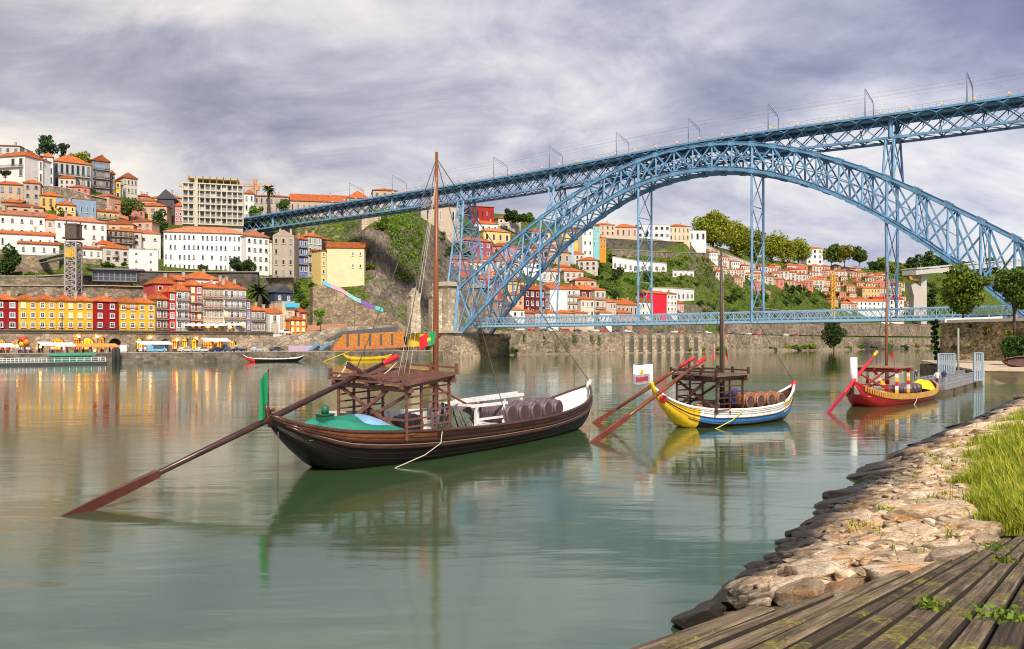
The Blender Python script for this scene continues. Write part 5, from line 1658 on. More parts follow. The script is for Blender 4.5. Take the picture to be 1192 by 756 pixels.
tree("small green tree in the middle of the white building's foot", 237, 318, 308, 14, LEAF_M, ter_depth(237, 318) - 8, n=420, k=7, trunk_frac=.1, seed=13, leafsize=.35)
tree("round green tree beside the palm right of the grey stone house", 331, 250, 231, 17, LEAF_M, 396, n=600, k=8, trunk_frac=.1, seed=14, leafsize=.5)
tree("light green tree left of the tall palm", 298, 256, 239, 20, LEAF_B, 392, n=600, k=8, trunk_frac=.1, seed=15, leafsize=.5)
tree("young bright tree in front of the great tan wall", 373, 388, 358, 15, LEAF_B, 262, n=320, k=8, trunk_frac=.3, seed=16, leafsize=.4)
tree("dark trees crown on the skyline right of the red house", 600, 262, 243, 32, LEAF_D, 505, n=1100, k=12, trunk_frac=.1, seed=17, leafsize=.7)
tree("brighter tree on the skyline right next to the dark crown", 616, 262, 247, 18, LEAF_M, 507, n=600, k=9, trunk_frac=.1, seed=18, leafsize=.7)
plane = [(831, 292, 245, 50, 2600), (858, 299, 258, 34, 1500), (878, 304, 262, 34, 1400), (898, 306, 270, 30, 1200), (912, 307, 274, 28, 1100), (930, 309, 277, 26, 1000)]
pw = ["the giant one towering left of the row", "second from the left", "third from the left, behind the trestle", "fourth from the left", "fifth from the left", "sixth from the left, beside the white block"]
for i, (x, yb, yt, w_, n_) in enumerate(plane):
    tree("big yellow green plane tree on the ridge, " + pw[i], x, yb, yt, w_, LEAF_Y, ter_depth(x, yb) - 2, "plane_tree", "plane trees along the ridge", n=int(n_ * 2.4), k=38, trunk_frac=.04, seed=30 + i, leafsize=1.0, r0=.5)
far_t = [(953, 307, 286, 24, LEAF_Y), (968, 309, 285, 24, LEAF_M), (983, 309, 284, 22, LEAF_Y), (1000, 309, 286, 20, LEAF_M)]
for i, (x, yb, yt, w_, lf) in enumerate(far_t):
    tree("olive green tree on the far ridge, %s of four right of the white block" % ["first", "second", "third", "fourth"][i], x, yb, yt, w_, lf, 915, "plane_tree", "trees on the far ridge", n=1300, k=16, trunk_frac=.08, seed=40 + i, leafsize=1.2)
bh = [(1017, 316, 303, 12, LEAF_D), (1028, 318, 300, 22, LEAF_Y), (1045, 320, 304, 24, LEAF_Y), (1062, 318, 298, 26, LEAF_D), (1080, 318, 295, 30, LEAF_D), (1098, 318, 296, 26, LEAF_D), (1150, 322, 300, 40, LEAF_M), (1120, 322, 303, 34, LEAF_D)]
for i, (x, yb, yt, w_, lf) in enumerate(bh):
    tree("far tree on the horizon near the concrete bridge, number %s from the left" % ["one", "two", "three", "four", "five", "six", "eight", "seven"][i], x, yb, yt, w_, lf, 1040, "far_tree", "horizon trees by the concrete bridge", n=1000, k=12, trunk_frac=.02, seed=50 + i, leafsize=1.5)
# trees of the near right quay
tree("leafy green tree standing on the old quay wall behind the white parapet", 1121, 375, 310, 50, LEAF_B, 150, "quay_tree", n=4600, k=34, trunk_frac=.12, r0=.36, seed=61, leafsize=.30)
tree("dark green tree on the quay wall cut by the right edge of the view", 1181, 378, 303, 44, LEAF_M, 122, "quay_tree", n=4400, k=30, trunk_frac=.12, r0=.38, seed=62, leafsize=.26)
tree("yellowing bush like tree behind the trees at the right edge", 1196, 372, 325, 40, LEAF_Y, 140, "quay_tree", n=1800, k=14, trunk_frac=.15, seed=63, leafsize=.3)
tree("big dark bush at the foot of the quay wall, right edge", 1180, 424, 388, 34, LEAF_D, 118, "bush", n=1800, k=14, trunk_frac=.02, seed=64, leafsize=.24, cat="bush")
tree("dark cypress like tree standing at the far waterline behind the right boat", 971, 407, 372, 25, LEAF_D, 560, "waterside_tree", n=1900, k=26, trunk_frac=.0, seed=66, leafsize=.8, r0=.55)

def palm(label, x, yb, yt, wpx, Y, seed):
    rng = random.Random(seed)
    base = P(x, yb, Y); sc_ = Y / F; H = (yb - yt) * sc_; R_ = wpx / 2 * sc_
    r = thing("palm_tree", label, "palm", base)
    m = MB(); m.tube([(0, 0, -2), (0, 0, H - R_ * .6)], [R_ * .28, R_ * .16], 8); obj("trunk", m, BARK, r)
    m = MB(); z0 = H - R_ * .75
    for k in range(34):
        a = rng.uniform(0, 6.28); el = rng.uniform(-.5, 1.35)
        prev = Vector((0, 0, z0)); pw_ = .06 * R_; d = Vector((math.cos(a), math.sin(a), 0)); sd = Vector((-d.y, d.x, 0))
        n_ = 7
        for q in range(1, n_ + 1):
            u = q / n_
            p = Vector((0, 0, z0)) + d * R_ * u * math.cos(el * (1 - .5 * u)) + Vector((0, 0, R_ * (math.sin(el) * u - .75 * u * u * (1 - .3 * math.sin(el)))))
            w1 = R_ * .16 * math.sin(math.pi * min(.97, u * .9 + .05))
            for s_ in (-1, 1):
                m.add([prev, p, p + sd * s_ * w1 + Vector((0, 0, -w1 * .7)) - (p - prev) * .2, prev + sd * s_ * pw_ + Vector((0, 0, -pw_ * .7))], [(0, 1, 2, 3)])
            pw_ = w1; prev = p
    obj("crown", m, LEAF_D, r)
palm("tall palm with a shaggy trunk standing on the skyline left of the bridge deck", 313, 252, 213, 17, 385, 1)
palm("broad palm behind the balcony houses below the ruined facade", 302, 362, 326, 34, qy(302, 42), 2)

SHRUB = []
for i, lf in enumerate((LEAF_D, LEAF_M, LEAF_B, LEAF_M, LEAF_Y)):
    SHRUB.append(bush_mesh("foliage_%s" % "abcde"[i], 70 + i, lf, 300, .17))
    SHRUB[-1].name = "shrub"
srng = random.Random(3)
def shrubs(x0, x1, y0, y1, n, px, label, group, pal=(0, 1, 2), off=1.0, slope=0.0, skipf=None):
    for i in range(n):
        x = srng.uniform(x0, x1); y = srng.uniform(y0, y1) + slope * (x - x0)
        if skipf and skipf(x, y): continue
        Y = ter_depth(x, y) - off
        o = link("shrub", SHRUB[srng.choice(pal)], None, P(x, y, Y), srng.uniform(0, 6.28))
        s_ = px * srng.uniform(.6, 1.35) / F * Y
        o.scale = (s_, s_, s_ * srng.uniform(.8, 1.2))
        tag(o, label, "shrub", group)
shrubs(432, 452, 246, 270, 8, 6, "leafy bush on top of the cliff beside the stone block under the deck", "shrubs on the cliff top", (1, 2, 0), .5)
shrubs(405, 440, 283, 315, 12, 5, "small green bush clinging to the rock right of the cream house", "bushes by the cream house", (1, 2, 4), .5)
shrubs(505, 545, 262, 318, 18, 6, "green bush on the slope between the mast and the iron tower", "bushes behind the iron tower", (0, 1, 1), .8)
shrubs(680, 722, 318, 350, 20, 7, "dark green bush on the steep slope above the far riverside row", "bushes above the far row", (0, 0, 1), 1)
shrubs(700, 760, 300, 335, 14, 6, "green bush beside the upper white terrace wall", "bushes by the white terrace walls", (0, 1, 2), 1)
shrubs(718, 830, 301, 311, 20, 4.5, "yellow green hedge bush on the sunlit terraces below the ridge", "terrace hedge bushes", (4, 2, 4), 1.5)
shrubs(760, 812, 324, 334, 16, 4.5, "bright bush between the two lower white terrace walls", "bushes between the white walls", (2, 4, 1), 1.5)
shrubs(812, 905, 315, 372, 24, 7, "green bush on the wild slope behind the dark mast of the middle boat", "bushes on the wild slope", (0, 1, 2), 1)
shrubs(905, 972, 335, 376, 16, 7, "green bush on the slope left of the yellow crane mast", "bushes left of the crane mast", (0, 1, 2), 1, skipf=lambda x, y: y < 338 + (x - 905) * .05)
shrubs(1030, 1130, 345, 378, 14, 8, "bush on the slope beneath the concrete bridge", "bushes under the concrete bridge", (0, 1, 1), 2)
shrubs(118, 152, 292, 324, 16, 6, "green bush on the slope between lift tower and modern white block", "bushes by the modern block", (1, 0, 2), 4)
shrubs(160, 185, 250, 284, 12, 6, "bush on the green slope left of the slate gable", "bushes by the slate gable", (0, 1), 1)
shrubs(224, 272, 257, 266, 14, 5, "hedge bush in front of the concrete block, above the pink roof", "hedge by the concrete block", (0, 1), 2)
shrubs(-4, 78, 320, 327, 16, 4.5, "hanging green plant on top of the rubble retaining wall", "plants on the retaining wall", (0, 1, 2), 3)
shrubs(0, 180, 338, 345, 14, 4, "creeper on the lower rubble wall behind the riverside roofs", "creepers behind the row", (0, 1, 0), 4)
shrubs(120, 145, 334, 340, 5, 4, "creeper on the stone base of the glass pavilion", "creepers on the pavilion", (0, 1), 7)
shrubs(55, 135, 232, 252, 14, 4, "bush on the garden terraces of the upper street", "bushes of the upper gardens", (0, 1, 4), 2.5)
shrubs(322, 366, 318, 358, 14, 5.5, "green bush on the slope behind the navy house", "bushes behind the navy house", (1, 2, 0), 1)
def scrub(name, label, polys, n, px, lf, seed):
    rng = np.random.default_rng(seed); V = []
    for x0, x1, y0, y1, sl in polys:
        m_ = int(n * (x1 - x0) * (y1 - y0) / sum((q[1] - q[0]) * (q[3] - q[2]) for q in polys))
        for i in range(m_):
            x = rng.uniform(x0, x1); y = rng.uniform(y0, y1) + sl * (x - x0)
            if math.sin(x * .35 + seed) * math.sin(y * .4 + x * .13) < -.25: continue
            Y = ter_depth(x, y) - .3; p = P(x, y, Y); s_ = px / F * Y * rng.uniform(.5, 1.2)
            C = np.array(p) + rng.normal(size=(26, 3)) * np.array([.5, .4, .42]) * s_ + np.array([0, -.3 * s_, .3 * s_])
            V.append(leaf_quads(C, s_ * .2, rng))
    o = link(name, quads_mesh(name, np.concatenate(V), lf)); tag(o, label, "undergrowth", kind="stuff")
scrub("cliff_ivy", "mass of green ivy hanging over the dark cliff left of the long mast", [(452, 492, 250, 300, 0), (462, 488, 300, 330, 0), (436, 455, 246, 262, 0)], 620, 5.5, LEAF_B, 1)
scrub("slope_scrub", "wild green scrub covering the far hillside under the bridge", [(812, 905, 312, 374, 0), (905, 972, 336, 376, 0), (690, 760, 312, 350, 0), (830, 1095, 372, 386, .01), (890, 1056, 314, 360, 0), (1040, 1135, 320, 378, 0), (700, 830, 303, 336, 0)], 1250, 5.0, LEAF_M, 2)
scrub("town_scrub", "dark undergrowth filling the gaps between the old town houses", [(118, 190, 240, 325, 0), (320, 372, 318, 352, 0), (400, 450, 262, 300, 0), (505, 545, 262, 330, 0), (55, 135, 226, 252, .05), (585, 680, 280, 340, 0), (215, 280, 256, 270, 0)], 800, 4.5, LEAF_D, 3)
for x, yb in ((707, 278), (723, 278), (741, 276), (753, 278), (764, 279), (784, 280), (796, 281), (806, 282)):
    Y = ter_depth(x, yb) - 4
    o = link("round_tree", SHRUB[0], None, P(x, yb, Y)); s_ = 5 / F * Y; o.scale = (s_, s_, s_ * 1.5)
    tag(o, "clipped round dark tree in the line on the ridge wall", "tree", "clipped trees on the ridge wall")
# waterside growth on the far bank
for x, k, px in ((590, 0, 5), (594, 1, 6), (599, 0, 6), (802, 4, 4.5), (818, 4, 4), (835, 4, 4), (897, 1, 6), (915, 4, 6), (923, 1, 8), (934, 2, 6), (944, 4, 7), (985, 1, 5), (1000, 2, 5), (1015, 1, 5), (1035, 4, 5), (1050, 1, 6), (1066, 4, 5), (1080, 1, 6)):
    q = G(x, far_wy(x), 0)
    o = link("shrub", SHRUB[k], None, (q.x, q.y - 2.0, .6), srng.uniform(0, 6)); s_ = px / F * q.y; o.scale = (s_, s_, s_)
    tag(o, "bush at the waterline in front of the far embankment wall", "shrub", "waterline bushes of the far bank")
# creepers hanging on the embankment wall
def creeper(x, y0, y1, wpx, seed):
    rng = np.random.default_rng(seed)
    q = G(x, far_wy(x), 0); Y = q.y - .5; sc_ = Y / F
    n = 160
    C = np.stack([rng.normal(0, wpx / 2.6 * sc_, n), rng.uniform(-.35, .15, n), rng.uniform(0, 1, n) ** 1.2 * (y1 - y0) * sc_], 1)
    o = link("wall_creeper", quads_mesh("wall_creeper", leaf_quads(C, .3 * sc_ * 2.2, rng), LEAF_D), None, P(x, y1, Y))
    tag(o, "dark green creeper hanging on the stone embankment under the lower deck", "creeper", "creepers on the embankment")
for i, (x, y0, y1, w_) in enumerate(((610, 388, 398, 4), (633, 389, 402, 7), (647, 390, 410, 12), (658, 392, 408, 10), (668, 390, 400, 6), (688, 390, 398, 7), (697, 390, 402, 5), (586, 386, 412, 7))):
    creeper(x, y0, y1, w_, 200 + i)
# buttressed bay of the embankment
def buttress_bay():
    for i in range(9):
        x = 729 + i * 10.6
        q = G(x, far_wy(x), 0); sc_ = q.y / F
        m = MB(); hh = 20.5 * sc_
        m.add([(-1.1, -2.6, -1.5), (1.1, -2.6, -1.5), (1.1, 1.5, -1.5), (-1.1, 1.5, -1.5), (-1.0, -1.2, hh), (1.0, -1.2, hh), (1.0, 1.5, hh), (-1.0, 1.5, hh)], [(3, 2, 1, 0), (4, 5, 6, 7), (0, 1, 5, 4), (1, 2, 6, 5), (2, 3, 7, 6), (3, 0, 4, 7)])
        o = obj("buttress", m, ST_PALE); o.location = (q.x, q.y, 0)
        tag(o, "pale stone buttress of the ribbed stretch of the far embankment", "buttress", "buttresses of the embankment")
        if i < 8:
            p2 = G(x + 5.3, far_wy(x + 5.3), 0)
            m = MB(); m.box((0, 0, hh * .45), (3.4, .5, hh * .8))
            o = obj("recess_shade_panel", m, paint("recess_shade", (0.10, 0.085, 0.07), .9, .4)); o.location = (p2.x, p2.y - .2, 0)  # dark box in front of the wall, recess shade put into its colour
            tag(o, "dark panel painted as the shade between two pale buttresses of the far embankment", "recess", "shade panels between buttresses")
buttress_bay()

# ================================================================ PEOPLE (distant figures share one figure mesh per outfit)
def person_mesh(name, shirt, trousers, skin, hair, walk=0.12, arm=0.1, seed=0):
    me = bpy.data.meshes.new("figure")
    J = {}
    V, E_, R_ = [], [], []
    def add(nm, co, r, par=None):
        J[nm] = len(V); V.append(co); R_.append((r, r))
        if par: E_.append((J[par], J[nm]))
    add("pelvis", (0, 0, .93), .145)
    add("belly", (0, 0, 1.10), .135, "pelvis"); add("chest", (0, 0, 1.32), .155, "belly"); add("neck", (0, 0, 1.50), .055, "chest")
    add("head", (0, -.015, 1.60), .085, "neck"); add("crown", (0, 0, 1.70), .075, "head")
    for s_, nm in ((-1, "l"), (1, "r")):
        w_ = walk * s_
        add(nm + "hip", (.09 * s_, 0, .86), .095, "pelvis"); add(nm + "knee", (.10 * s_, -w_ * .6, .49), .065, nm + "hip"); add(nm + "ank", (.10 * s_, w_ * .4, .09), .045, nm + "knee"); add(nm + "toe", (.11 * s_, w_ * .4 - .16, .04), .038, nm + "ank")
        add(nm + "sh", (.19 * s_, 0, 1.42), .062, "chest"); add(nm + "el", (.25 * s_, arm * s_, 1.14), .045, nm + "sh"); add(nm + "wr", (.25 * s_, arm * s_ - .08, .90), .032, nm + "el"); add(nm + "hd", (.25 * s_, arm * s_ - .10, .80), .035, nm + "wr")
    me.from_pydata(V, E_, [])
    o = bpy.data.objects.new("figure", me); COL.objects.link(o)
    sm = o.modifiers.new("skin", "SKIN"); me.skin_vertices[0].data[0].use_root = True
    for i, r in enumerate(R_): me.skin_vertices[0].data[i].radius = r
    ss = o.modifiers.new("sub", "SUBSURF"); ss.levels = 1; ss.render_levels = 1
    dg = bpy.context.evaluated_depsgraph_get()
    out = bpy.data.meshes.new_from_object(o.evaluated_get(dg))
    bpy.data.objects.remove(o)
    out.name = "person"
    out.materials.clear()
    for m_ in (shirt, trousers, skin, hair): out.materials.append(m_)
    for p in out.polygons:
        z = p.center.z; x = abs(p.center.x); p.use_smooth = True
        if z > 1.50: p.material_index = 3 if (z > 1.66 or p.center.y > .03) else 2
        elif x > .205 and z < 1.12: p.material_index = 2
        elif z > .92 or x > .2: p.material_index = 0
        elif z < .07: p.material_index = 3
        else: p.material_index = 1
    return out
SKIN = paint("skin", (0.50, 0.30, 0.22), .6, .05); HAIR = paint("dark_hair", (0.03, 0.02, 0.015), .6, .1)
cl = lambda n_, c: paint("cloth_" + n_, c, .85, .1)
FIG = [person_mesh("a", cl("white", (0.7, 0.68, 0.66)), cl("blue", (0.06, 0.09, 0.2)), SKIN, HAIR),
       person_mesh("b", cl("navy", (0.02, 0.03, 0.09)), cl("grey", (0.2, 0.2, 0.22)), SKIN, HAIR, .05),
       person_mesh("c", cl("red", (0.55, 0.04, 0.04)), cl("black", (0.02, 0.02, 0.025)), SKIN, HAIR, .15),
       person_mesh("d", cl("pink", (0.6, 0.25, 0.3)), cl("beige", (0.4, 0.33, 0.25)), SKIN, HAIR, .1)]
prng = random.Random(9)
outfit = ["white top and blue trousers", "navy top and grey trousers", "red top and black trousers", "pink top and beige trousers"]
def crowd(spots, where, group):
    for x, inl in spots:
        k = prng.randrange(4)
        p = on_line(x, QO + QN * inl, QD)
        o = link("person", FIG[k], None, (p[0], p[1], ZQ + .01), prng.uniform(0, 6.28))
        tag(o, "tiny person in %s %s" % (outfit[k], where), "person", "people in %s %s" % (outfit[k], group))
crowd([(prng.uniform(-3, 48), prng.uniform(9, 17)) for _ in range(16)] + [(prng.uniform(55, 140), prng.uniform(9, 17)) for _ in range(20)], "on the riverside terrace below the yellow houses", "below the yellow houses")
crowd([(prng.uniform(160, 260), prng.uniform(9, 17)) for _ in range(18)], "on the quay near the lit arches", "near the lit arches")

# ================================================================ ARCADE AND QUAY LIFE
def s_of(x, inl): return float(np.dot(on_line(x, QO + QN * inl, QD) - QO, QD))
INL = 20.6
ARC = thing("arcade_wall", "old stone arcade wall with arches and lit restaurants under the riverside houses", "wall", (QO[0] + QN[0] * INL, QO[1] + QN[1] * INL, ZQ), math.radians(QA))
def arcade():
    H = 5.75
    s0, s1 = s_of(-40, INL), s_of(318, INL)
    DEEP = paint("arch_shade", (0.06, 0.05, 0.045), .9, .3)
    WARM = [emit("arcade_glow_orange", (1.0, 0.26, 0.02), 1.5), emit("arcade_glow_yellow", (1.0, 0.45, 0.03), 1.4)]
    ops = [(-20, 6, 394, 0), (3, 5, 396, 1), (28, 7.2, 393, 0), (48, 4, 399, 0), (68, 8.6, 394, 1), (90, 3.6, 393, 1), (103, 7.6, 393.5, 2), (120, 3.0, 393, 1), (134, 7.4, 394, 0), (163, 4.2, 394, 2), (176, 4, 397, 0), (192, 6, 395, 0),
           (204, 4.2, 394.5, 1), (216, 3.6, 394, 2), (227, 3.6, 395, 2), (243, 6.5, 396, 1), (256, 3.4, 396, 1), (272, 3.6, 397, 2), (285, 4, 398, 0), (300, 4, 398, 1)]
    m = MB(); cur = s0
    for x, hw, yt, kind in ops:
        a, b_ = s_of(x - hw, INL), s_of(x + hw, INL)
        Y = quay_depth(x, INL)
        top = EYE + (HY - yt) / F * Y - ZQ
        r_ = (b_ - a) / 2; spring = max(.6, top - r_)
        if a > cur: m.add([(cur, 0, 0), (a, 0, 0), (a, 0, H), (cur, 0, H)], [(0, 1, 2, 3)])
        n_ = 10
        arc = [(a, 0, 0), (a, 0, spring)] + [(a + r_ - r_ * math.cos(math.pi * k / n_), 0, spring + min(r_, top - spring) * math.sin(math.pi * k / n_)) for k in range(1, n_)] + [(b_, 0, spring), (b_, 0, 0)]
        for p, q in zip(arc[:-1], arc[1:]):
            if q[0] > p[0] + 1e-6: m.add([p, q, (q[0], 0, H), (p[0], 0, H)], [(0, 1, 2, 3)])
            m.add([p, q, (q[0], 1.6, q[2]), (p[0], 1.6, p[2])], [(3, 2, 1, 0)])
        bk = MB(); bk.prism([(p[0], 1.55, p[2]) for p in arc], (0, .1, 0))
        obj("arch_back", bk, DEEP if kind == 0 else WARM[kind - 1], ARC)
        # dark door leaves and mullions in front of the glow
        if kind:
            d_ = MB()
            for k in range(1, 4): d_.box((a + (b_ - a) * k / 4, 1.4, top * .42), (.16, .12, top * .84))
            d_.box(((a + b_) / 2, 1.4, spring), ((b_ - a) * .98, .12, .16)); d_.box(((a + b_) / 2, 1.38, .45), ((b_ - a) * .9, .1, .9))
            obj("arch_door", d_, FRAMES["brown"], ARC)
        cur = b_
    m.add([(cur, 0, 0), (s1, 0, 0), (s1, 0, H), (cur, 0, H)], [(0, 1, 2, 3)])
    m.add([(s0, 0, H), (s1, 0, H), (s1, 1.3, H), (s0, 1.3, H)], [(0, 1, 2, 3)])
    m.add([(s1, 0, 0), (s1, 1.3, 0), (s1, 1.3, H), (s1, 0, H)], [(0, 1, 2, 3)])
    obj("masonry", m, stone("arcade_stone", (0.38, 0.29, 0.20), (0.24, 0.18, 0.13), 1.0, moss=.15), ARC)
    c = MB(); c.box(((s0 + s1) / 2, .2, H + .16), (s1 - s0, 1.2, .3)); c.box(((s0 + s1) / 2, -.1, H - .45), (s1 - s0, .3, .25))
    obj("cornice", c, paint("dark_cornice", (0.14, 0.115, 0.085), .9, .35), ARC)
    rl = MB(); n_ = int((s1 - s0) / 1.5)
    for k in range(n_): rl.box((s0 + 1.5 * k, .2, H + .85), (.07, .07, 1.1))
    rl.box(((s0 + s1) / 2, .2, H + 1.4), (s1 - s0, .08, .07)); rl.box(((s0 + s1) / 2, .2, H + .9), (s1 - s0, .06, .05))
    obj("street_railing", rl, paint("green_railing", (0.06, 0.11, 0.09), .5), ARC)
arcade()
mb = MB(); mb.add([q_pt(s_of(-40, INL), INL + 1.3, ZQ + 5.74), q_pt(s_of(318, INL), INL + 1.3, ZQ + 5.74), q_pt(s_of(318, INL), 39, ZQ + 5.74), q_pt(s_of(-40, INL), 39, ZQ + 5.74)], [(0, 1, 2, 3)])
struct("upper_street", mb, COBBLE)

AW_W = paint("white_canvas", (0.78, 0.76, 0.72), .8, .1); AW_O = paint("orange_canvas", (0.66, 0.30, 0.06), .8, .15)
def awning(label, x0, x1, y, mat, inl0=INL - .3, dep=3.6, z0=None):
    a = on_line(x0, QO + QN * inl0, QD); b_ = on_line(x1, QO + QN * inl0, QD)
    W = float(np.linalg.norm(b_ - a)); Y = (a[1] + b_[1]) / 2
    z = EYE + (HY - y) / F * Y; zb = ZQ if z0 is None else z0
    r = thing("awning", label, "awning", (a[0], a[1], zb), math.radians(QA), "awnings of the riverside restaurants")
    h = z - zb
    m = MB(); m.prism([(0, 0, h + .55), (0, -dep, h - .15), (0, -dep, h - .45), (0, -dep + .05, h - .25), (0, 0, h + .45)], (W, 0, 0)); obj("canopy", m, mat, r)
    m = MB()
    for k in range(max(2, int(W / 3.5)) + 1):
        x = .15 + (W - .3) * k / max(2, int(W / 3.5)); m.box((x, -dep + .2, h / 2 - .15), (.09, .09, h - .3))
    obj("poles", m, FRAMES["grey"], r)
awning("white awning at the far left end of the quay terrace", -14, 14, 402.5, AW_W, 17)
awning("white awning right beside the balloon stall arch", 43, 59, 400.5, AW_W, 18)
awning("slightly larger white awning in front of the lit big arch", 60, 84, 401.5, AW_W, 16.5)
awning("long orange awning glowing over the cafe tables", 84, 134, 402.5, AW_O, 18)
awning("wide white awning near the pale blue van", 157, 196, 399.5, AW_W, 18)
awning("white tent roof at the foot of the ramp under the balcony houses", 233, 263, 396, AW_W, 19)
def parasol(label, x, y, inl, z0, mat, group, r_=1.7):
    p = on_line(x, QO + QN * inl, QD); z = EYE + (HY - y) / F * p[1]
    r = thing("parasol", label, "parasol", (p[0], p[1], z0), 0, group)
    h = max(2.0, z - z0)
    m = MB(); n_ = 8
    vs = [(0, 0, h + .5)] + [(r_ * math.cos(6.283 * k / n_), r_ * math.sin(6.283 * k / n_), h - .1) for k in range(n_)] + [(r_ * math.cos(6.283 * k / n_), r_ * math.sin(6.283 * k / n_), h - .32) for k in range(n_)]
    m.add(vs, [(0, 1 + k, 1 + (k + 1) % n_) for k in range(n_)] + [(1 + k, 1 + n_ + k, 1 + n_ + (k + 1) % n_, 1 + (k + 1) % n_) for k in range(n_)]); obj("canopy", m, mat, r)
    m = MB(); m.tube([(0, 0, 0), (0, 0, h + .45)], .05, 6); obj("pole", m, FRAMES["grey"], r)
for x in (221, 230, 239, 248, 257):
    parasol("white square parasol in the row on the upper street before the tan balcony house", x, 378.5, INL + .9, ZQ + 5.75, AW_W, "parasols on the upper street", 1.6)
for x in (267, 279):
    parasol("white parasol before the red banded balcony house on the upper street", x, 378, INL + .9, ZQ + 5.75, AW_W, "parasols by the red band", 1.5)
# warm lamps of the terrace
LAMP_Y = emit("lamp_warm", (1.0, 0.45, 0.07), 16.0)
for x, y in ((20, 403), (47, 404), (74, 406), (92, 392), (113, 392), (110, 408), (175, 393), (206, 396), (229, 394), (242, 380), (252, 380), (268, 381), (240, 397), (252, 397)):
    inl = INL - .5 if y > 390 else INL + 1.0
    p = on_line(x, QO + QN * inl, QD)
    z = EYE + (HY - y) / F * p[1]
    zb = ZQ if y > 390 else ZQ + 5.75
    r = thing("wall_lantern", "warm glowing lantern at the restaurants along the arcade and street above", "lantern", (p[0], p[1], zb), 0, "warm lanterns of the restaurants")
    m = MB(); m.tube([(0, 0, 0), (0, 0, max(.3, z - zb - .2))], .05, 5); obj("post", m, IRON, r)
    m = MB(); m.ball((0, 0, z - zb), .32, 0, 8, 6); obj("globe", m, LAMP_Y, r)
# giant balloons stall
p = on_line(27, QO + QN * (INL - 2), QD)
r = thing("balloon_stall", "stall with big red and yellow balloons before the left arch", "stall", (p[0], p[1], ZQ))
m = MB(); m.box((0, 0, .5), (1.6, 1, 1)); m.tube([(0, 0, 1), (0, 0, 2.2)], .06, 6); obj("counter", m, FRAMES["brown"], r)
for dx, z, c, n_ in ((0, 3.4, (0.65, 0.03, 0.02), "red"), (-.2, 2.3, (0.7, 0.45, 0.02), "yellow"), (.8, 2.7, (0.65, 0.2, 0.02), "orange")):
    m = MB(); m.ball((dx, 0, z), .85, 0, 12, 8); obj("balloon", m, paint("balloon_" + n_, c, .35, .05), r)
# red white banner on a yellow house
p = on_line(153, QO + QN * (ROW - .25), QD)
z = EYE + (HY - 358.5) / F * p[1]
m = MB(); m.box((0, 0, 0), (3.6, .06, .5), 0); m.box((0, -.032, 0), (2.4, .06, .25), 1)
o = obj("banner", m, [paint("banner_red", (0.6, 0.05, 0.07), .7), paint("banner_blue", (0.25, 0.35, 0.65), .7)]); o.location = (p[0], p[1], z); o.rotation_euler = (0, 0, math.radians(QA))
tag(o, "small red and pale blue banner under the windows of the yellow house", "banner")

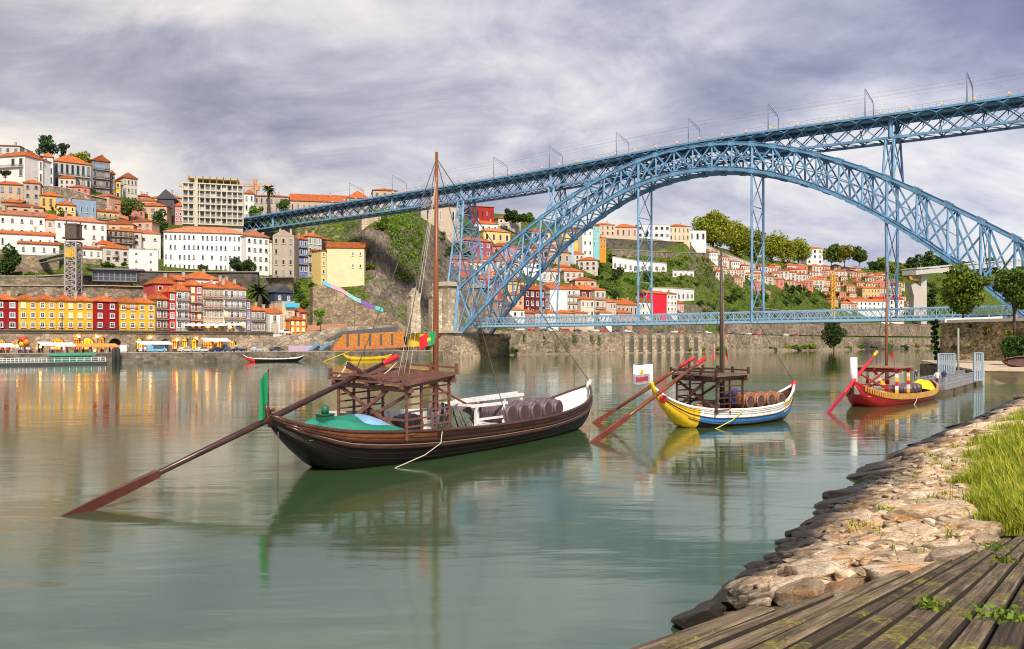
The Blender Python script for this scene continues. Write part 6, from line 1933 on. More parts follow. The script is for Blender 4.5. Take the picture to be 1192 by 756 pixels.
# parked cars
def car_proto(c, name, label, van=False):
    r = thing("parked_car" if not van else "parked_van", label, "van" if van else "car")
    L_, W_ = (4.9, 1.9) if van else (4.2, 1.75)
    if van: prof = [(-L_ / 2, .35), (L_ / 2, .35), (L_ / 2, .95), (L_ / 2 - .5, 1.15), (L_ / 2 - 1.1, 2.0), (-L_ / 2 + .1, 2.05), (-L_ / 2, 1.9)]
    else: prof = [(-L_ / 2, .35), (L_ / 2, .35), (L_ / 2, .68), (L_ / 2 - .2, .82), (L_ / 2 - 1.1, .95), (L_ / 2 - 1.75, 1.42), (-L_ / 2 + 1.2, 1.47), (-L_ / 2 + .35, 1.0), (-L_ / 2, .9)]
    m = MB()
    n_ = len(prof); vs = []
    for y, k in ((-W_ / 2, .0), (-W_ / 2 + .12, .0), (W_ / 2 - .12, .0), (W_ / 2, .0)):
        for x, z in prof:
            inset = 0.22 * max(0, (z - .95)) / .5 if abs(y) > W_ / 2 - .05 else 0
            s_ = .985 if abs(y) > W_ / 2 - .05 else 1
            vs.append((x * s_, y - math.copysign(inset, y) * .7, .35 + (z - .35) * s_))
    fs = [(i, (i + 1) % n_, n_ + (i + 1) % n_, n_ + i) for i in range(n_)] + [(n_ + i, n_ + (i + 1) % n_, 2 * n_ + (i + 1) % n_, 2 * n_ + i) for i in range(n_)] + [(2 * n_ + i, 2 * n_ + (i + 1) % n_, 3 * n_ + (i + 1) % n_, 3 * n_ + i) for i in range(n_)]
    fs += [tuple(range(n_ - 1, -1, -1)), tuple(range(3 * n_, 4 * n_))]
    m.add(vs, fs, 0, False)
    obj("body", m, paint("car_" + name, c, .25, .05, spec=.6), r)
    g = MB(); zt = 1.9 if van else 1.38; zl = 1.2 if van else 1.0
    x0, x1 = (-L_ / 2 + .4, L_ / 2 - 1.0) if van else (-L_ / 2 + .75, L_ / 2 - 1.35)
    for s_ in (-1, 1):
        y0, y1 = s_ * (W_ / 2 + .0), s_ * (W_ / 2 - .13)
        g.prism([(x0, y0 + s_ * .01, zl), (x1 + .15, y0 + s_ * .01, zl), (x1 - .25, y1 + s_ * .01, zt), (x0 + .4, y1 + s_ * .01, zt)], (0, -s_ * .04, 0))
    g.prism([(L_ / 2 - (.62 if van else 1.14), -W_ * .42, zl + .0), (L_ / 2 - (.62 if van else 1.14), W_ * .42, zl), (L_ / 2 - (1.04 if van else 1.70), W_ * .36, zt), (L_ / 2 - (1.04 if van else 1.70), -W_ * .36, zt)], (.05, 0, .03))
    obj("windows", g, glass("car_glass", (0.03, 0.04, 0.05), .05), r)
    for sx in (-1, 1):
        for sy in (-1, 1):
            wh = MB(); n2 = 14; cx, cy = sx * L_ * .31, sy * (W_ / 2 - .02)
            wh.prism([(cx + .32 * math.cos(6.283 * k / n2), cy + sy * .05, .32 + .32 * math.sin(6.283 * k / n2)) for k in range(n2)], (0, -sy * .2, 0), 0)
            wh.prism([(cx + .2 * math.cos(6.283 * k / n2), cy + sy * .06, .32 + .2 * math.sin(6.283 * k / n2)) for k in range(n2)], (0, -sy * .02, 0), 1)
            obj("wheel", wh, [paint("tyre", (0.015, 0.015, 0.015), .8), paint("rim", (0.4, 0.4, 0.42), .3)], r)
    for sy in (-1, 1):
        h_ = MB(); h_.box((L_ / 2 - .03, sy * W_ * .36, .68), (.1, .3, .14)); obj("headlight", h_, paint("headlight", (0.75, 0.75, 0.72), .2, .02), r)
        t_ = MB(); t_.box((-L_ / 2 + .02, sy * W_ * .38, .8), (.08, .22, .2)); obj("tail_light", t_, paint("tail_light", (0.45, 0.01, 0.01), .3, .02), r)
    return r
cars = [(144, 9, (0.72, 0.72, 0.72), "white", True, "white van parked at the foot of the arcade near the white house front", 70), (183, 8, (0.20, 0.50, 0.68), "light_blue", True, "pale blue van parked on the quay beside the wide white awning", 20),
        (170, 13, (0.70, 0.70, 0.70), "pale", False, "white car parked behind the pale blue van", 40), (216, 9, (0.60, 0.56, 0.50), "cream", False, "cream car parked right of the pale blue van", 15), (236, 8, (0.55, 0.62, 0.60), "silver_green", False, "silver green car parked left of the three navy cars", 10),
        (253, 7, (0.015, 0.03, 0.10), "navy", False, "navy blue car nearest the river in the group of dark cars", 10), (265, 9.5, (0.02, 0.05, 0.14), "deep_blue", False, "deep blue car between two other dark cars", 60), (279, 8, (0.025, 0.04, 0.08), "dark_blue", False, "dark blue car at the right of the dark car group", 15),
        (300, 8, (0.50, 0.51, 0.53), "silver", False, "silver car parked right of the dark cars, above the red bowed boat", 12), (322, 6.5, (0.05, 0.07, 0.10), "charcoal", False, "charcoal car parked beside the stone ramp", 12),
        (332, 20, (0.70, 0.70, 0.70), "van_white", False, "white car on the upper road in front of the white chapel", 10)]
for x, inl, c, nm, van, lab, a in cars:
    r = car_proto(c, nm, lab, van)
    p = on_line(x, QO + QN * inl, QD)
    z = ZQ + .005
    if x == 332:
        z = EYE + (HY - 389.5) / F * p[1]
    r.location = (p[0], p[1], z); r.rotation_euler = (0, 0, math.radians(QA + a)); r["group"] = "cars parked along the quay"

# traffic on the far embankment road, seen under the lower deck
fc = [car_proto(c, n_, "tiny %s car on the far embankment road under the lower deck" % n_.split("_")[0]) for c, n_ in (((0.7, 0.7, 0.7), "white_far"), ((0.5, 0.03, 0.03), "red_far"), ((0.05, 0.06, 0.09), "dark_far"))]
for q in fc: q["group"] = q["label"].split(" on ")[0] + "s of the far road"
for i in range(26):
    x = 600 + i * 15 + prng.uniform(-5, 5)
    o = fc[i] if i < 3 else copy_tree(fc[(i * 7) % 3])
    b_ = G(x, far_wy(x), 0); Yd = b_.y + 5; zt = EYE + (HY - float(np.interp(x, [575, 640, 720, 830, 900, 1000, 1140], [385, 386, 387, 388.5, 391, 393, 395]))) / F * b_.y
    o.location = ((x - CX) / F * Yd, Yd, zt + .02); o.rotation_euler = (0, 0, math.radians(32 if i % 2 else 212))
# ramp up to the bridge head and the underpass with its painted glow
def ramp_wall():
    inl = 13; Y0 = quay_depth(380, inl)
    px_block("ramp_wall", "long tan stone ramp wall rising to the right towards the bridge head", "wall", [(262, 411), (345, 408.5), (383, 407), (388, 398), (400, 391), (462, 387), (462, 378.5), (430, 379.5), (400, 381), (360, 388.5), (300, 397)], Y0, QA, 8, ST_PALE)
    px_block("ramp_roof", "dark sloping concrete roof slab over the orange underpass", "canopy", [(383, 397), (400, 390.5), (463, 386.5), (463, 380), (398, 386), (378, 396)], quay_depth(420, 11.5), QA, 1.2, paint("dark_concrete_slab", (0.10, 0.10, 0.12), .7))
    glow = paint("underpass_glow_paint", (0.52, 0.20, 0.04), .8, .35)  # orange lamp glow put into the wall colour, nothing here emits
    px_block("underpass_wall", "back wall of the underpass below the sloping slab, its orange glow painted on", "wall", [(386, 408), (470, 404.5), (470, 386), (400, 389.5)], quay_depth(428, 12.6), QA, .4, glow)
    for i in range(5): px_block("added_pillar", "dark pillar added to break up the orange underpass, %s of five from the left" % ["first", "second", "third", "fourth", "last"][i], "pillar", [(404 + i * 13, 407 - i * .6), (406 + i * 13, 407 - i * .6), (406 + i * 13, 389), (404 + i * 13, 389)], quay_depth(404 + i * 13, 11.8), QA, .6, MATS["dark_concrete_slab"])  # dark pillars added to break up the painted glow
    px_block("low_parapet", "orange painted low parapet in front of the orange underpass", "parapet", [(388, 408.5), (474, 404.5), (474, 401.5), (388, 404.5)], quay_depth(431, 11), QA, .5, paint("orange_wall", (0.50, 0.17, 0.07), .8, .3))
    px_block("low_parapet", "lilac painted low wall left of the blue stair sides", "parapet", [(336, 409.5), (364, 408.5), (364, 402.5), (336, 402.5)], quay_depth(350, 11.5), QA, .6, paint("lilac_wall", (0.48, 0.36, 0.50), .8, .15))
    for i, x in enumerate((360, 372)):
        px_block("stair_side", ["left blue slanted stair side by the lilac wall", "right blue slanted stair side under the slab edge"][i], "stair", [(x, 408.5), (x + 2, 408.5), (x + 13, 401), (x + 13, 399), (x + 11, 399), (x, 406.5)], quay_depth(x + 8, 11), QA, .6, paint("blue_stair", (0.12, 0.26, 0.42), .7, .2))
    px_block("yellow_wall", "bright yellow wall at the foot of the obelisks, lamp glow painted into it", "wall", [(478, 404), (512, 402), (512, 389), (478, 389)], quay_depth(495, 12), QA, 2, paint("yellow_glow_paint", (0.75, 0.46, 0.03), .8, .25))  # yellow stands in for lamp glow on this wall
    house("small orange painted cafe with glowing windows in front of the pink house", 337, 356, 387.5, 373, (0.72, 0.24, 0.03), ("hip", 1.2), 2, 3, QA, 6, quay_depth(346, 21.5), "white", (.5, .6), True, lit=1.0, down=1, name="cafe", cat="cafe")  # walls coloured as if lit orange; only the windows emit
    px_block("road_wall", "low salmon stone wall along the upper road between kiosk and great wall", "wall", [(357, 388), (404, 382), (404, 377), (357, 379)], quay_depth(380, 23), QA, 1, paint("salmon_wall", (0.52, 0.24, 0.14), .9, .25))
ramp_wall()
# street lamps / posts on the quay
for i, (x, yt, inl) in enumerate(((72, 368, INL + .8), (338, 372, 20), (413, 352, 24), (449, 366, 20))):
    p = on_line(x, QO + QN * inl, QD); zb = ZQ + 5.75 if i == 0 else EYE + (HY - 386) / F * p[1]
    H_ = EYE + (HY - yt) / F * p[1] - zb
    r = thing("street_lamp", ["dark street lamp standing before the yellow fronts", "thin street lamp near the cream house", "tall thin lamp post against the great tan wall", "lamp post at the right end of the great wall"][i], "street lamp", (p[0], p[1], zb))
    m = MB(); m.tube([(0, 0, 0), (0, 0, H_)], [.1, .06], 6); obj("post", m, IRON, r)
    m = MB(); m.tube([(0, 0, H_ - .05), (0, 0, H_ + .15), (0, 0, H_ + .5), (0, 0, H_ + .7)], [.1, .2, .26, .05], 6); obj("lantern", m, FRAMES["grey"], r)
# piles, floating jetty
for i, x in enumerate((132.5, 137.5)):
    q = on_line(x, QO - QN * 1.6, QD); m = MB(); m.tube([(0, 0, -3), (0, 0, 3.6), (0, 0, 3.75)], [.45, .45, .3], 12)
    o = obj("mooring_pile", m, paint("pile_black", (0.03, 0.028, 0.026), .7)); o.location = (q[0], q[1], 0)
    tag(o, ["left one of the two black mooring piles at the quay wall", "right one of the two black mooring piles at the quay wall"][i], "pile")
def jetty():
    a = on_line(-6, QO - QN * 8, QD); b_ = on_line(121, QO - QN * 5, QD)
    c = (a + b_) / 2; L_ = float(np.linalg.norm(b_ - a)); ang = math.atan2(b_[1] - a[1], b_[0] - a[0])
    r = thing("floating_jetty", "long low floating jetty with a white railing at the far left quay", "jetty", (c[0], c[1], 0), ang)
    m = MB(); m.box((0, 0, .15), (L_, 3.0, .9)); obj("float", m, paint("jetty_dark", (0.05, 0.055, 0.06), .6), r)
    m = MB(); m.box((0, 0, .66), (L_ * .995, 3.1, .12)); obj("deck_boards", m, paint("jetty_grey", (0.42, 0.42, 0.42), .7), r)
    m = MB()
    for sy in (-1.4, 1.4):
        for z in (1.2, 1.65): m.box((0, sy, z), (L_ * .98, .08, .08))
        n_ = int(L_ / 1.6)
        for k in range(n_ + 1): m.box((-L_ * .49 + L_ * .98 * k / n_, sy, 1.2), (.1, .1, 1.0))
    obj("railing", m, paint("white_paint", (0.75, 0.75, 0.74), .5, .08), r)
    m = MB(); m.box((L_ * .18, .2, 1.4), (9, 1.6, 1.4)); m.prism([(L_ * .18 - 5.2, -1.1, 2.1), (L_ * .18 - 4, -.4, 2.75), (L_ * .18 - 4, .9, 2.75), (L_ * .18 - 5.2, 1.5, 2.1)], (10, 0, 0)); obj("ticket_booth", m, paint("booth_green", (0.05, 0.22, 0.14), .6, .3), r)
jetty()
# ================================================================ RABELO BOATS
HULL_BLK = paint("hull_black", (0.009, 0.007, 0.006), .42, .4, .8, spec=.22)
HULL_BR = woodmat("hull_dark_brown", (0.050, 0.022, 0.014), (0.022, 0.010, 0.008), (.6, 6, 6), .26)
HULL_RED = paint("hull_red", (0.42, 0.012, 0.015), .35, .25, .8)
VARN = woodmat("varnished_wood", (0.20, 0.065, 0.022), (0.08, 0.025, 0.012), (.6, 6, 6), .28)
VARN_D = woodmat("dark_varnish", (0.095, 0.038, 0.026), (0.04, 0.018, 0.014), (1.2, 5, 5), .32)
BOAT_W = paint("boat_white", (0.78, 0.77, 0.76), .5, .1, 1.2, dirt=(0.5, 0.46, 0.42))
BOAT_Y = paint("boat_yellow", (0.78, 0.48, 0.01), .42, .18, 1.0, dirt=(0.42, 0.25, 0.02))
BOAT_B = paint("boat_blue", (0.02, 0.20, 0.52), .45, .2, 1.0, dirt=(0.05, 0.14, 0.26))
BOAT_R = paint("oar_red", (0.60, 0.02, 0.03), .4, .15, 1.0)
PLUM = woodmat("barrel_plum", (0.165, 0.11, 0.14), (0.085, 0.052, 0.07), (6, 1.2, 6), .45)
OAK = woodmat("barrel_oak", (0.40, 0.155, 0.065), (0.20, 0.075, 0.04), (6, 1.2, 6), .45)
HOOP = paint("barrel_hoop", (0.12, 0.10, 0.10), .4, .2, metal=.5)
ROPE = paint("rope", (0.52, 0.46, 0.36), .9, .15)
ROPE_D = paint("rope_dark", (0.10, 0.085, 0.07), .9, .15)

def crom(xs, ys, x):
    i = int(np.searchsorted(xs, x)) - 1
    i = max(0, min(len(xs) - 2, i))
    h = xs[i + 1] - xs[i]; t = (x - xs[i]) / h
    def tan(j):
        if j == 0: return (ys[1] - ys[0]) / (xs[1] - xs[0])
        if j == len(xs) - 1: return (ys[-1] - ys[-2]) / (xs[-1] - xs[-2])
        a = (ys[j] - ys[j - 1]) / (xs[j] - xs[j - 1]); b_ = (ys[j + 1] - ys[j]) / (xs[j + 1] - xs[j])
        return 0 if a * b_ < 0 else (2 * a * b_ / (a + b_) if a + b_ else 0)
    t2, t3 = t * t, t ** 3
    return ys[i] * (2 * t3 - 3 * t2 + 1) + h * tan(i) * (t3 - 2 * t2 + t) + ys[i + 1] * (-2 * t3 + 3 * t2) + h * tan(i + 1) * (t3 - t2)

class Boat:
    def __init__(s, label, A, u, st, group="rabelo boats moored in the river", name="wooden_cargo_boat"):
        s.u = Vector((u[0], u[1], 0)).normalized(); s.A = Vector((A[0], A[1], 0))
        s.ang = math.atan2(s.u.y, s.u.x)
        s.root = thing(name, label, "boat", s.A, s.ang, group)
        st = sorted(st); s.xs = np.array([q[0] for q in st], float)
        s.b = [q[1] for q in st]; s.zs = [q[2] for q in st]; s.zk = [q[3] for q in st]
    def half(s, a): return max(.03, crom(s.xs, s.b, a))
    def sheer(s, a): return crom(s.xs, s.zs, a)
    def keel(s, a): return crom(s.xs, s.zk, a)
    def loc(s, wpt):
        d = Vector(wpt) - s.A
        return Vector((d.x * s.u.x + d.y * s.u.y, -d.x * s.u.y + d.y * s.u.x, d.z))
    def world(s, p): return s.A + s.u * p[0] + Vector((-s.u.y, s.u.x, 0)) * p[1] + Vector((0, 0, p[2]))
    PROF = [(0, 0), (.30, .015), (.52, .06), (.70, .15), (.82, .28), (.90, .42), (.945, .56), (.965, .66), (.98, .76), (.99, .88), (1, 1)]
    def section(s, a, off=0.0, lift=0.0):
        b_, z1, z0 = s.half(a), s.sheer(a), s.keel(a)
        b2 = max(.012, b_ - off)
        return [(a, b2 * f, z0 + lift + (z1 - z0 - lift) * g) for f, g in Boat.PROF]
    def hull(s, mats, matf, inner, gun, deck, zdeck, n=64):
        aa = [s.xs[0] + (s.xs[-1] - s.xs[0]) * (i / (n - 1)) for i in range(n)]
        k = len(Boat.PROF)
        def skin(off, lift, mf, flip):
            m = MB(); vs = []
            for a in aa:
                sec = s.section(a, off, lift)
                vs += [(p[0], -p[1], p[2]) for p in reversed(sec)] + sec[1:]
            w_ = 2 * k - 1
            for i in range(n - 1):
                for j in range(w_ - 1):
                    q = i * w_ + j
                    f = (q, q + 1, q + w_ + 1, q + w_)
                    jj = abs(j - (k - 1)) if j >= k - 1 else (k - 2 - j)
                    m.f.append(tuple(reversed(f)) if flip else f); m.m.append(mf((aa[i] + aa[i + 1]) / 2, min(jj, k - 2))); m.s.append(True)
            m.v = [tuple(v) for v in vs]
            # stem and stern closures
            return m
        out = skin(0, 0, matf, True)
        w_ = 2 * k - 1
        for st_ in (0, n - 1):
            f = tuple(st_ * w_ + j for j in range(w_)); out.f.append(f); out.m.append(matf(aa[st_], 8)); out.s.append(False)
        obj("hull", out, mats, s.root)
        obj("hull_lining", skin(.10, .10, lambda a, j: 0, False), inner, s.root)
        g = MB()
        for sg in (-1, 1):
            g.tube([(a, sg * (s.half(a) - .04), s.sheer(a) + .02) for a in aa], .085, 6)
        obj("gunwale", g, gun, s.root)
        d = MB(); vs = []
        for a in aa[3:-3]:
            h = s.half(a) * .9 - .08; zz = max(zdeck, s.keel(a) + .35)
            vs += [(a, -h, min(zz, s.sheer(a) - .12)), (a, h, min(zz, s.sheer(a) - .12))]
        d.add(vs, [(2 * i, 2 * i + 2, 2 * i + 3, 2 * i + 1) for i in range(n - 7)])
        obj("deck_boards", d, deck, s.root)
    def strake(s, zf, mat, r_=.06, drop=.25, name="rubbing_strake", rng=None):
        m = MB()
        a0, a1 = rng or (s.xs[0] + .5, s.xs[-1] - .5)
        aa = [a0 + (a1 - a0) * i / 40 for i in range(41)]
        for sg in (-1, 1):
            pts = []
            for a in aa:
                sec = s.section(a); z = s.keel(a) + (s.sheer(a) - s.keel(a)) * zf
                y = float(np.interp(zf, [q[1] for q in Boat.PROF], [q[0] for q in Boat.PROF])) * s.half(a)
                pts.append((a, sg * (y + .02), z))
            m.tube(pts, r_, 6)
        obj(name, m, mat, s.root)
    def oar(s, tip, end, r0=.11, mat=None, blade=None, knob=None, blade_len=.24, name="steering_oar"):
        a, b_ = s.loc(tip), s.loc(end)
        d = (b_ - a); L_ = d.length; d.normalize()
        m = MB()
        a0 = a - d * .8
        m.tube([a0 + d * (L_ * blade_len * .9), a + d * L_ * .5, a + d * L_ * .7, b_ - d * .9], [r0 * .8, r0 * 1.15, r0, r0 * .7], 8)
        o = obj(name, m, mat or VARN_D, s.root)
        bl = MB()
        sd = d.cross(Vector((0, 0, 1))).normalized(); up = sd.cross(d)
        L2 = L_ * blade_len
        P0, P1, P2 = a0 - d * .3, a0 + d * L2 * .5, a0 + d * L2 * 1.15
        for p, q, w1, w2, t1, t2 in ((P0, P1, .12, .155, .03, .06), (P1, P2, .155, r0, .06, r0)):
            vs = [p + up * w1 + sd * t1, p - up * w1 + sd * t1, p - up * w1 - sd * t1, p + up * w1 - sd * t1, q + up * w2 + sd * t2, q - up * w2 + sd * t2, q - up * w2 - sd * t2, q + up * w2 - sd * t2]
            bl.add(vs, [(0, 1, 2, 3), (7, 6, 5, 4), (0, 4, 5, 1), (1, 5, 6, 2), (2, 6, 7, 3), (3, 7, 4, 0)])
        obj("oar_blade", bl, blade or VARN, o)
        if knob:
            kb = MB(); kb.tube([b_ - d * 1.15, b_ - d * .95, b_ - d * .1, b_], [r0 * .75, r0 * 1.05, r0 * 1.2, r0 * .7], 8)
            obj("oar_grip", kb, knob, o)
        return o
    def platform(s, a0, a1, y0, y1, z0, ztop, ta, ty, mat, slat, nslat=14, rungs=7, posts=4, roofmat=None, ladder=(1, 1), over=.35, rails=True):
        """tilla deck: two ladder frames along the sides, crossed braces, slatted top; ta/ty tilt towards bow / port"""
        zt = lambda a, y: ztop + ta * (a - a0) / (a1 - a0) + ty * (y - y0) / (y1 - y0)
        r = MB()
        for i in range(nslat):
            a = a0 - over + (a1 - a0 + 2 * over) * (i + .5) / nslat
            w_ = (a1 - a0 + 2 * over) / nslat * .82
            r.bar((a, y0 - over, zt(a, y0) + .12), (a, y1 + over, zt(a, y1) + .12), w_, .07)
        top = obj("platform_deck", r, roofmat or slat, s.root)
        b_ = MB()
        for y in (y0, (y0 + y1) / 2, y1):
            b_.bar((a0 - over, y, zt(a0, y)), (a1 + over, y, zt(a1, y)), .16, .2)
        for a in (a0, a1):
            b_.bar((a, y0 - over, zt(a, y0) - .15), (a, y1 + over, zt(a, y1) - .15), .16, .2)
        obj("platform_beams", b_, mat, s.root)
        for a in (a0 - over * .8, a1 + over * .8) if rails else ():
            e = MB()
            for k in range(4):
                y = y0 - over * .6 + (y1 - y0 + over * 1.2) * k / 3; e.bar((a, y, zt(a, y) + .1), (a, y, zt(a, y) + .55), .12)
            e.bar((a, y0 - over * .7, zt(a, y0) + .36), (a, y1 + over * .7, zt(a, y1) + .36), .09)
            obj("platform_rail", e, mat, s.root)
        for y, on in ((y0, ladder[0]), (y1, ladder[1])):
            if not on: continue
            ld = MB()
            for k in range(posts):
                a = a0 + (a1 - a0) * k / (posts - 1); ld.bar((a, y, z0), (a, y, zt(a, y)), .095)
            for k in range(rungs):
                z = z0 + .25 + (ztop - z0 - .4) * k / (rungs - 1); ld.bar((a0 - .08, y - .02, z), (a1 + .08, y - .02, z + ta * (k / rungs) * .5), .07)
            obj("ladder_frame", ld, mat, s.root)
        for a in (a0 + .1,):
            x_ = MB()
            x_.bar((a, y0, z0 + .1), (a, y1, zt(a, y1) - .3), .12); x_.bar((a + .14, y1, z0 + .1), (a + .14, y0, zt(a, y0) - .3), .12)
            x_.bar((a + .05, y0, (z0 + ztop) / 2 - .3), (a + .05, y1, (z0 + ztop) / 2 - .2), .09)
            x_.bar((a, y0 + (y1 - y0) * .3, zt(a, y0) - .2), (a - 0.5, y1 - .2, z0 + .1), .15)
            obj("cross_brace", x_, mat, s.root)
        return zt
    def mast(s, a, y, ztop, r_, mat, zb=.3, lean=(0, 0), base=None):
        m = MB(); m.tube([(a, y, zb), (a + lean[0] * .5, y + lean[1] * .5, (zb + ztop) / 2), (a + lean[0], y + lean[1], ztop)], [r_, r_ * .85, r_ * .45], 10)
        o = obj("mast", m, mat, s.root)
        if base:
            m = MB(); m.tube([(a, y, zb), (a, y, zb + 1.3)], r_ * 1.25, 10); obj("mast_foot", m, base, o)
        return o
    def rope(s, pts, r_=.025, mat=None, sag=0.0, name="rope", parent=None):
        P_ = [Vector(p) for p in pts]
        if len(P_) == 2:
            a, b_ = P_; P_ = [a + (b_ - a) * t + Vector((0, 0, -sag * 4 * t * (1 - t))) for t in [i / 10 for i in range(11)]]
        m = MB(); m.tube(P_, r_, 5); return obj(name, m, mat or ROPE, parent or s.root)

BARREL = {}
def barrel(bo, a, y, z, yaw, label, group, mat, r_=.42, L_=1.15, tilt=0.0):
    key = (mat.name, r_, L_)
    if key not in BARREL:
        m = MB(); n_ = 16
        pr = [(-1, .76), (-.97, .80), (-.6, .93), (-.2, 1.0), (.2, 1.0), (.6, .93), (.97, .80), (1, .76)]
        m.tube([(0, t * L_ / 2, 0) for t, k in pr], [k * r_ for t, k in pr], n_)
        h = MB()
        for t, k in ((-.9, .835), (-.55, .955), (.55, .955), (.9, .835), (-.25, 1.0), (.25, 1.0)):
            h.tube([(0, t * L_ / 2 - .025, 0), (0, t * L_ / 2 + .025, 0)], [k * r_ + .008, k * r_ + .008], n_)
        e = MB()
        for sg in (-1, 1):
            e.prism([(r_ * .70 * math.cos(6.283 * q / n_), sg * (L_ / 2 + .004), r_ * .70 * math.sin(6.283 * q / n_)) for q in range(n_)], (0, -sg * .02, 0))
        BARREL[key] = (m.mesh("staves", mat), h.mesh("hoops", HOOP), e.mesh("barrel_head", paint("barrel_head_dark", (0.085, 0.05, 0.05), .5, .3)))
    p = bo.world((a, y, z))
    r = thing("barrel", label, "barrel", p, bo.ang + yaw, group)
    for me, nm in zip(BARREL[key], ("staves", "hoops", "barrel_head")): link(nm, me, r)
    return r

def flag(label, p, d, w_, h_, mats, name="flag", droop=.35, seed=1, pole=None, split=.4, emblem=None):
    """cloth hung from a vertical edge at p, flying along the direction d"""
    d = Vector(d).normalized(); sd = Vector((-d.y, d.x, 0)).normalized()
    r = thing(name, label, "flag", p)
    m = MB(); nx, nz = 14, 8; vs = []
    for i in range(nx + 1):
        for j in range(nz + 1):
            u, v = i / nx, j / nz
            wv = math.sin(u * 7 + seed + v * 1.3) * .07 * w_ * (.3 + u)
            vs.append(d * (u * w_ * (1 - .12 * u)) + sd * wv + Vector((0, 0, -v * h_ - droop * h_ * u * u + .05 * h_ * math.sin(u * 5 + seed))))
    m.v = [tuple(v) for v in vs]
    for i in range(nx):
        for j in range(nz):
            a = i * (nz + 1) + j
            m.f.append((a, a + 1, a + nz + 2, a + nz + 1)); m.s.append(True)
            u, v = (i + .5) / nx, (j + .5) / nz
            k = 0 if u < split else 1
            if emblem:
                ke = emblem(u, v)
                if ke is not None: k = ke
            m.m.append(k)
    obj("cloth", m, mats, r)
    if pole:
        q = MB(); q.tube([Vector(a) for a in pole], .03, 6); obj("flagpole", q, VARN_D, r)
    return r
GREEN_F = paint("flag_green", (0.01, 0.26, 0.09), .8, .08); RED_F = paint("flag_red", (0.62, 0.02, 0.03), .8, .08); YEL_F = paint("flag_yellow", (0.8, 0.5, 0.02), .8, .08)
em_pt = lambda u, v: 2 if (u - .4) ** 2 * 2.2 + (v - .5) ** 2 < .035 else None

# ---------------- boat 1: black hull, white inside
b1 = Boat("large black hulled wooden cargo boat with a white inside and plum barrels", (-7.45, 33.4), (.5575, .83),
          [(-2.9, .07, 2.34, 2.02), (-2.2, .50, 2.02, 1.38), (-1.2, 1.05, 1.74, .62), (0, 1.55, 1.53, -.10), (2, 2.08, 1.37, -.42), (5, 2.38, 1.23, -.55), (9, 2.45, 1.14, -.55), (13, 2.30, 1.14, -.5), (16.5, 1.85, 1.27, -.4), (19, 1.45, 1.56, -.15), (20.6, .90, 1.98, .45), (21.9, .06, 2.42, 1.75)])
b1.hull([HULL_BLK, VARN, paint("waterline_red", (0.20, 0.03, 0.015), .5, .3), HULL_BR], lambda a, j: (1 if a < 4.3 else 3) if j >= 8 else (3 if j == 7 and a > 4.3 else 0), BOAT_W, VARN_D, BOAT_W, .80)
b1.strake(.80, HULL_BR, .06); b1.strake(.66, HULL_BR, .075); b1.strake(.72, paint("strake_shine", (0.26, 0.15, 0.11), .3, .2), .03, name="highlight_trim")  # pale trim line, the shine of the strakes put into its colour
for zf in (.40, .52, .88): b1.strake(zf, HULL_BR, .010, name="plank_seam")
PLAT = woodmat("platform_red_wood", (0.19, 0.085, 0.06), (0.09, 0.04, 0.03), (1.2, 5, 5), .5)
b1.platform(2.4, 5.2, -2.15, 1.75, 1.0, 3.22, .32, .18, PLAT, PLAT, 16)
mst = b1.mast(6.9, 0, 14.0, .15, woodmat("mast_wood", (0.27, 0.085, 0.03), (0.13, 0.04, 0.02), (6, 6, .5), .4), .5, (.1, 0), BOAT_W)
b1.oar(G(88, 598, 0), P(463, 415, 38.0), .12, woodmat("oar_dark", (0.06, 0.026, 0.024), (0.028, 0.013, 0.013), (1.2, 5, 5), .3), paint("oar_blade_brown", (0.10, 0.028, 0.018), .35, .35), BOAT_R, .20)
# prow cap, stern post
m = MB(); m.tube([(21.75, 0, 2.25), (21.95, 0, 2.6), (22.05, 0, 2.72)], [.16, .13, .10], 8); obj("prow_post", m, BOAT_W, b1.root)
m = MB(); m.tube([(-2.75, 0, 1.9), (-2.95, 0, 2.5), (-3.0, 0, 2.75)], [.12, .12, .09], 8); m.tube([(-2.9, -.05, 2.45), (-2.9, -.3, 2.55)], .06, 6); obj("stern_post", m, VARN_D, b1.root)
# white cargo rails
m = MB()
for y in (-1.55, .1):
    for a in ((8.0, 10.3) if y < 0 else (8.0, 10.4, 12.8, 14.4)): m.bar((a, y, .6), (a, y, 2.05), .11)
m.bar((7.7, -1.55, 2.06), (10.6, -1.55, 2.06), .12, .14); m.bar((7.7, .1, 2.1), (14.6, .1, 2.22), .14, .16); m.bar((9.5, .9, 2.1), (15.2, .9, 2.25), .12, .14)
m.bar((8.0, -1.55, 2.06), (8.0, .1, 2.08), .11); m.bar((8.0, -1.55, 1.4), (10.3, -1.55, 1.4), .10)
for k in range(5): m.bar((8.0 + k * .6, -1.6, 1.02), (8.0 + k * .6, .1, 1.02), .34, .07)
obj("cargo_rail", m, BOAT_W, b1.root)
for i in range(5):
    barrel(b1, 10.7 + i * 1.12, -1.0, 1.50, -.05 + .02 * i, "plum coloured barrel in the near row of five on the black boat", "near row of barrels on the black boat", PLUM, .55, 1.7)
for i in range(4):
    barrel(b1, 9.0 + i * 1.08, 1.15, 1.50, .1, "plum coloured barrel in the far row behind the white rails of the black boat", "far row of barrels on the black boat", PLUM, .48, 1.3)
barrel(b1, 6.3, 1.2, 1.15, 1.2, "plum barrel lying alone behind the ladder frame of the black boat", None, PLUM, .55, 1.3)
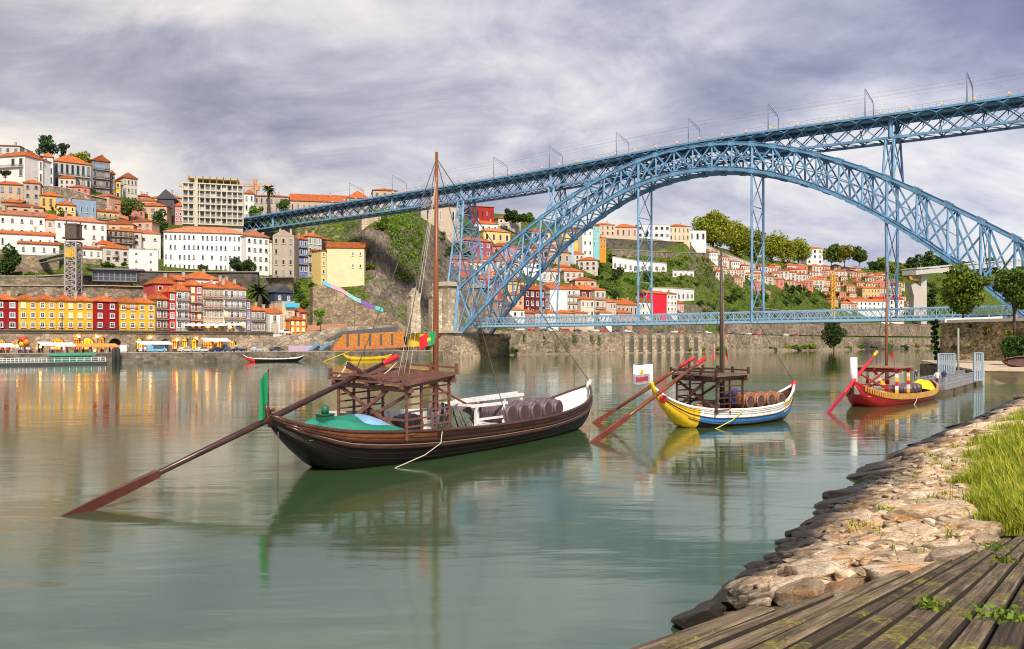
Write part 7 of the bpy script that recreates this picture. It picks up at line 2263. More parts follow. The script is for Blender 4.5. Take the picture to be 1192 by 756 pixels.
# green tarpaulin with a pale patch, green lantern box
def tarp(label, bo, a0, a1, w_, z0, h_, mats, seed, cat="tarpaulin", patch=None, name="tarpaulin"):
    rng = np.random.default_rng(seed); nx, ny = 26, 18
    ph = rng.uniform(0, 6, 8)
    p0 = bo.world(((a0 + a1) / 2, 0, z0)); r = link(name, None)
    m = MB(); vs = []
    for i in range(nx + 1):
        for j in range(ny + 1):
            u, v = i / nx, j / ny
            a = (a0 + (a1 - a0) * u); hw = min(w_, bo.half(a) * .93)
            y = -hw + 2 * hw * v
            prof = (math.sin(math.pi * min(1, u * .82 + .08)) ** .8) * (math.sin(math.pi * v) ** .7)
            cr = .085 * (math.sin(u * 13 + ph[0] + v * 5) + math.sin(v * 17 + ph[1] + u * 7)) * prof
            vs.append(bo.world((a, y, z0 + h_ * prof + cr)) - p0)
    m.v = [tuple(v) for v in vs]
    for i in range(nx):
        for j in range(ny):
            q = i * (ny + 1) + j; m.f.append((q, q + ny + 1, q + ny + 2, q + 1)); m.s.append(True)
            m.m.append(1 if patch and patch(i / nx, j / ny) else 0)
    me = m.mesh(name, mats); r_ = bpy.data.objects.remove(r)
    o = link(name, me, None, p0)
    return tag(o, label, cat)
tarp("green tarpaulin with a pale blue patch covering the stern of the black boat", b1, -1.6, 2.9, 2.0, 1.30, .75, [paint("tarp_green", (0.02, 0.20, 0.14), .5, .3), paint("tarp_patch", (0.22, 0.40, 0.62), .6, .3)], 2, patch=lambda u, v: .62 < u < .9 and .12 < v < .42)
p = b1.world((-.2, -.15, 1.75))
r = thing("lantern_box", "dark green stacked box standing on the green tarpaulin of the black boat", "box", p, b1.ang)
m = MB(); m.box((0, 0, .2), (.55, .45, .42)); m.box((0, 0, .43), (.62, .52, .06)); obj("box_body", m, paint("box_green", (0.015, 0.12, 0.07), .45, .2), r)
m = MB(); m.tube([(0, 0, .46), (0, 0, .72), (0, 0, .80)], [.15, .14, .04], 8); obj("cap", m, MATS["box_green"], r)
# fishing net heap
def net(label, bo, a, y, z, mat):
    rng = np.random.default_rng(5); p0 = bo.world((a, y, z)); m = MB()
    for k in range(46):
        t0 = rng.uniform(0, 6.28); u = rng.uniform(.5, 1.0)
        tx = rng.uniform(-1.2, 1.0); top = Vector((tx, .1, 1.62 - .34 * (tx + 1.2))); bot = Vector((tx * 1.1 + rng.uniform(-.3, .3), -.5 * u + rng.uniform(-.3, .5), .02))
        mid_ = top.lerp(bot, .5) + Vector((0, 0, -.12))
        m.tube([top, mid_, bot], [.05, .07, .09], 5)
    for k in range(30):
        t0 = rng.uniform(0, 6.28); r0 = rng.uniform(.5, 1.2); z0 = rng.uniform(.03, .35)
        m.tube([(math.cos(t0 + q * .4) * r0 * 1.1, math.sin(t0 + q * .4) * r0 * .9, z0 + .05 * math.sin(q * 2)) for q in range(6)], .07, 5)
    o = obj("fishing_net", m, mat); o.location = p0; o.rotation_euler = (0, 0, bo.ang)
    return tag(o, label, "net")
net("grey green fishing net heaped beside the mast of the black boat", b1, 7.5, -1.0, .68, paint("net_green", (0.10, 0.115, 0.085), .95, .4, 6))
b1.rope([(5.4, -.9, 3.2), (8.6, -.6, 2.05), (10.6, -.1, 1.95)], .06, paint("rope_red", (0.25, 0.06, 0.05), .8), name="rope")
m = MB(); m.add([(2.0, 1.95, .5), (9.0, 2.2, .5), (9.0, 2.25, 1.7), (2.0, 2.0, 2.05), (2.0, 2.05, .5), (9.0, 2.3, .5), (9.0, 2.35, 1.7), (2.0, 2.1, 2.05)], [(0, 1, 2, 3), (7, 6, 5, 4), (3, 2, 6, 7), (0, 3, 7, 4), (1, 5, 6, 2)]); obj("hold_board", m, BOAT_W, b1.root)
# rigging
top1 = (7.0, 0, 13.7)
for q, nm in (((21.9, 0, 2.7), "forestay"), ((2.2, -2.0, 3.4), "stay"), ((3.2, 1.6, 3.6), "stay"), ((9.5, -2.3, 1.3), "stay"), ((9.5, 2.3, 1.3), "stay")):
    b1.rope([top1, q], .022, ROPE_D, .15, nm)
for k in range(3): b1.rope([(6.9, -.1 + .05 * k, 12.8 - .3 * k), (3.6 + .25 * k, -.6 - .1 * k, 3.5)], .011, ROPE, .1, "halyard")
b1.rope([(4.4, -2.42, 1.22), (4.2, -2.5, .75), (3.2, -2.45, .35), (1.6, -2.3, .02), (1.0, -2.2, -.3)], .022, ROPE, name="mooring_rope")
b1.rope([(20.8, -.5, 1.6), (21.3, -.4, .5), (21.5, -.35, -.4)], .03, ROPE, name="mooring_rope")
b1.rope([(-2.6, -.2, 1.7), (-2.7, -.3, .5), (-2.7, -.3, -.5)], .02, ROPE_D, name="mooring_rope")
w_end = b1.loc(P(463, 415, 38)); w_end.z -= .2
b1.rope([w_end, (3.4, .4, 3.5)], .03, ROPE, .1, "oar_lashing")
b1.rope([b1.loc(P(405, 421, 37)), (2.2, 1.9, 3.45)], .04, ROPE, .2, "oar_lashing")
m = MB(); m.bar((2.4, -.4, 3.42), (2.4, 1.2, 4.15), .13); m.bar((2.4, -.2, 3.55), (3.0, 1.9, 4.0), .13); obj("oar_crutch", m, VARN_D, b1.root)
sp_ = b1.world((-2.9, 0, 2.2))
flag("green cloth flag hanging at the stern of the black boat", sp_ + Vector((0, 0, 1.75)), (-.12, -.3, 0), .55, 1.55, [GREEN_F, GREEN_F], droop=.2, seed=2, pole=[(0, 0, -1.9), (0, 0, .1)])
fm = b1.world((6.95, 0, 0)); fz = EYE + (HY - 386) / F * fm.y
flag("green and red flag flying from the mast of the black boat", Vector((fm.x, fm.y - .15, fz)), (-1, -.15, 0), .86, .60, [GREEN_F, RED_F, YEL_F], droop=.55, seed=3, emblem=em_pt)

# ---------------- boat 2: yellow stern, white and blue
b2 = Boat("yellow, white and blue wooden cargo boat with two long oars", (9.9, 49.5), (.801, .598),
          [(-2.1, .06, 2.42, 2.1), (-1.5, .28, 1.95, 1.42), (-.6, .60, 1.50, .62), (.4, .98, 1.22, -.05), (2, 1.52, 1.03, -.4), (4.5, 1.78, .98, -.45), (7, 1.62, 1.05, -.4), (9, 1.15, 1.27, -.2), (10.3, .62, 1.62, .25), (11.45, .07, 2.22, 1.6)])
b2.hull([HULL_BLK, BOAT_Y, BOAT_B, BOAT_W], lambda a, j: (1 if a < .6 else (3 if j >= 7 else (2 if j >= 5 else 0))) if a < 8.6 else (1 if j >= 8 else (3 if j >= 6 else 2 if j >= 4 else 0)), VARN_D, BOAT_W, VARN_D, .5)
for zf in (.5, .82, .91): b2.strake(zf, VARN_D, .010, name="plank_seam")
b2.strake(.66, VARN_D, .035); b2.strake(.42, VARN_D, .03, rng=(0, 9))
b2.platform(1.5, 3.9, -1.6, 1.5, .8, 2.95, .06, .05, VARN_D, woodmat("platform_grey", (0.20, 0.14, 0.11), (0.09, 0.06, 0.05), (1, 5, 5), .6), 11, 6, 3)
b2.mast(4.0, .1, 10.9, .11, paint("mast_dark", (0.05, 0.04, 0.035), .5, .2), .4)
b2.mast(3.55, -.5, 9.6, .06, woodmat("yard_wood", (0.22, 0.10, 0.05), (0.12, 0.05, 0.03), (6, 6, .5), .5), .4, (.0, .1))
b2.oar(G(693, 492.5, 0), P(809, 416, 51.2), .10, VARN, paint("blade_red", (0.17, 0.035, 0.022), .4, .35), BOAT_R, .28)
b2.oar(G(691, 515, 0), P(821, 417, 50.2), .11, VARN, MATS["blade_red"], BOAT_R, .30)
m = MB(); m.tube([(11.2, 0, 1.9), (11.45, 0, 2.3), (11.5, 0, 2.5)], [.14, .16, .1], 8); obj("prow_cap", m, BOAT_R, b2.root)
m = MB(); m.ball((-1.75, -.38, 1.78), .24, 0, 10, 7, (1.2, .6, 1)); obj("red_fender", m, BOAT_R, b2.root)
m = MB(); m.tube([(-2.0, 0, 2.1), (-2.2, 0, 2.55), (-2.3, 0, 2.85)], [.14, .11, .07], 8); obj("stern_post", m, BOAT_Y, b2.root)
for i in range(4):
    barrel(b2, 5.0 + 1.05 * i, -.62, 1.42, .04, "reddish oak barrel in the near row of the yellow and blue boat", "near row of barrels on the yellow boat", OAK, .52, 1.45)
for i in range(4):
    barrel(b2, 5.9 + .95 * i, .75, 1.40, .0, "greyish barrel in the far row of the yellow and blue boat", "far row of barrels on the yellow boat", PLUM, .44, 1.2)
barrel(b2, 1.9, -.2, .98, 1.3, "oak barrel lying under the platform of the yellow and blue boat", None, OAK, .44, 1.2)
barrel(b2, 3.1, .3, .98, 1.3, "dark barrel under the platform beside the mast of the yellow boat", None, PLUM, .42, 1.2)
tarp("dark blue folded sail bundled beside the mast of the yellow boat", b2, 4.2, 6.2, .7, 1.3, .7, [paint("sail_blue", (0.02, 0.04, 0.22), .8, .2), MATS["sail_blue"]], 4, "sail", name="sail_bundle")
for q in ((11.4, 0, 2.4), (1.4, -1.5, 3.0), (1.4, 1.5, 3.0), (6.0, 1.7, 1.0)): b2.rope([(4.0, .1, 10.3), q], .018, ROPE_D, .1, "stay")
b2.rope([(3.6, -1.85, .95), (2.6, -1.9, .45), (1.0, -1.7, -.1)], .03, paint("rope_yellow", (0.6, 0.5, 0.1), .8), name="mooring_rope")
b2.rope([b2.loc(P(806, 419, 51)), (2.2, -.2, 3.1)], .03, ROPE_D, .05, "oar_lashing")
m = MB(); m.bar((1.4, 1.7, 3.4), (2.1, -1.2, 3.5), .1); m.bar((1.4, .4, 3.0), (1.5, .5, 3.9), .12); obj("oar_crutch", m, VARN_D, b2.root)
pb = b2.world((-1.9, .3, 2.3))
pt = P(760, 425, pb.y)
ORG = paint("emblem_orange", (0.8, 0.28, 0.02), .8, .1); GRYP = paint("print_grey", (0.30, 0.29, 0.32), .8, .5, 6); WHF = paint("flag_white", (0.78, 0.77, 0.78), .8, .05); WINE = paint("print_wine", (0.32, 0.03, 0.06), .8, .2, 8)
def em2(u, v):
    if (u - .52) ** 2 + ((v - .42) * .8) ** 2 < .012: return 2
    if .2 < u < .85 and .68 < v < .82: return 4
    if u > .15 and v > .5: return 3
    return None
flag("white printed banner with an orange spot at the stern of the yellow boat", pt + Vector((0, 0, .0)), (-1, -.1, 0), 1.35, 1.12, [WHF, WHF, ORG, GRYP, WINE], name="banner_flag", droop=-.05, seed=1, pole=[pb - pt, Vector((0, 0, .15))], emblem=em2)
mb2 = b2.world((4.0, .1, 0)); q = P(829, 401, mb2.y - .6)
flag("pale and red pennant beside the thin brown spar of the yellow boat", P(832, 400, mb2.y - .7), (-.2, -.3, 0), .30, .95, [WHF, RED_F], droop=.6, seed=4)
flag("small green and red flag right of the dark mast of the yellow boat", P(843, 403, mb2.y), (.25, -.3, 0), .34, .55, [GREEN_F, RED_F], droop=.9, seed=5)

# ---------------- boat 3: red hull with a yellow paling
b3 = Boat("red wooden cargo boat with a yellow paling and striped posts", (28.1, 66.4), (.666, .746),
          [(-2.3, .07, 2.05, 1.72), (-1.6, .5, 1.60, .95), (-.6, 1.1, 1.22, .2), (.5, 1.55, .98, -.25), (3, 2.0, .78, -.4), (7, 2.15, .70, -.4), (11, 2.0, .72, -.4), (14.5, 1.5, .90, -.3), (16.8, .85, 1.15, .05), (17.9, .1, 1.42, .75)])
b3.hull([HULL_RED, BOAT_W, BOAT_Y], lambda a, j: 1 if (a < -1.5 and j < 2) else (0), VARN_D, HULL_RED, VARN_D, .45)
for zf in (.5, .62, .74, .86): b3.strake(zf, VARN_D, .012, name="plank_seam")
PAL = paint("paling_yellow", (0.55, 0.31, 0.07), .5, .2)
for sg in (-1, 1):
    m = MB()
    for i in range(84):
        a = -1.5 + 16.5 * i / 83
        m.box((a, sg * (b3.half(a) + .05), b3.sheer(a) - .06), (.115, .07, .46))
    obj("paling", m, PAL, b3.root)
m = MB()
for i in range(12):
    a = 14.2 + 3.2 * i / 11
    for sg in (-1, 1): m.box((a, sg * (b3.half(a) + .03), b3.sheer(a) + .02), (.34, .05, .26))
obj("bow_band", m, paint("bow_cream", (0.58, 0.36, 0.20), .5, .1), b3.root)
b3.platform(2.4, 5.4, -1.7, 1.6, .75, 2.9, .05, .05, paint("post_red", (0.30, 0.04, 0.03), .5, .3), woodmat("platform_tan", (0.36, 0.22, 0.13), (0.2, 0.12, 0.08), (1, 5, 5), .6), 10, 0 + 5, 2, ladder=(0, 0), rails=False)
for a, y in ((2.4, -1.7), (5.4, -1.7), (5.4, 1.6), (2.4, 1.6), (5.0, -.2)):
    for k in range(7):
        z0 = .6 + 2.3 * k / 7
        m = MB(); m.box((a, y, z0 + 2.3 / 14), (.2, .2, 2.3 / 7 - .004)); obj("striped_post", m, [RED_F, YEL_F, WHF][k % 3], b3.root)
for k in range(5):
    m = MB(); z0 = .75 + .42 * k; m.bar((2.6, -1.3 + .3 * k, z0), (2.6, -1.0 + .3 * k, z0 + .42), .18); obj("striped_brace", m, [WHF, RED_F, YEL_F][k % 3], b3.root)
b3.mast(5.3, 0, 11.5, .13, woodmat("mast_wood_b", (0.24, 0.10, 0.05), (0.13, 0.05, 0.03), (6, 6, .5), .5), .4)
b3.oar(G(964, 481, 0), P(1021, 409.5, 70.5), .12, BOAT_R, paint("oar_crimson", (0.36, 0.015, 0.04), .4, .2), BOAT_Y, .3)
for i in range(4):
    barrel(b3, 7.6 + 1.15 * i, -.4, 1.0, .05, "dark covered barrel amidships on the red boat", "barrels on the red boat", PLUM, .5, 1.4)
barrel(b3, 1.6, -.5, .85, 1.0, "dark barrel under the platform of the red boat", None, PLUM, .5, 1.2)
tarp("bright yellow tarpaulin heaped over the bow of the red boat", b3, 13.8, 17.2, 1.4, .62, .95, [paint("tarp_yellow", (0.80, 0.52, 0.01), .6, .1), MATS["tarp_yellow"]], 7)
tarp("yellow cover over the stern of the red boat", b3, -1.2, 2.2, 1.5, .85, .5, [paint("cover_ochre", (0.66, 0.42, 0.05), .6, .15), MATS["cover_ochre"]], 8, "cover", name="boat_cover")
m = MB(); m.tube([(-1.6, .3, 1.5), (-1.6, .3, 3.9)], [.30, .27], 12); o = obj("rolled_canvas", m, WHF); o.location = b3.root.location; o.rotation_euler = b3.root.rotation_euler
tag(o, "upright roll of white canvas standing at the stern of the red boat", "canvas")
for q in ((17.6, 0, 1.5), (2.2, -1.6, 3.0), (8, 2, .8)): b3.rope([(5.3, 0, 11.2), q], .018, ROPE_D, .1, "stay")
b3.rope([(6.2, -2.2, .62), (5.0, -2.4, .2), (4.0, -2.4, -.2)], .03, ROPE, name="mooring_rope")
mq = b3.world((5.3, 0, 0))
flag("small green and red flag flying right of the mast of the red boat", P(1034.5, 402, mq.y), (.2, -.3, 0), .42, .75, [GREEN_F, RED_F], droop=.9, seed=6)

# ---------------- boats along the far quay
def small_boat(label, x0, x1, yw, mats, mf, bend=1.2, inner=VARN_D, dz=1.0):
    a, b_ = G(x0 + 10, yw, 0), G(x1 - 8, yw - .6, 0)
    u = (b_ - a); L_ = u.length
    bo = Boat(label, a, (u.x, u.y), [(-1.8, .06, 1.9 * dz, 1.6 * dz), (-.8, .6, 1.3 * dz, .5), (1, 1.2, .95 * dz, -.2), (L_ * .5, 1.7, .8 * dz, -.3), (L_ - 1, 1.1, .95 * dz, -.2), (L_ + .8, .5, 1.3 * dz, .5), (L_ + 1.8, .06, 1.7 * dz, 1.4 * dz)], "boats moored along the far quay")
    bo.hull(mats, mf, inner, mats[-1], inner, .4, 36)
    return bo, L_
bs, L_ = small_boat("black wooden boat with a red bow moored along the far quay wall", 281, 355, 421.5, [HULL_BLK, BOAT_R, BOAT_W], lambda a, j: 1 if a < 1.2 else (2 if j >= 9 else 0))
for i in range(5): barrel(bs, L_ * .38 + 1.3 * i, 0, .85, .1, "pale barrel in the line on the black boat at the far quay", "barrels on the far black boat", PLUM, .42, 1.1)
by, L_ = small_boat("yellow wooden boat moored at the far quay behind the long oar", 396, 458, 419.5, [BOAT_Y, BOAT_Y], lambda a, j: 0)
by.oar(G(377, 421, 0), P(415, 406, quay_depth(410, -4)), .12, BOAT_Y, BOAT_Y)
by.mast(L_ * .4, 0, 9.5, .08, VARN_D)

# ================================================================ RIGHT BANK: QUAY WALL, DOCK, PEOPLE
ST_OLD = stone("old_quay_stone", (0.46, 0.33, 0.18), (0.18, 0.13, 0.07), 2.1, mortar=(0.13, 0.095, 0.055), moss=.8)
r = thing("quay_wall", "high old rubble quay wall with plants at the right edge below the trees", "wall", P(1145, 430, 152))
m = MB()
W1, W2, W3 = P(1096, 431, 156), P(1100, 431, 150), P(1260, 434, 128)
hz = EYE + (HY - 376) / F * 150
rngw = np.random.default_rng(2)
n_ = 44; vs = []
pth = [W1 + Vector((36, 60, 0)), W1, W2, W3]
seg = []
for k in range(len(pth) - 1):
    for i in range(n_ // 3 + 1): seg.append(pth[k].lerp(pth[k + 1], i / (n_ // 3)))
rows = 9
for q in seg:
    for j in range(rows):
        z = -2.5 + (hz + 2.5) * j / (rows - 1)
        vs.append((q.x + rngw.uniform(-.22, .22), q.y + rngw.uniform(-.35, .35) - (1.6 if j < 3 else 0) * (1 - j / 3), z))
m.add(vs, [(i * rows + j, i * rows + rows + j, i * rows + rows + j + 1, i * rows + j + 1) for i in range(len(seg) - 1) for j in range(rows - 1)])
obj("masonry", m, ST_OLD, r, True)
m = MB(); hz2 = hz
m.bar(Vector((W1.x + 36, W1.y + 60, hz + .2)), Vector((W1.x, W1.y, hz + .2)), 1.0, .5); m.bar(Vector((W2.x - .5, W2.y, hz + .22)), Vector((W3.x, W3.y, hz + .22)), 1.0, .5)
obj("coping", m, paint("quay_coping", (0.46, 0.40, 0.34), .85, .2), r, True)
mb = MB(); mb.add([(W1.x, W1.y + 1, hz), (W3.x, W3.y + .6, hz), (W3.x + 140, W3.y + 60, hz + 1), (W1.x + 150, W1.y + 160, hz + 1), (W1.x + 37, W1.y + 60, hz)], [(0, 1, 2, 3, 4)])
struct("riverside_street", mb, COBBLE)
px_block("white_parapet", "white painted parapet on top of the old quay wall under the trees", "parapet", [(1100, 375.5), (1167, 373.5), (1167, 368.5), (1100, 371.5)], 148, -8, .5, BOAT_W)
for i, (x, k) in enumerate(((1107, 0), (1151, 1), (1155, 1))):
    o = link("person", FIG[[1, 0, 3][i]], None, P([1146, 1151, 1183][i], 371.5, 152), 1.0 * i); o.location.z = hz + .0
    tag(o, ["person in navy top standing on the quay wall behind the white parapet", "person in white top on the quay wall beside the one in navy", "person in pink top on the quay wall near the right edge"][i], "person")
srng = random.Random(77)
for i in range(26):
    u = srng.random(); q = W2.lerp(W3, u * .62); z = srng.uniform(.2, hz * .95)
    o = link("shrub", SHRUB[srng.choice((0, 1, 0, 4))], None, (q.x, q.y - .9, z), srng.uniform(0, 6)); s_ = srng.uniform(.35, .95); o.scale = (s_, s_ * .7, s_)
    tag(o, "wild plant growing out of the old quay wall at the right", "shrub", "plants on the old quay wall")
for i in range(9):
    q = W1 + Vector((-.3, .3 + i * .2, 0)); o = link("shrub", SHRUB[0], None, (q.x - .2, q.y, .8 + i * .95), i); o.scale = (.9, .9, 1.0)
    tag(o, "dark ivy clump hanging on the river corner of the old quay wall", "shrub", "ivy on the wall corner")
# concrete slipway dock
dz_ = 1.55
A_, B_, C_ = G(1132, 446.5, 0), G(1300, 449, 0), None
pl = [(A_.x, A_.y, -2.5), (B_.x, B_.y, -2.5), (B_.x, B_.y, dz_), (A_.x, A_.y, dz_)]
o = obj("dock", MB().prism(pl, (12, 38, 0)), stone("dock_stone", (0.24, 0.18, 0.09), (0.12, 0.09, 0.05), .6, moss=.6)); o["kind"] = "structure"
mb = MB(); mb.prism([(A_.x - .1, A_.y - .1, dz_ + .004), (B_.x, B_.y - .1, dz_ + .004), (B_.x + 12, B_.y + 38, dz_ + .35), (A_.x + 12, A_.y + 38, dz_ + .35)], (0, 0, .22))
o = struct("dock_paving", mb, paint("dock_paving", (0.52, 0.40, 0.28), .85, .2))
GATE = paint("gate_steel", (0.28, 0.34, 0.41), .35, .12)
def gate(label, x0, x1, yb, yt, Y, ang, bars):
    a = P(x0, yb, Y); sc_ = Y / F; W = (x1 - x0) * sc_ / max(.3, math.cos(math.radians(ang))); H = (yb - yt) * sc_
    r = thing("dock_gate", label, "gate", a, math.radians(ang))
    m = MB()
    for x in (0, W): m.box((x, 0, H / 2), (.18, .18, H))
    m.box((W / 2, 0, H), (W, .14, .14)); m.box((W / 2, 0, .15), (W, .14, .14)); obj("gate_frame", m, GATE, r)
    m = MB()
    for k in range(bars): m.box((W * (k + .5) / bars, 0, H / 2), (W / bars * .62, .06, H - .3))
    obj("gate_bars", m, GATE, r)
gate("wide pale steel gate with vertical bars at the head of the floating walkway", 1092, 1113, 436, 412, 104, 10, 9)
gate("narrow pale steel gate standing on the dock edge further right", 1134, 1144, 444, 411, 96, 0, 4)
o = obj("dock_post", MB().tube([(0, 0, -2), (0, 0, 6.4)], [.16, .12], 8), paint("post_grey", (0.28, 0.26, 0.24), .6, .2)); o.location = P(1115.5, 436, 110); o.location.z = 0.6
tag(o, "tall thin grey post behind the floating walkway", "post")
o = obj("dock_post", MB().tube([(0, 0, -2.5), (0, 0, 2.4)], [.15, .15], 8), GATE); p = G(1144.5, 449, 0); o.location = (p.x, p.y, 0)
tag(o, "short pale pile below the narrow gate, standing in the water", "post")
def walkway():
    a, b_ = G(1086, 460, .0), G(1134, 441, .6)
    d = b_ - a; L_ = math.hypot(d.x, d.y); ang = math.atan2(d.y, d.x)
    r = thing("floating_walkway", "grey floating walkway with mesh railings between the red boat and the dock", "walkway", (a.x, a.y, .1), ang)
    m = MB()
    for k in range(4): m.box((1.5 + k * L_ / 4, 0, -.05), (L_ / 6, 2.4, .7))
    obj("floats", m, paint("float_wood", (0.13, 0.09, 0.06), .8, .3), r)
    m = MB(); m.box((L_ / 2, 0, .42), (L_, 2.2, .14)); obj("walkway_deck", m, paint("walk_grey", (0.20, 0.18, 0.18), .7, .2), r)
    m = MB()
    for sy in (-1.05, 1.05):
        for z in (.9, 1.25, 1.6): m.box((L_ / 2, sy, z), (L_, .06, .06))
        n_ = int(L_ / .75)
        for k in range(n_ + 1): m.box((L_ * k / n_, sy, 1.02), (.07, .07, 1.15))
    obj("mesh_railing", m, paint("walk_rail", (0.30, 0.30, 0.33), .4, .1), r)
    return r, a, d
wkw, wa, wd = walkway()
for i, (t_, k, lab, rz) in enumerate(((.10, 0, "person in a white top and blue trousers standing on the floating walkway", 2.2), (.2, 1, "person in a navy top standing beside the one in white on the floating walkway", 3.0))):
    p = wa + wd * t_
    o = link("person", FIG[k], None, (p.x + .2 * i, p.y + .2, .6), rz); tag(o, lab, "person")
o = link("person", FIG[1], None, b3.world((16.6, .9, 1.0)), .5); tag(o, "person in dark clothes behind the yellow tarpaulin on the red boat", "person"); o.scale = (1, 1, .9)
# overturned dark red skiff by the bush
bo = Boat("dark red skiff drawn up beside the bush below the old quay wall", P(1170, 428, 112).xy.to_tuple() if False else (P(1168, 428, 112).x, 112), (.96, -.28), [(-.3, .05, .9, .6), (.5, .55, .75, .1), (2.5, .9, .7, 0), (4.5, .85, .75, 0), (5.6, .6, .8, .1)], None, "skiff")
bo.hull([paint("skiff_red", (0.12, 0.012, 0.025), .5, .2)], lambda a, j: 0, VARN_D, VARN_D, VARN_D, .35, 24); bo.root.location.z = dz_ + .6; bo.root.rotation_euler = (.9, .0, bo.ang)

# ================================================================ NEAR BANK: STONES, GRASS, TIMBER SLIP
SHORE = np.array([(-6.5, -2.0), (-2.2, 6.5), (3.53, 15.6), (9.57, 25.5), (16.4, 35.9), (24, 46.2), (41.7, 69.3), (56, 88)])
seg_l = np.linalg.norm(np.diff(SHORE, axis=0), axis=1); cum = np.concatenate([[0], np.cumsum(seg_l)])
def shore_at(a):
    x = float(np.interp(a, cum, SHORE[:, 0])); y = float(np.interp(a, cum, SHORE[:, 1]))
    e = .8
    x1, y1 = np.interp(a + e, cum, SHORE[:, 0]), np.interp(a + e, cum, SHORE[:, 1]); x0, y0 = np.interp(a - e, cum, SHORE[:, 0]), np.interp(a - e, cum, SHORE[:, 1])
    t = np.array([x1 - x0, y1 - y0]); t /= np.linalg.norm(t)
    return np.array([x, y]), t, np.array([t[1], -t[0]])
# slope of the bank: steep by the timber slip, gentle further on (a = metres along the shore)
def bank_z(a, c):
    a = a - 5.5
    sl = float(np.interp(a, [0, 10, 14, 22, 30, 60, 110], [.50, .48, .42, .33, .30, .30, .28]))
    top = float(np.interp(a, [0, 10, 20, 30, 60, 110], [3.1, 3.0, 2.2, 1.75, 1.6, 1.7]))
    z = sl * c
    if c > 0: z = top * (1 - math.exp(-z / top * 1.15)) if z > 0 else z
    return z
# plane of the timber slip
PA = P(1192, 756, 3.6)
PD = Vector((.673, 1.0, -.1835)).normalized()
PGX, PGY = -.002, -.182
def slip_z(x, y): return PA.z + PGX * (x - PA.x) + PGY * (y - PA.y)

def bank_mesh():
    m = MB(); vs = []
    rng = np.random.default_rng(12)
    aa = np.arange(0, cum[-1], .5); cc = [-4, -2, -1, -.4, 0, .4, .8, 1.2, 1.6, 2, 2.5, 3, 3.5, 4, 4.6, 5.2, 6, 7, 8.5, 11, 15, 22, 40]
    for a in aa:
        p, t, n_ = shore_at(a)
        for c in cc:
            z = bank_z(a, c) if c >= 0 else c * .45
            q = p + n_ * c
            zz = z + (rng.uniform(-.10, .06) if 0 < c < 6 else 0) - .08
            zz = min(zz, slip_z(q[0], q[1]) - .28) if a < 26 and c > 1.0 and q[1] < 17 else zz
            vs.append((q[0], q[1], zz))
    k = len(cc)
    m.add(vs, [(i * k + j, i * k + j + 1, i * k + k + j + 1, i * k + k + j) for i in range(len(aa) - 1) for j in range(k - 1)])
    mt, t, b = new_mat("bank_soil")
    g = N(t, "ShaderNodeNewGeometry")
    n1 = noise(t, g.outputs["Position"], 1.3, 8.0, .7); n2 = noise(t, g.outputs["Position"], 9, 6.0, .7)
    r1 = ramp(t, [(.35, (.05, .04, .025)), (.65, (.17, .125, .075))]); t.links.new(n1, r1.inputs[0])
    t.links.new(r1.outputs[0], b.inputs["Base Color"]); b.inputs["Roughness"].default_value = .95
    bump(t, b, n2, .7, .05)
    struct("river_bank", m, mt)
bank_mesh()

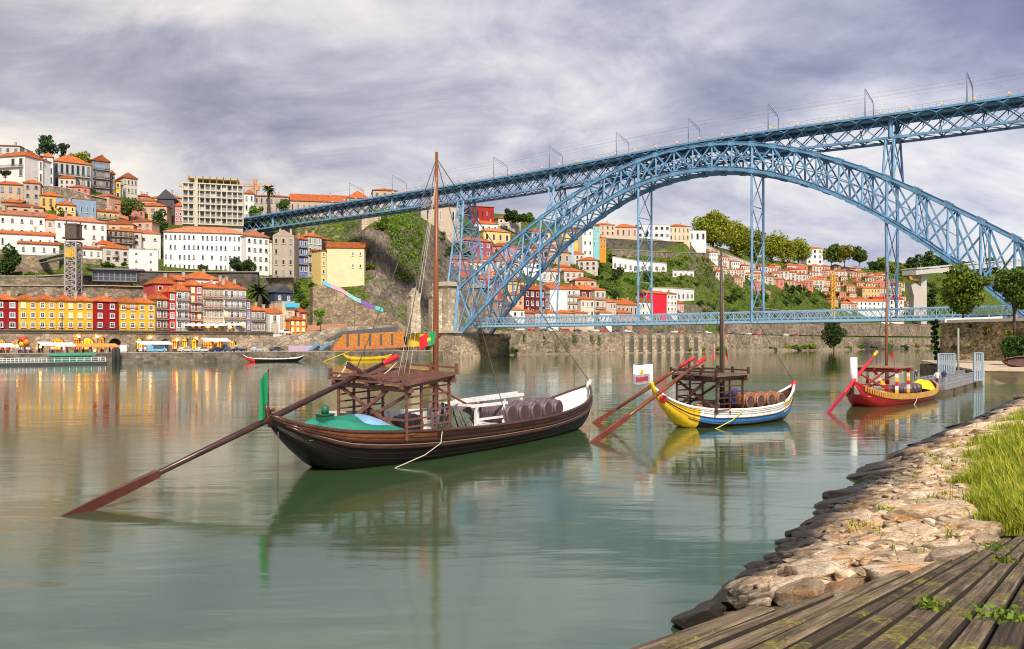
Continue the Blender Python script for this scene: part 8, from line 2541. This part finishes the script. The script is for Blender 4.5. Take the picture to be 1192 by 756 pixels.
def rock_mats(many=False):
    m, t, b = new_mat("boulder")
    v = coords(t, "Object"); oi = N(t, "ShaderNodeObjectInfo"); RND = N(t, "ShaderNodeNewGeometry").outputs["Random Per Island"] if many else oi.outputs["Random"]
    ad = N(t, "ShaderNodeVectorMath", operation="ADD"); t.links.new(v, ad.inputs[0]); t.links.new(oi.outputs["Location"], ad.inputs[1])
    n1 = noise(t, ad.outputs[0], 1.6, 8.0, .68, .4); n2 = noise(t, ad.outputs[0], 14, 6.0, .7); n3 = noise(t, ad.outputs[0], .7, 4.0, .6)
    r = ramp(t, [(.28, (.14, .09, .055)), (.42, (.40, .28, .18)), (.56, (.60, .46, .32)), (.72, (.74, .64, .52))])
    t.links.new(n1, r.inputs[0])
    warm = ramp(t, [(.52, 0.0), (.66, .75)]); t.links.new(n3, warm.inputs[0])
    col = mix_n(t, warm.outputs[0], r.outputs[0], (.56, .27, .08))
    hs = N(t, "ShaderNodeHueSaturation"); t.links.new(col, hs.inputs["Color"])
    t.links.new(math_n(t, "ADD", math_n(t, "MULTIPLY", RND, .75), .70), hs.inputs["Value"])
    cv = N(t, "ShaderNodeTexVoronoi", feature="DISTANCE_TO_EDGE"); cv.inputs["Scale"].default_value = .9
    cd = N(t, "ShaderNodeTexNoise", i_Scale=3.0, i_Detail=5.0); t.links.new(ad.outputs[0], cd.inputs["Vector"])
    t.links.new(mix_n(t, .22, ad.outputs[0], cd.outputs["Color"]), cv.inputs["Vector"])
    ck = ramp(t, [(.0, .3), (.013, 1.0)]); t.links.new(cv.outputs["Distance"], ck.inputs[0])
    spk = ramp(t, [(.36, .70), (.56, 1.22)]); t.links.new(n2, spk.inputs[0])
    crk = mix_n(t, 1.0, mix_n(t, 1.0, hs.outputs[0], ck.outputs[0], "MULTIPLY"), spk.outputs[0], "MULTIPLY")
    # wet and weedy up to the tide line
    g = N(t, "ShaderNodeNewGeometry"); sp_ = N(t, "ShaderNodeSeparateXYZ"); t.links.new(g.outputs["Position"], sp_.inputs[0])
    wz = math_n(t, "ADD", sp_.outputs[2], math_n(t, "MULTIPLY", n1, .55))
    wet = ramp(t, [(.66, 1.0), (1.04, 0.0)]); t.links.new(wz, wet.inputs[0])
    col2 = mix_n(t, wet.outputs[0], crk, (.028, .022, .014))
    t.links.new(col2, b.inputs["Base Color"])
    rg = ramp(t, [(0, .9), (1, .35)]); t.links.new(wet.outputs[0], rg.inputs[0]); t.links.new(rg.outputs[0], b.inputs["Roughness"])
    b.inputs["Specular IOR Level"].default_value = .3
    n4 = noise(t, ad.outputs[0], 38, 5.0, .7); bump(t, b, math_n(t, "ADD", n1, math_n(t, "ADD", math_n(t, "MULTIPLY", n2, .5), math_n(t, "MULTIPLY", n4, .2))), 1.0, .10)
    return m
ROCKM = rock_mats()
def rock_mesh(seed, lod=4):
    import bmesh
    rng = np.random.default_rng(seed)
    bm = bmesh.new(); bmesh.ops.create_icosphere(bm, subdivisions=lod, radius=1)
    planes = []
    for k in range(13):
        n_ = rng.normal(size=3); n_ /= np.linalg.norm(n_); planes.append((n_, rng.uniform(.50, .86)))
    planes.append((np.array([0, 0, 1.0]), rng.uniform(.5, .7)))
    ph = rng.uniform(0, 6, 12)
    for v in bm.verts:
        p = np.array(v.co)
        for n_, d in planes:
            k = p @ n_ - d
            if k > 0: p = p - n_ * k * .99
        f = 1 + .05 * math.sin(p[0] * 4 + ph[0]) * math.sin(p[1] * 5 + ph[1]) + .03 * math.sin(p[2] * 9 + ph[2] + p[0] * 6)
        f += .02 * math.sin(p[0] * 15 + ph[3]) * math.sin(p[1] * 13 + ph[4]) * math.sin(p[2] * 14 + ph[5])
        v.co = Vector(p * f)
    me = bpy.data.meshes.new("boulder"); bm.to_mesh(me); bm.free()
    me.materials.append(ROCKM)
    for p in me.polygons: p.use_smooth = True
    me.set_sharp_from_angle(angle=math.radians(18))
    return me
ROCKS = [rock_mesh(i) for i in range(14)]
def boulders():
    rng = random.Random(21); n_ = 0
    placed = []; cand = []
    for a in np.arange(19.6, 118, .2):
        for q in range(16): cand.append((a + rng.uniform(-.2, .2), rng.uniform(.05, 5.4)))
    rng.shuffle(cand); cand.sort(key=lambda q: int(q[0] / 3))
    rest = []
    for a, c in cand:
        lim = float(np.interp(a - 5.5, [10, 17, 20, 26, 32, 45, 70, 100], [5.2, 5.0, 4.3, 3.9, 3.6, 3.4, 3.2, 2.8]))
        if c > lim: continue
        p, t, nn = shore_at(a); q = p + nn * c
        size = rng.choice((.28, .36, .45, .6, .88)) * rng.uniform(.9, 1.15) * (1 + max(0, a - 30) * .012)
        if any((q[0] - s_[0]) ** 2 + (q[1] - s_[1]) ** 2 < ((size + s_[2]) * .47) ** 2 for s_ in placed): continue
        placed.append((q[0], q[1], size))
        z = bank_z(a, c) if c > 0 else c * .5
        sl = (bank_z(a, max(c, 0) + .3) - bank_z(a, max(c, 0))) / .3
        up = Vector((-nn[0] * sl + rng.uniform(-.13, .13), -nn[1] * sl + rng.uniform(-.13, .13), 1)).normalized()
        rz = math.atan2(t[1], t[0]) + rng.uniform(-.6, .6)
        rot = up.to_track_quat("Z", "Y").to_matrix() @ Matrix.Rotation(rz, 3, "Z")
        sc_ = (size * rng.uniform(.9, 1.45), size * rng.uniform(.72, 1.05), size * rng.uniform(.34, .52))
        if n_ < 290 and (a < 60 or size > .6):
            o = link("boulder", ROCKS[rng.randrange(len(ROCKS))], None)
            o.matrix_world = Matrix.Translation((q[0], q[1], z - .02)) @ rot.to_4x4() @ Matrix.Diagonal((*sc_, 1))
            if c < .5: tag(o, "dark wet boulder at the water's edge of the near bank", "boulder", "wet boulders at the water's edge")
            else: tag(o, "pale tan boulder in the sloping stone bank on the near shore", "boulder", "boulders of the stone bank")
            n_ += 1
        else: rest.append((q, z, rot, sc_, rng.randrange(4)))
    # smaller stones wedged between the boulders and the far end of the bank
    for k in range(1500):
        a = rng.uniform(19.6, 56); c = rng.uniform(.25, 4.6)
        if c > float(np.interp(a - 5.5, [10, 20, 26, 32, 45, 70, 100], [4.9, 4.9, 4.1, 3.6, 3.4, 3.2, 2.8])): continue
        p, t, nn = shore_at(a); q = p + nn * c; s0 = rng.uniform(.10, .24)
        rest.append((q, bank_z(a, max(c, 0)) + rng.uniform(-.03, .07), Matrix.Rotation(rng.uniform(0, 6), 3, "Z"), (s0 * 1.2, s0, s0 * .6), rng.randrange(4)))
    V, Fc, off = [], [], 0
    base = []
    for i in range(4):
        me = rock_mesh(60 + i, 3); base.append((np.array([v.co[:] for v in me.vertices]), np.array([tuple(f.vertices) for f in me.polygons]))); bpy.data.meshes.remove(me)
    for q, z, rot, sc_, k in rest:
        v, f = base[k]
        V.append((v * np.array(sc_)) @ np.array(rot).T + np.array([q[0], q[1], z])); Fc.append(f + off); off += len(v)
    V = np.concatenate(V); Fc = np.concatenate(Fc)
    me = bpy.data.meshes.new("small_stones"); me.from_pydata(V.tolist(), [], Fc.tolist()); me.materials.append(STONEM)
    me.polygons.foreach_set("use_smooth", [True] * len(Fc)); me.set_sharp_from_angle(angle=math.radians(20))
    o = link("small_stones", me); tag(o, "small stones wedged between the boulders of the near bank and along its far end", "stones", kind="stuff")
STONEM = rock_mats(True)
boulders()

# timber slip: each board runs down the bank, its far end stepped
PLANKM = None
def plank_mat():
    m, t, b = new_mat("old_timber")
    v = coords(t, "Object"); oi = N(t, "ShaderNodeObjectInfo")
    cm = N(t, "ShaderNodeCombineXYZ")
    t.links.new(math_n(t, "MULTIPLY", oi.outputs["Random"], 50.0), cm.inputs[0]); t.links.new(math_n(t, "MULTIPLY", oi.outputs["Random"], 31.0), cm.inputs[1])
    ad = N(t, "ShaderNodeVectorMath", operation="ADD"); t.links.new(v, ad.inputs[0]); t.links.new(cm.outputs[0], ad.inputs[1])
    mp = N(t, "ShaderNodeMapping"); mp.inputs["Scale"].default_value = (1.1, 22, 22); t.links.new(ad.outputs[0], mp.inputs[0])
    gr = noise(t, mp.outputs[0], 1.0, 9.0, .7, .5)
    mp2 = N(t, "ShaderNodeMapping"); mp2.inputs["Scale"].default_value = (.5, 60, 60); t.links.new(ad.outputs[0], mp2.inputs[0])
    gr2 = noise(t, mp2.outputs[0], 1.0, 4.0, .6, .2)
    r = ramp(t, [(.32, (.018, .012, .008)), (.46, (.085, .058, .036)), (.60, (.20, .145, .095)), (.74, (.42, .35, .26))])
    t.links.new(math_n(t, "ADD", math_n(t, "MULTIPLY_ADD", gr, .75, -.03), math_n(t, "MULTIPLY", gr2, .32)), r.inputs[0])
    hs = N(t, "ShaderNodeHueSaturation"); t.links.new(r.outputs[0], hs.inputs["Color"])
    t.links.new(math_n(t, "ADD", math_n(t, "MULTIPLY", oi.outputs["Random"], 1.15), .5), hs.inputs["Value"])
    mo = noise(t, ad.outputs[0], 1.7, 9.0, .75, .6); mf = noise(t, ad.outputs[0], 26, 6.0, .7)
    mk = ramp(t, [(.515, 0.0), (.62, .85)]); t.links.new(math_n(t, "ADD", math_n(t, "MULTIPLY", mo, .72), math_n(t, "MULTIPLY", mf, .28)), mk.inputs[0])
    mc = ramp(t, [(.35, (.12, .095, .006)), (.55, (.30, .26, .03)), (.7, (.52, .48, .20))]); t.links.new(mf, mc.inputs[0])
    t.links.new(mix_n(t, mk.outputs[0], hs.outputs[0], mc.outputs[0]), b.inputs["Base Color"])
    b.inputs["Roughness"].default_value = .8
    b.inputs["Specular IOR Level"].default_value = .25
    bump(t, b, math_n(t, "ADD", gr, math_n(t, "MULTIPLY", gr2, .6)), .9, .02)
    return m
def timber_slip():
    mat = plank_mat(); side_m = paint("grimy_gap_shade", (0.030, 0.022, 0.015), .95, .4, 8)  # grimy board sides, darkened further to paint in the gap shade
    r = thing("timber_slip", "weathered mossy timber boards laid down the bank in the bottom right corner", "boardwalk", (PA.x, PA.y, PA.z))
    # board axes on the slip plane
    u = PD; nrm = Vector((-PGX, -PGY, 1)).normalized(); v = u.cross(nrm).normalized()      # v points inland/right
    if v.x < 0: v = -v
    org = PA
    rng = random.Random(6)
    def plane_pt(x, y):
        """photo pixel onto the slip plane"""
        dx, dz = (x - CX) / F, (HY - y) / F
        Y = (PA.z - PGX * PA.x - PGY * PA.y - EYE) / (dz - PGX * dx - PGY)
        return Vector((dx * Y, Y, EYE + dz * Y))
    ends = [(845, 719), (911, 702), (949, 693), (987, 682), (1024, 670), (1066, 659), (1111, 648), (1153, 634), (1170, 627), (1192, 619)]
    E_ = [((plane_pt(x, y) - org).dot(v), (plane_pt(x, y) - org).dot(u)) for x, y in ends]
    E_.sort()
    vs_, us_ = [e[0] for e in E_], [e[1] for e in E_]
    off = vs_[0] - .06
    k = 0
    while off < 3.2:
        w_ = rng.choice((.105, .14, .15, .165, .18))
        c = off + w_ / 2
        end = float(np.interp(c, vs_, us_)) + rng.uniform(-.35, .35)
        if c > vs_[-1]: end = us_[-1] + (c - vs_[-1]) * 1.5
        end = min(end, 12.5)
        start = -7.5
        n_ = 26
        m = MB(); vs = []
        th = .085; lift = rng.uniform(-.006, .006)
        gap = rng.uniform(.026, .042)
        for i in range(n_ + 1):
            s_ = start + (end - start) * i / n_
            wob = .006 * math.sin(s_ * 2.1 + k) ; hz_ = lift + .003 * math.sin(s_ * 1.3 + k * 2)
            yl, yr = -w_ / 2 + gap / 2, w_ / 2 - gap / 2
            vs += [(s_, yl, hz_ - th), (s_, yr, hz_ - th), (s_, yr, hz_ - .012), (s_, yr - .012, hz_), (s_, yl + .012, hz_), (s_, yl, hz_ - .012)]
        fs = [(i * 6 + j, i * 6 + (j + 1) % 6, i * 6 + 6 + (j + 1) % 6, i * 6 + 6 + j) for i in range(n_) for j in range(6)] + [tuple(range(5, -1, -1)), tuple(n_ * 6 + j for j in range(6))]
        m.add(vs, fs)
        m.m = [0 if (q < n_ * 6 and q % 6 in (2, 3, 4)) else 1 for q in range(len(fs))]
        o = obj("plank", m, [mat, side_m], r)
        rot = Matrix((u, -v, nrm)).transposed()
        o.matrix_local = Matrix.Translation(v * c) @ rot.to_4x4()
        off += w_; k += 1
    # bearers under the boards
    for s_ in (-3, 0, 3, 6):
        lim = [c for c, e in E_ if e > s_ + .3]
        if not lim: continue
        m = MB(); p0 = u * s_ + v * (lim[0] + .05) - nrm * .19; p1 = u * s_ + v * 3.1 - nrm * .19
        m.bar(p0, p1, .2, .18)
        for q in (p0 + v * .1, p1): m.bar(q, q - Vector((0, 0, 1.6)), .2, .2)
        obj("bearer", m, mat, r)
    return plane_pt
plane_pt = timber_slip()

# grass of the bank: long yellow green blades, one mass
def grass():
    rng = np.random.default_rng(31)
    V = []
    def blade(x, y, z, h, lean_a, lean, w_):
        d = np.array([math.cos(lean_a), math.sin(lean_a), 0]); s_ = np.array([-d[1], d[0], 0]) * w_
        b0 = np.array([x, y, z - .05]); m1 = b0 + np.array([0, 0, h * .55]) + d * lean * h * .25; t_ = b0 + np.array([0, 0, h * .92]) + d * lean * h * .8
        V.append([b0 - s_, b0 + s_, m1 + s_ * .8, m1 - s_ * .8]); V.append([m1 - s_ * .8, m1 + s_ * .8, t_ + s_ * .12, t_ - s_ * .12])
    for i in range(34000):
        a = 23.5 + 80 * rng.random() ** 1.9
        c0 = float(np.interp(a - 5.5, [18, 22, 25, 30, 40, 60, 100], [4.7, 4.2, 3.8, 3.5, 3.2, 3.0, 2.8])) + .35 * math.sin(a * 1.1) + .2 * math.sin(a * 2.7)
        c = c0 + rng.exponential(1.5) + rng.normal(0, .18)
        if c > 9: continue
        p, t, nn = shore_at(a); q = p + nn * c
        if math.sin(q[0] * 1.7) * math.sin(q[1] * 1.3) + rng.normal(0, .5) < -.55 and c < c0 + .8: continue
        z = bank_z(a, c)
        h = rng.uniform(.16, .52) * min(1.2, .45 + (c - c0 + .3) * .9) * (1 + (.3 if rng.random() < .1 else 0))
        blade(q[0], q[1], z, max(.12, h), rng.normal(2.6, 1.0), rng.uniform(.2, .9), .005 + .00036 * a)
    for i in range(70):
        a = rng.uniform(21, 60); c = rng.uniform(1.8, 4.2); p, t, nn = shore_at(a); q = p + nn * c
        for k in range(22): blade(q[0] + rng.normal(0, .10), q[1] + rng.normal(0, .10), bank_z(a, c) + .05, rng.uniform(.10, .32), rng.uniform(0, 6.28), rng.uniform(.3, 1.1), .007 + .0003 * a)
    for i in range(420):
        a = rng.uniform(25, 70); c = 3.6 + rng.exponential(1.6); p, t, nn = shore_at(a); q = p + nn * c
        blade(q[0], q[1], bank_z(a, c), rng.uniform(.7, 1.15), rng.uniform(0, 6.28), rng.uniform(.05, .35), .006)
    m, t, b = new_mat("long_grass")
    g = N(t, "ShaderNodeNewGeometry"); n1 = noise(t, g.outputs["Position"], .8, 4.0, .6)
    r = ramp(t, [(.2, (.08, .15, .010)), (.45, (.25, .31, .022)), (.7, (.50, .47, .05)), (.95, (.62, .52, .16))])
    t.links.new(math_n(t, "ADD", math_n(t, "MULTIPLY", g.outputs["Random Per Island"], .5), math_n(t, "MULTIPLY", n1, .5)), r.inputs[0])
    t.links.new(r.outputs[0], b.inputs["Base Color"]); b.inputs["Roughness"].default_value = .6; b.inputs["Specular IOR Level"].default_value = .2
    tr = N(t, "ShaderNodeBsdfTranslucent"); t.links.new(r.outputs[0], tr.inputs[0]); mx = N(t, "ShaderNodeMixShader"); mx.inputs[0].default_value = .35
    t.links.new(b.outputs[0], mx.inputs[1]); t.links.new(tr.outputs[0], mx.inputs[2]); t.links.new(mx.outputs[0], t.nodes["Material Output"].inputs[0])
    o = link("long_grass", quads_mesh("long_grass", np.array(V), m)); tag(o, "long yellow green grass growing along the top of the stone bank", "grass", kind="stuff")
    # weeds between boards
    for i, (x, y, s_, lab) in enumerate(((1172, 722, .07, "green weed tuft growing between the boards at the right edge of the timber slip"), (1160, 640, .09, "small green weed by the upper end of the boards"), (1085, 708, .05, "tiny weed sprouting between boards in the middle of the slip"), (1170, 655, .07, "weed tuft between boards right under the grass"))):
        p = plane_pt(x, y); n_ = 90
        C = np.stack([rng.normal(0, s_ * .9, n_), rng.normal(0, s_ * 1.1, n_), np.abs(rng.normal(0, s_ * .35, n_)) + .01], 1)
        o = link("weed", quads_mesh("weed", leaf_quads(C, .022, rng), LEAF_B), None, p); tag(o, lab, "weed", kind="stuff")
grass()
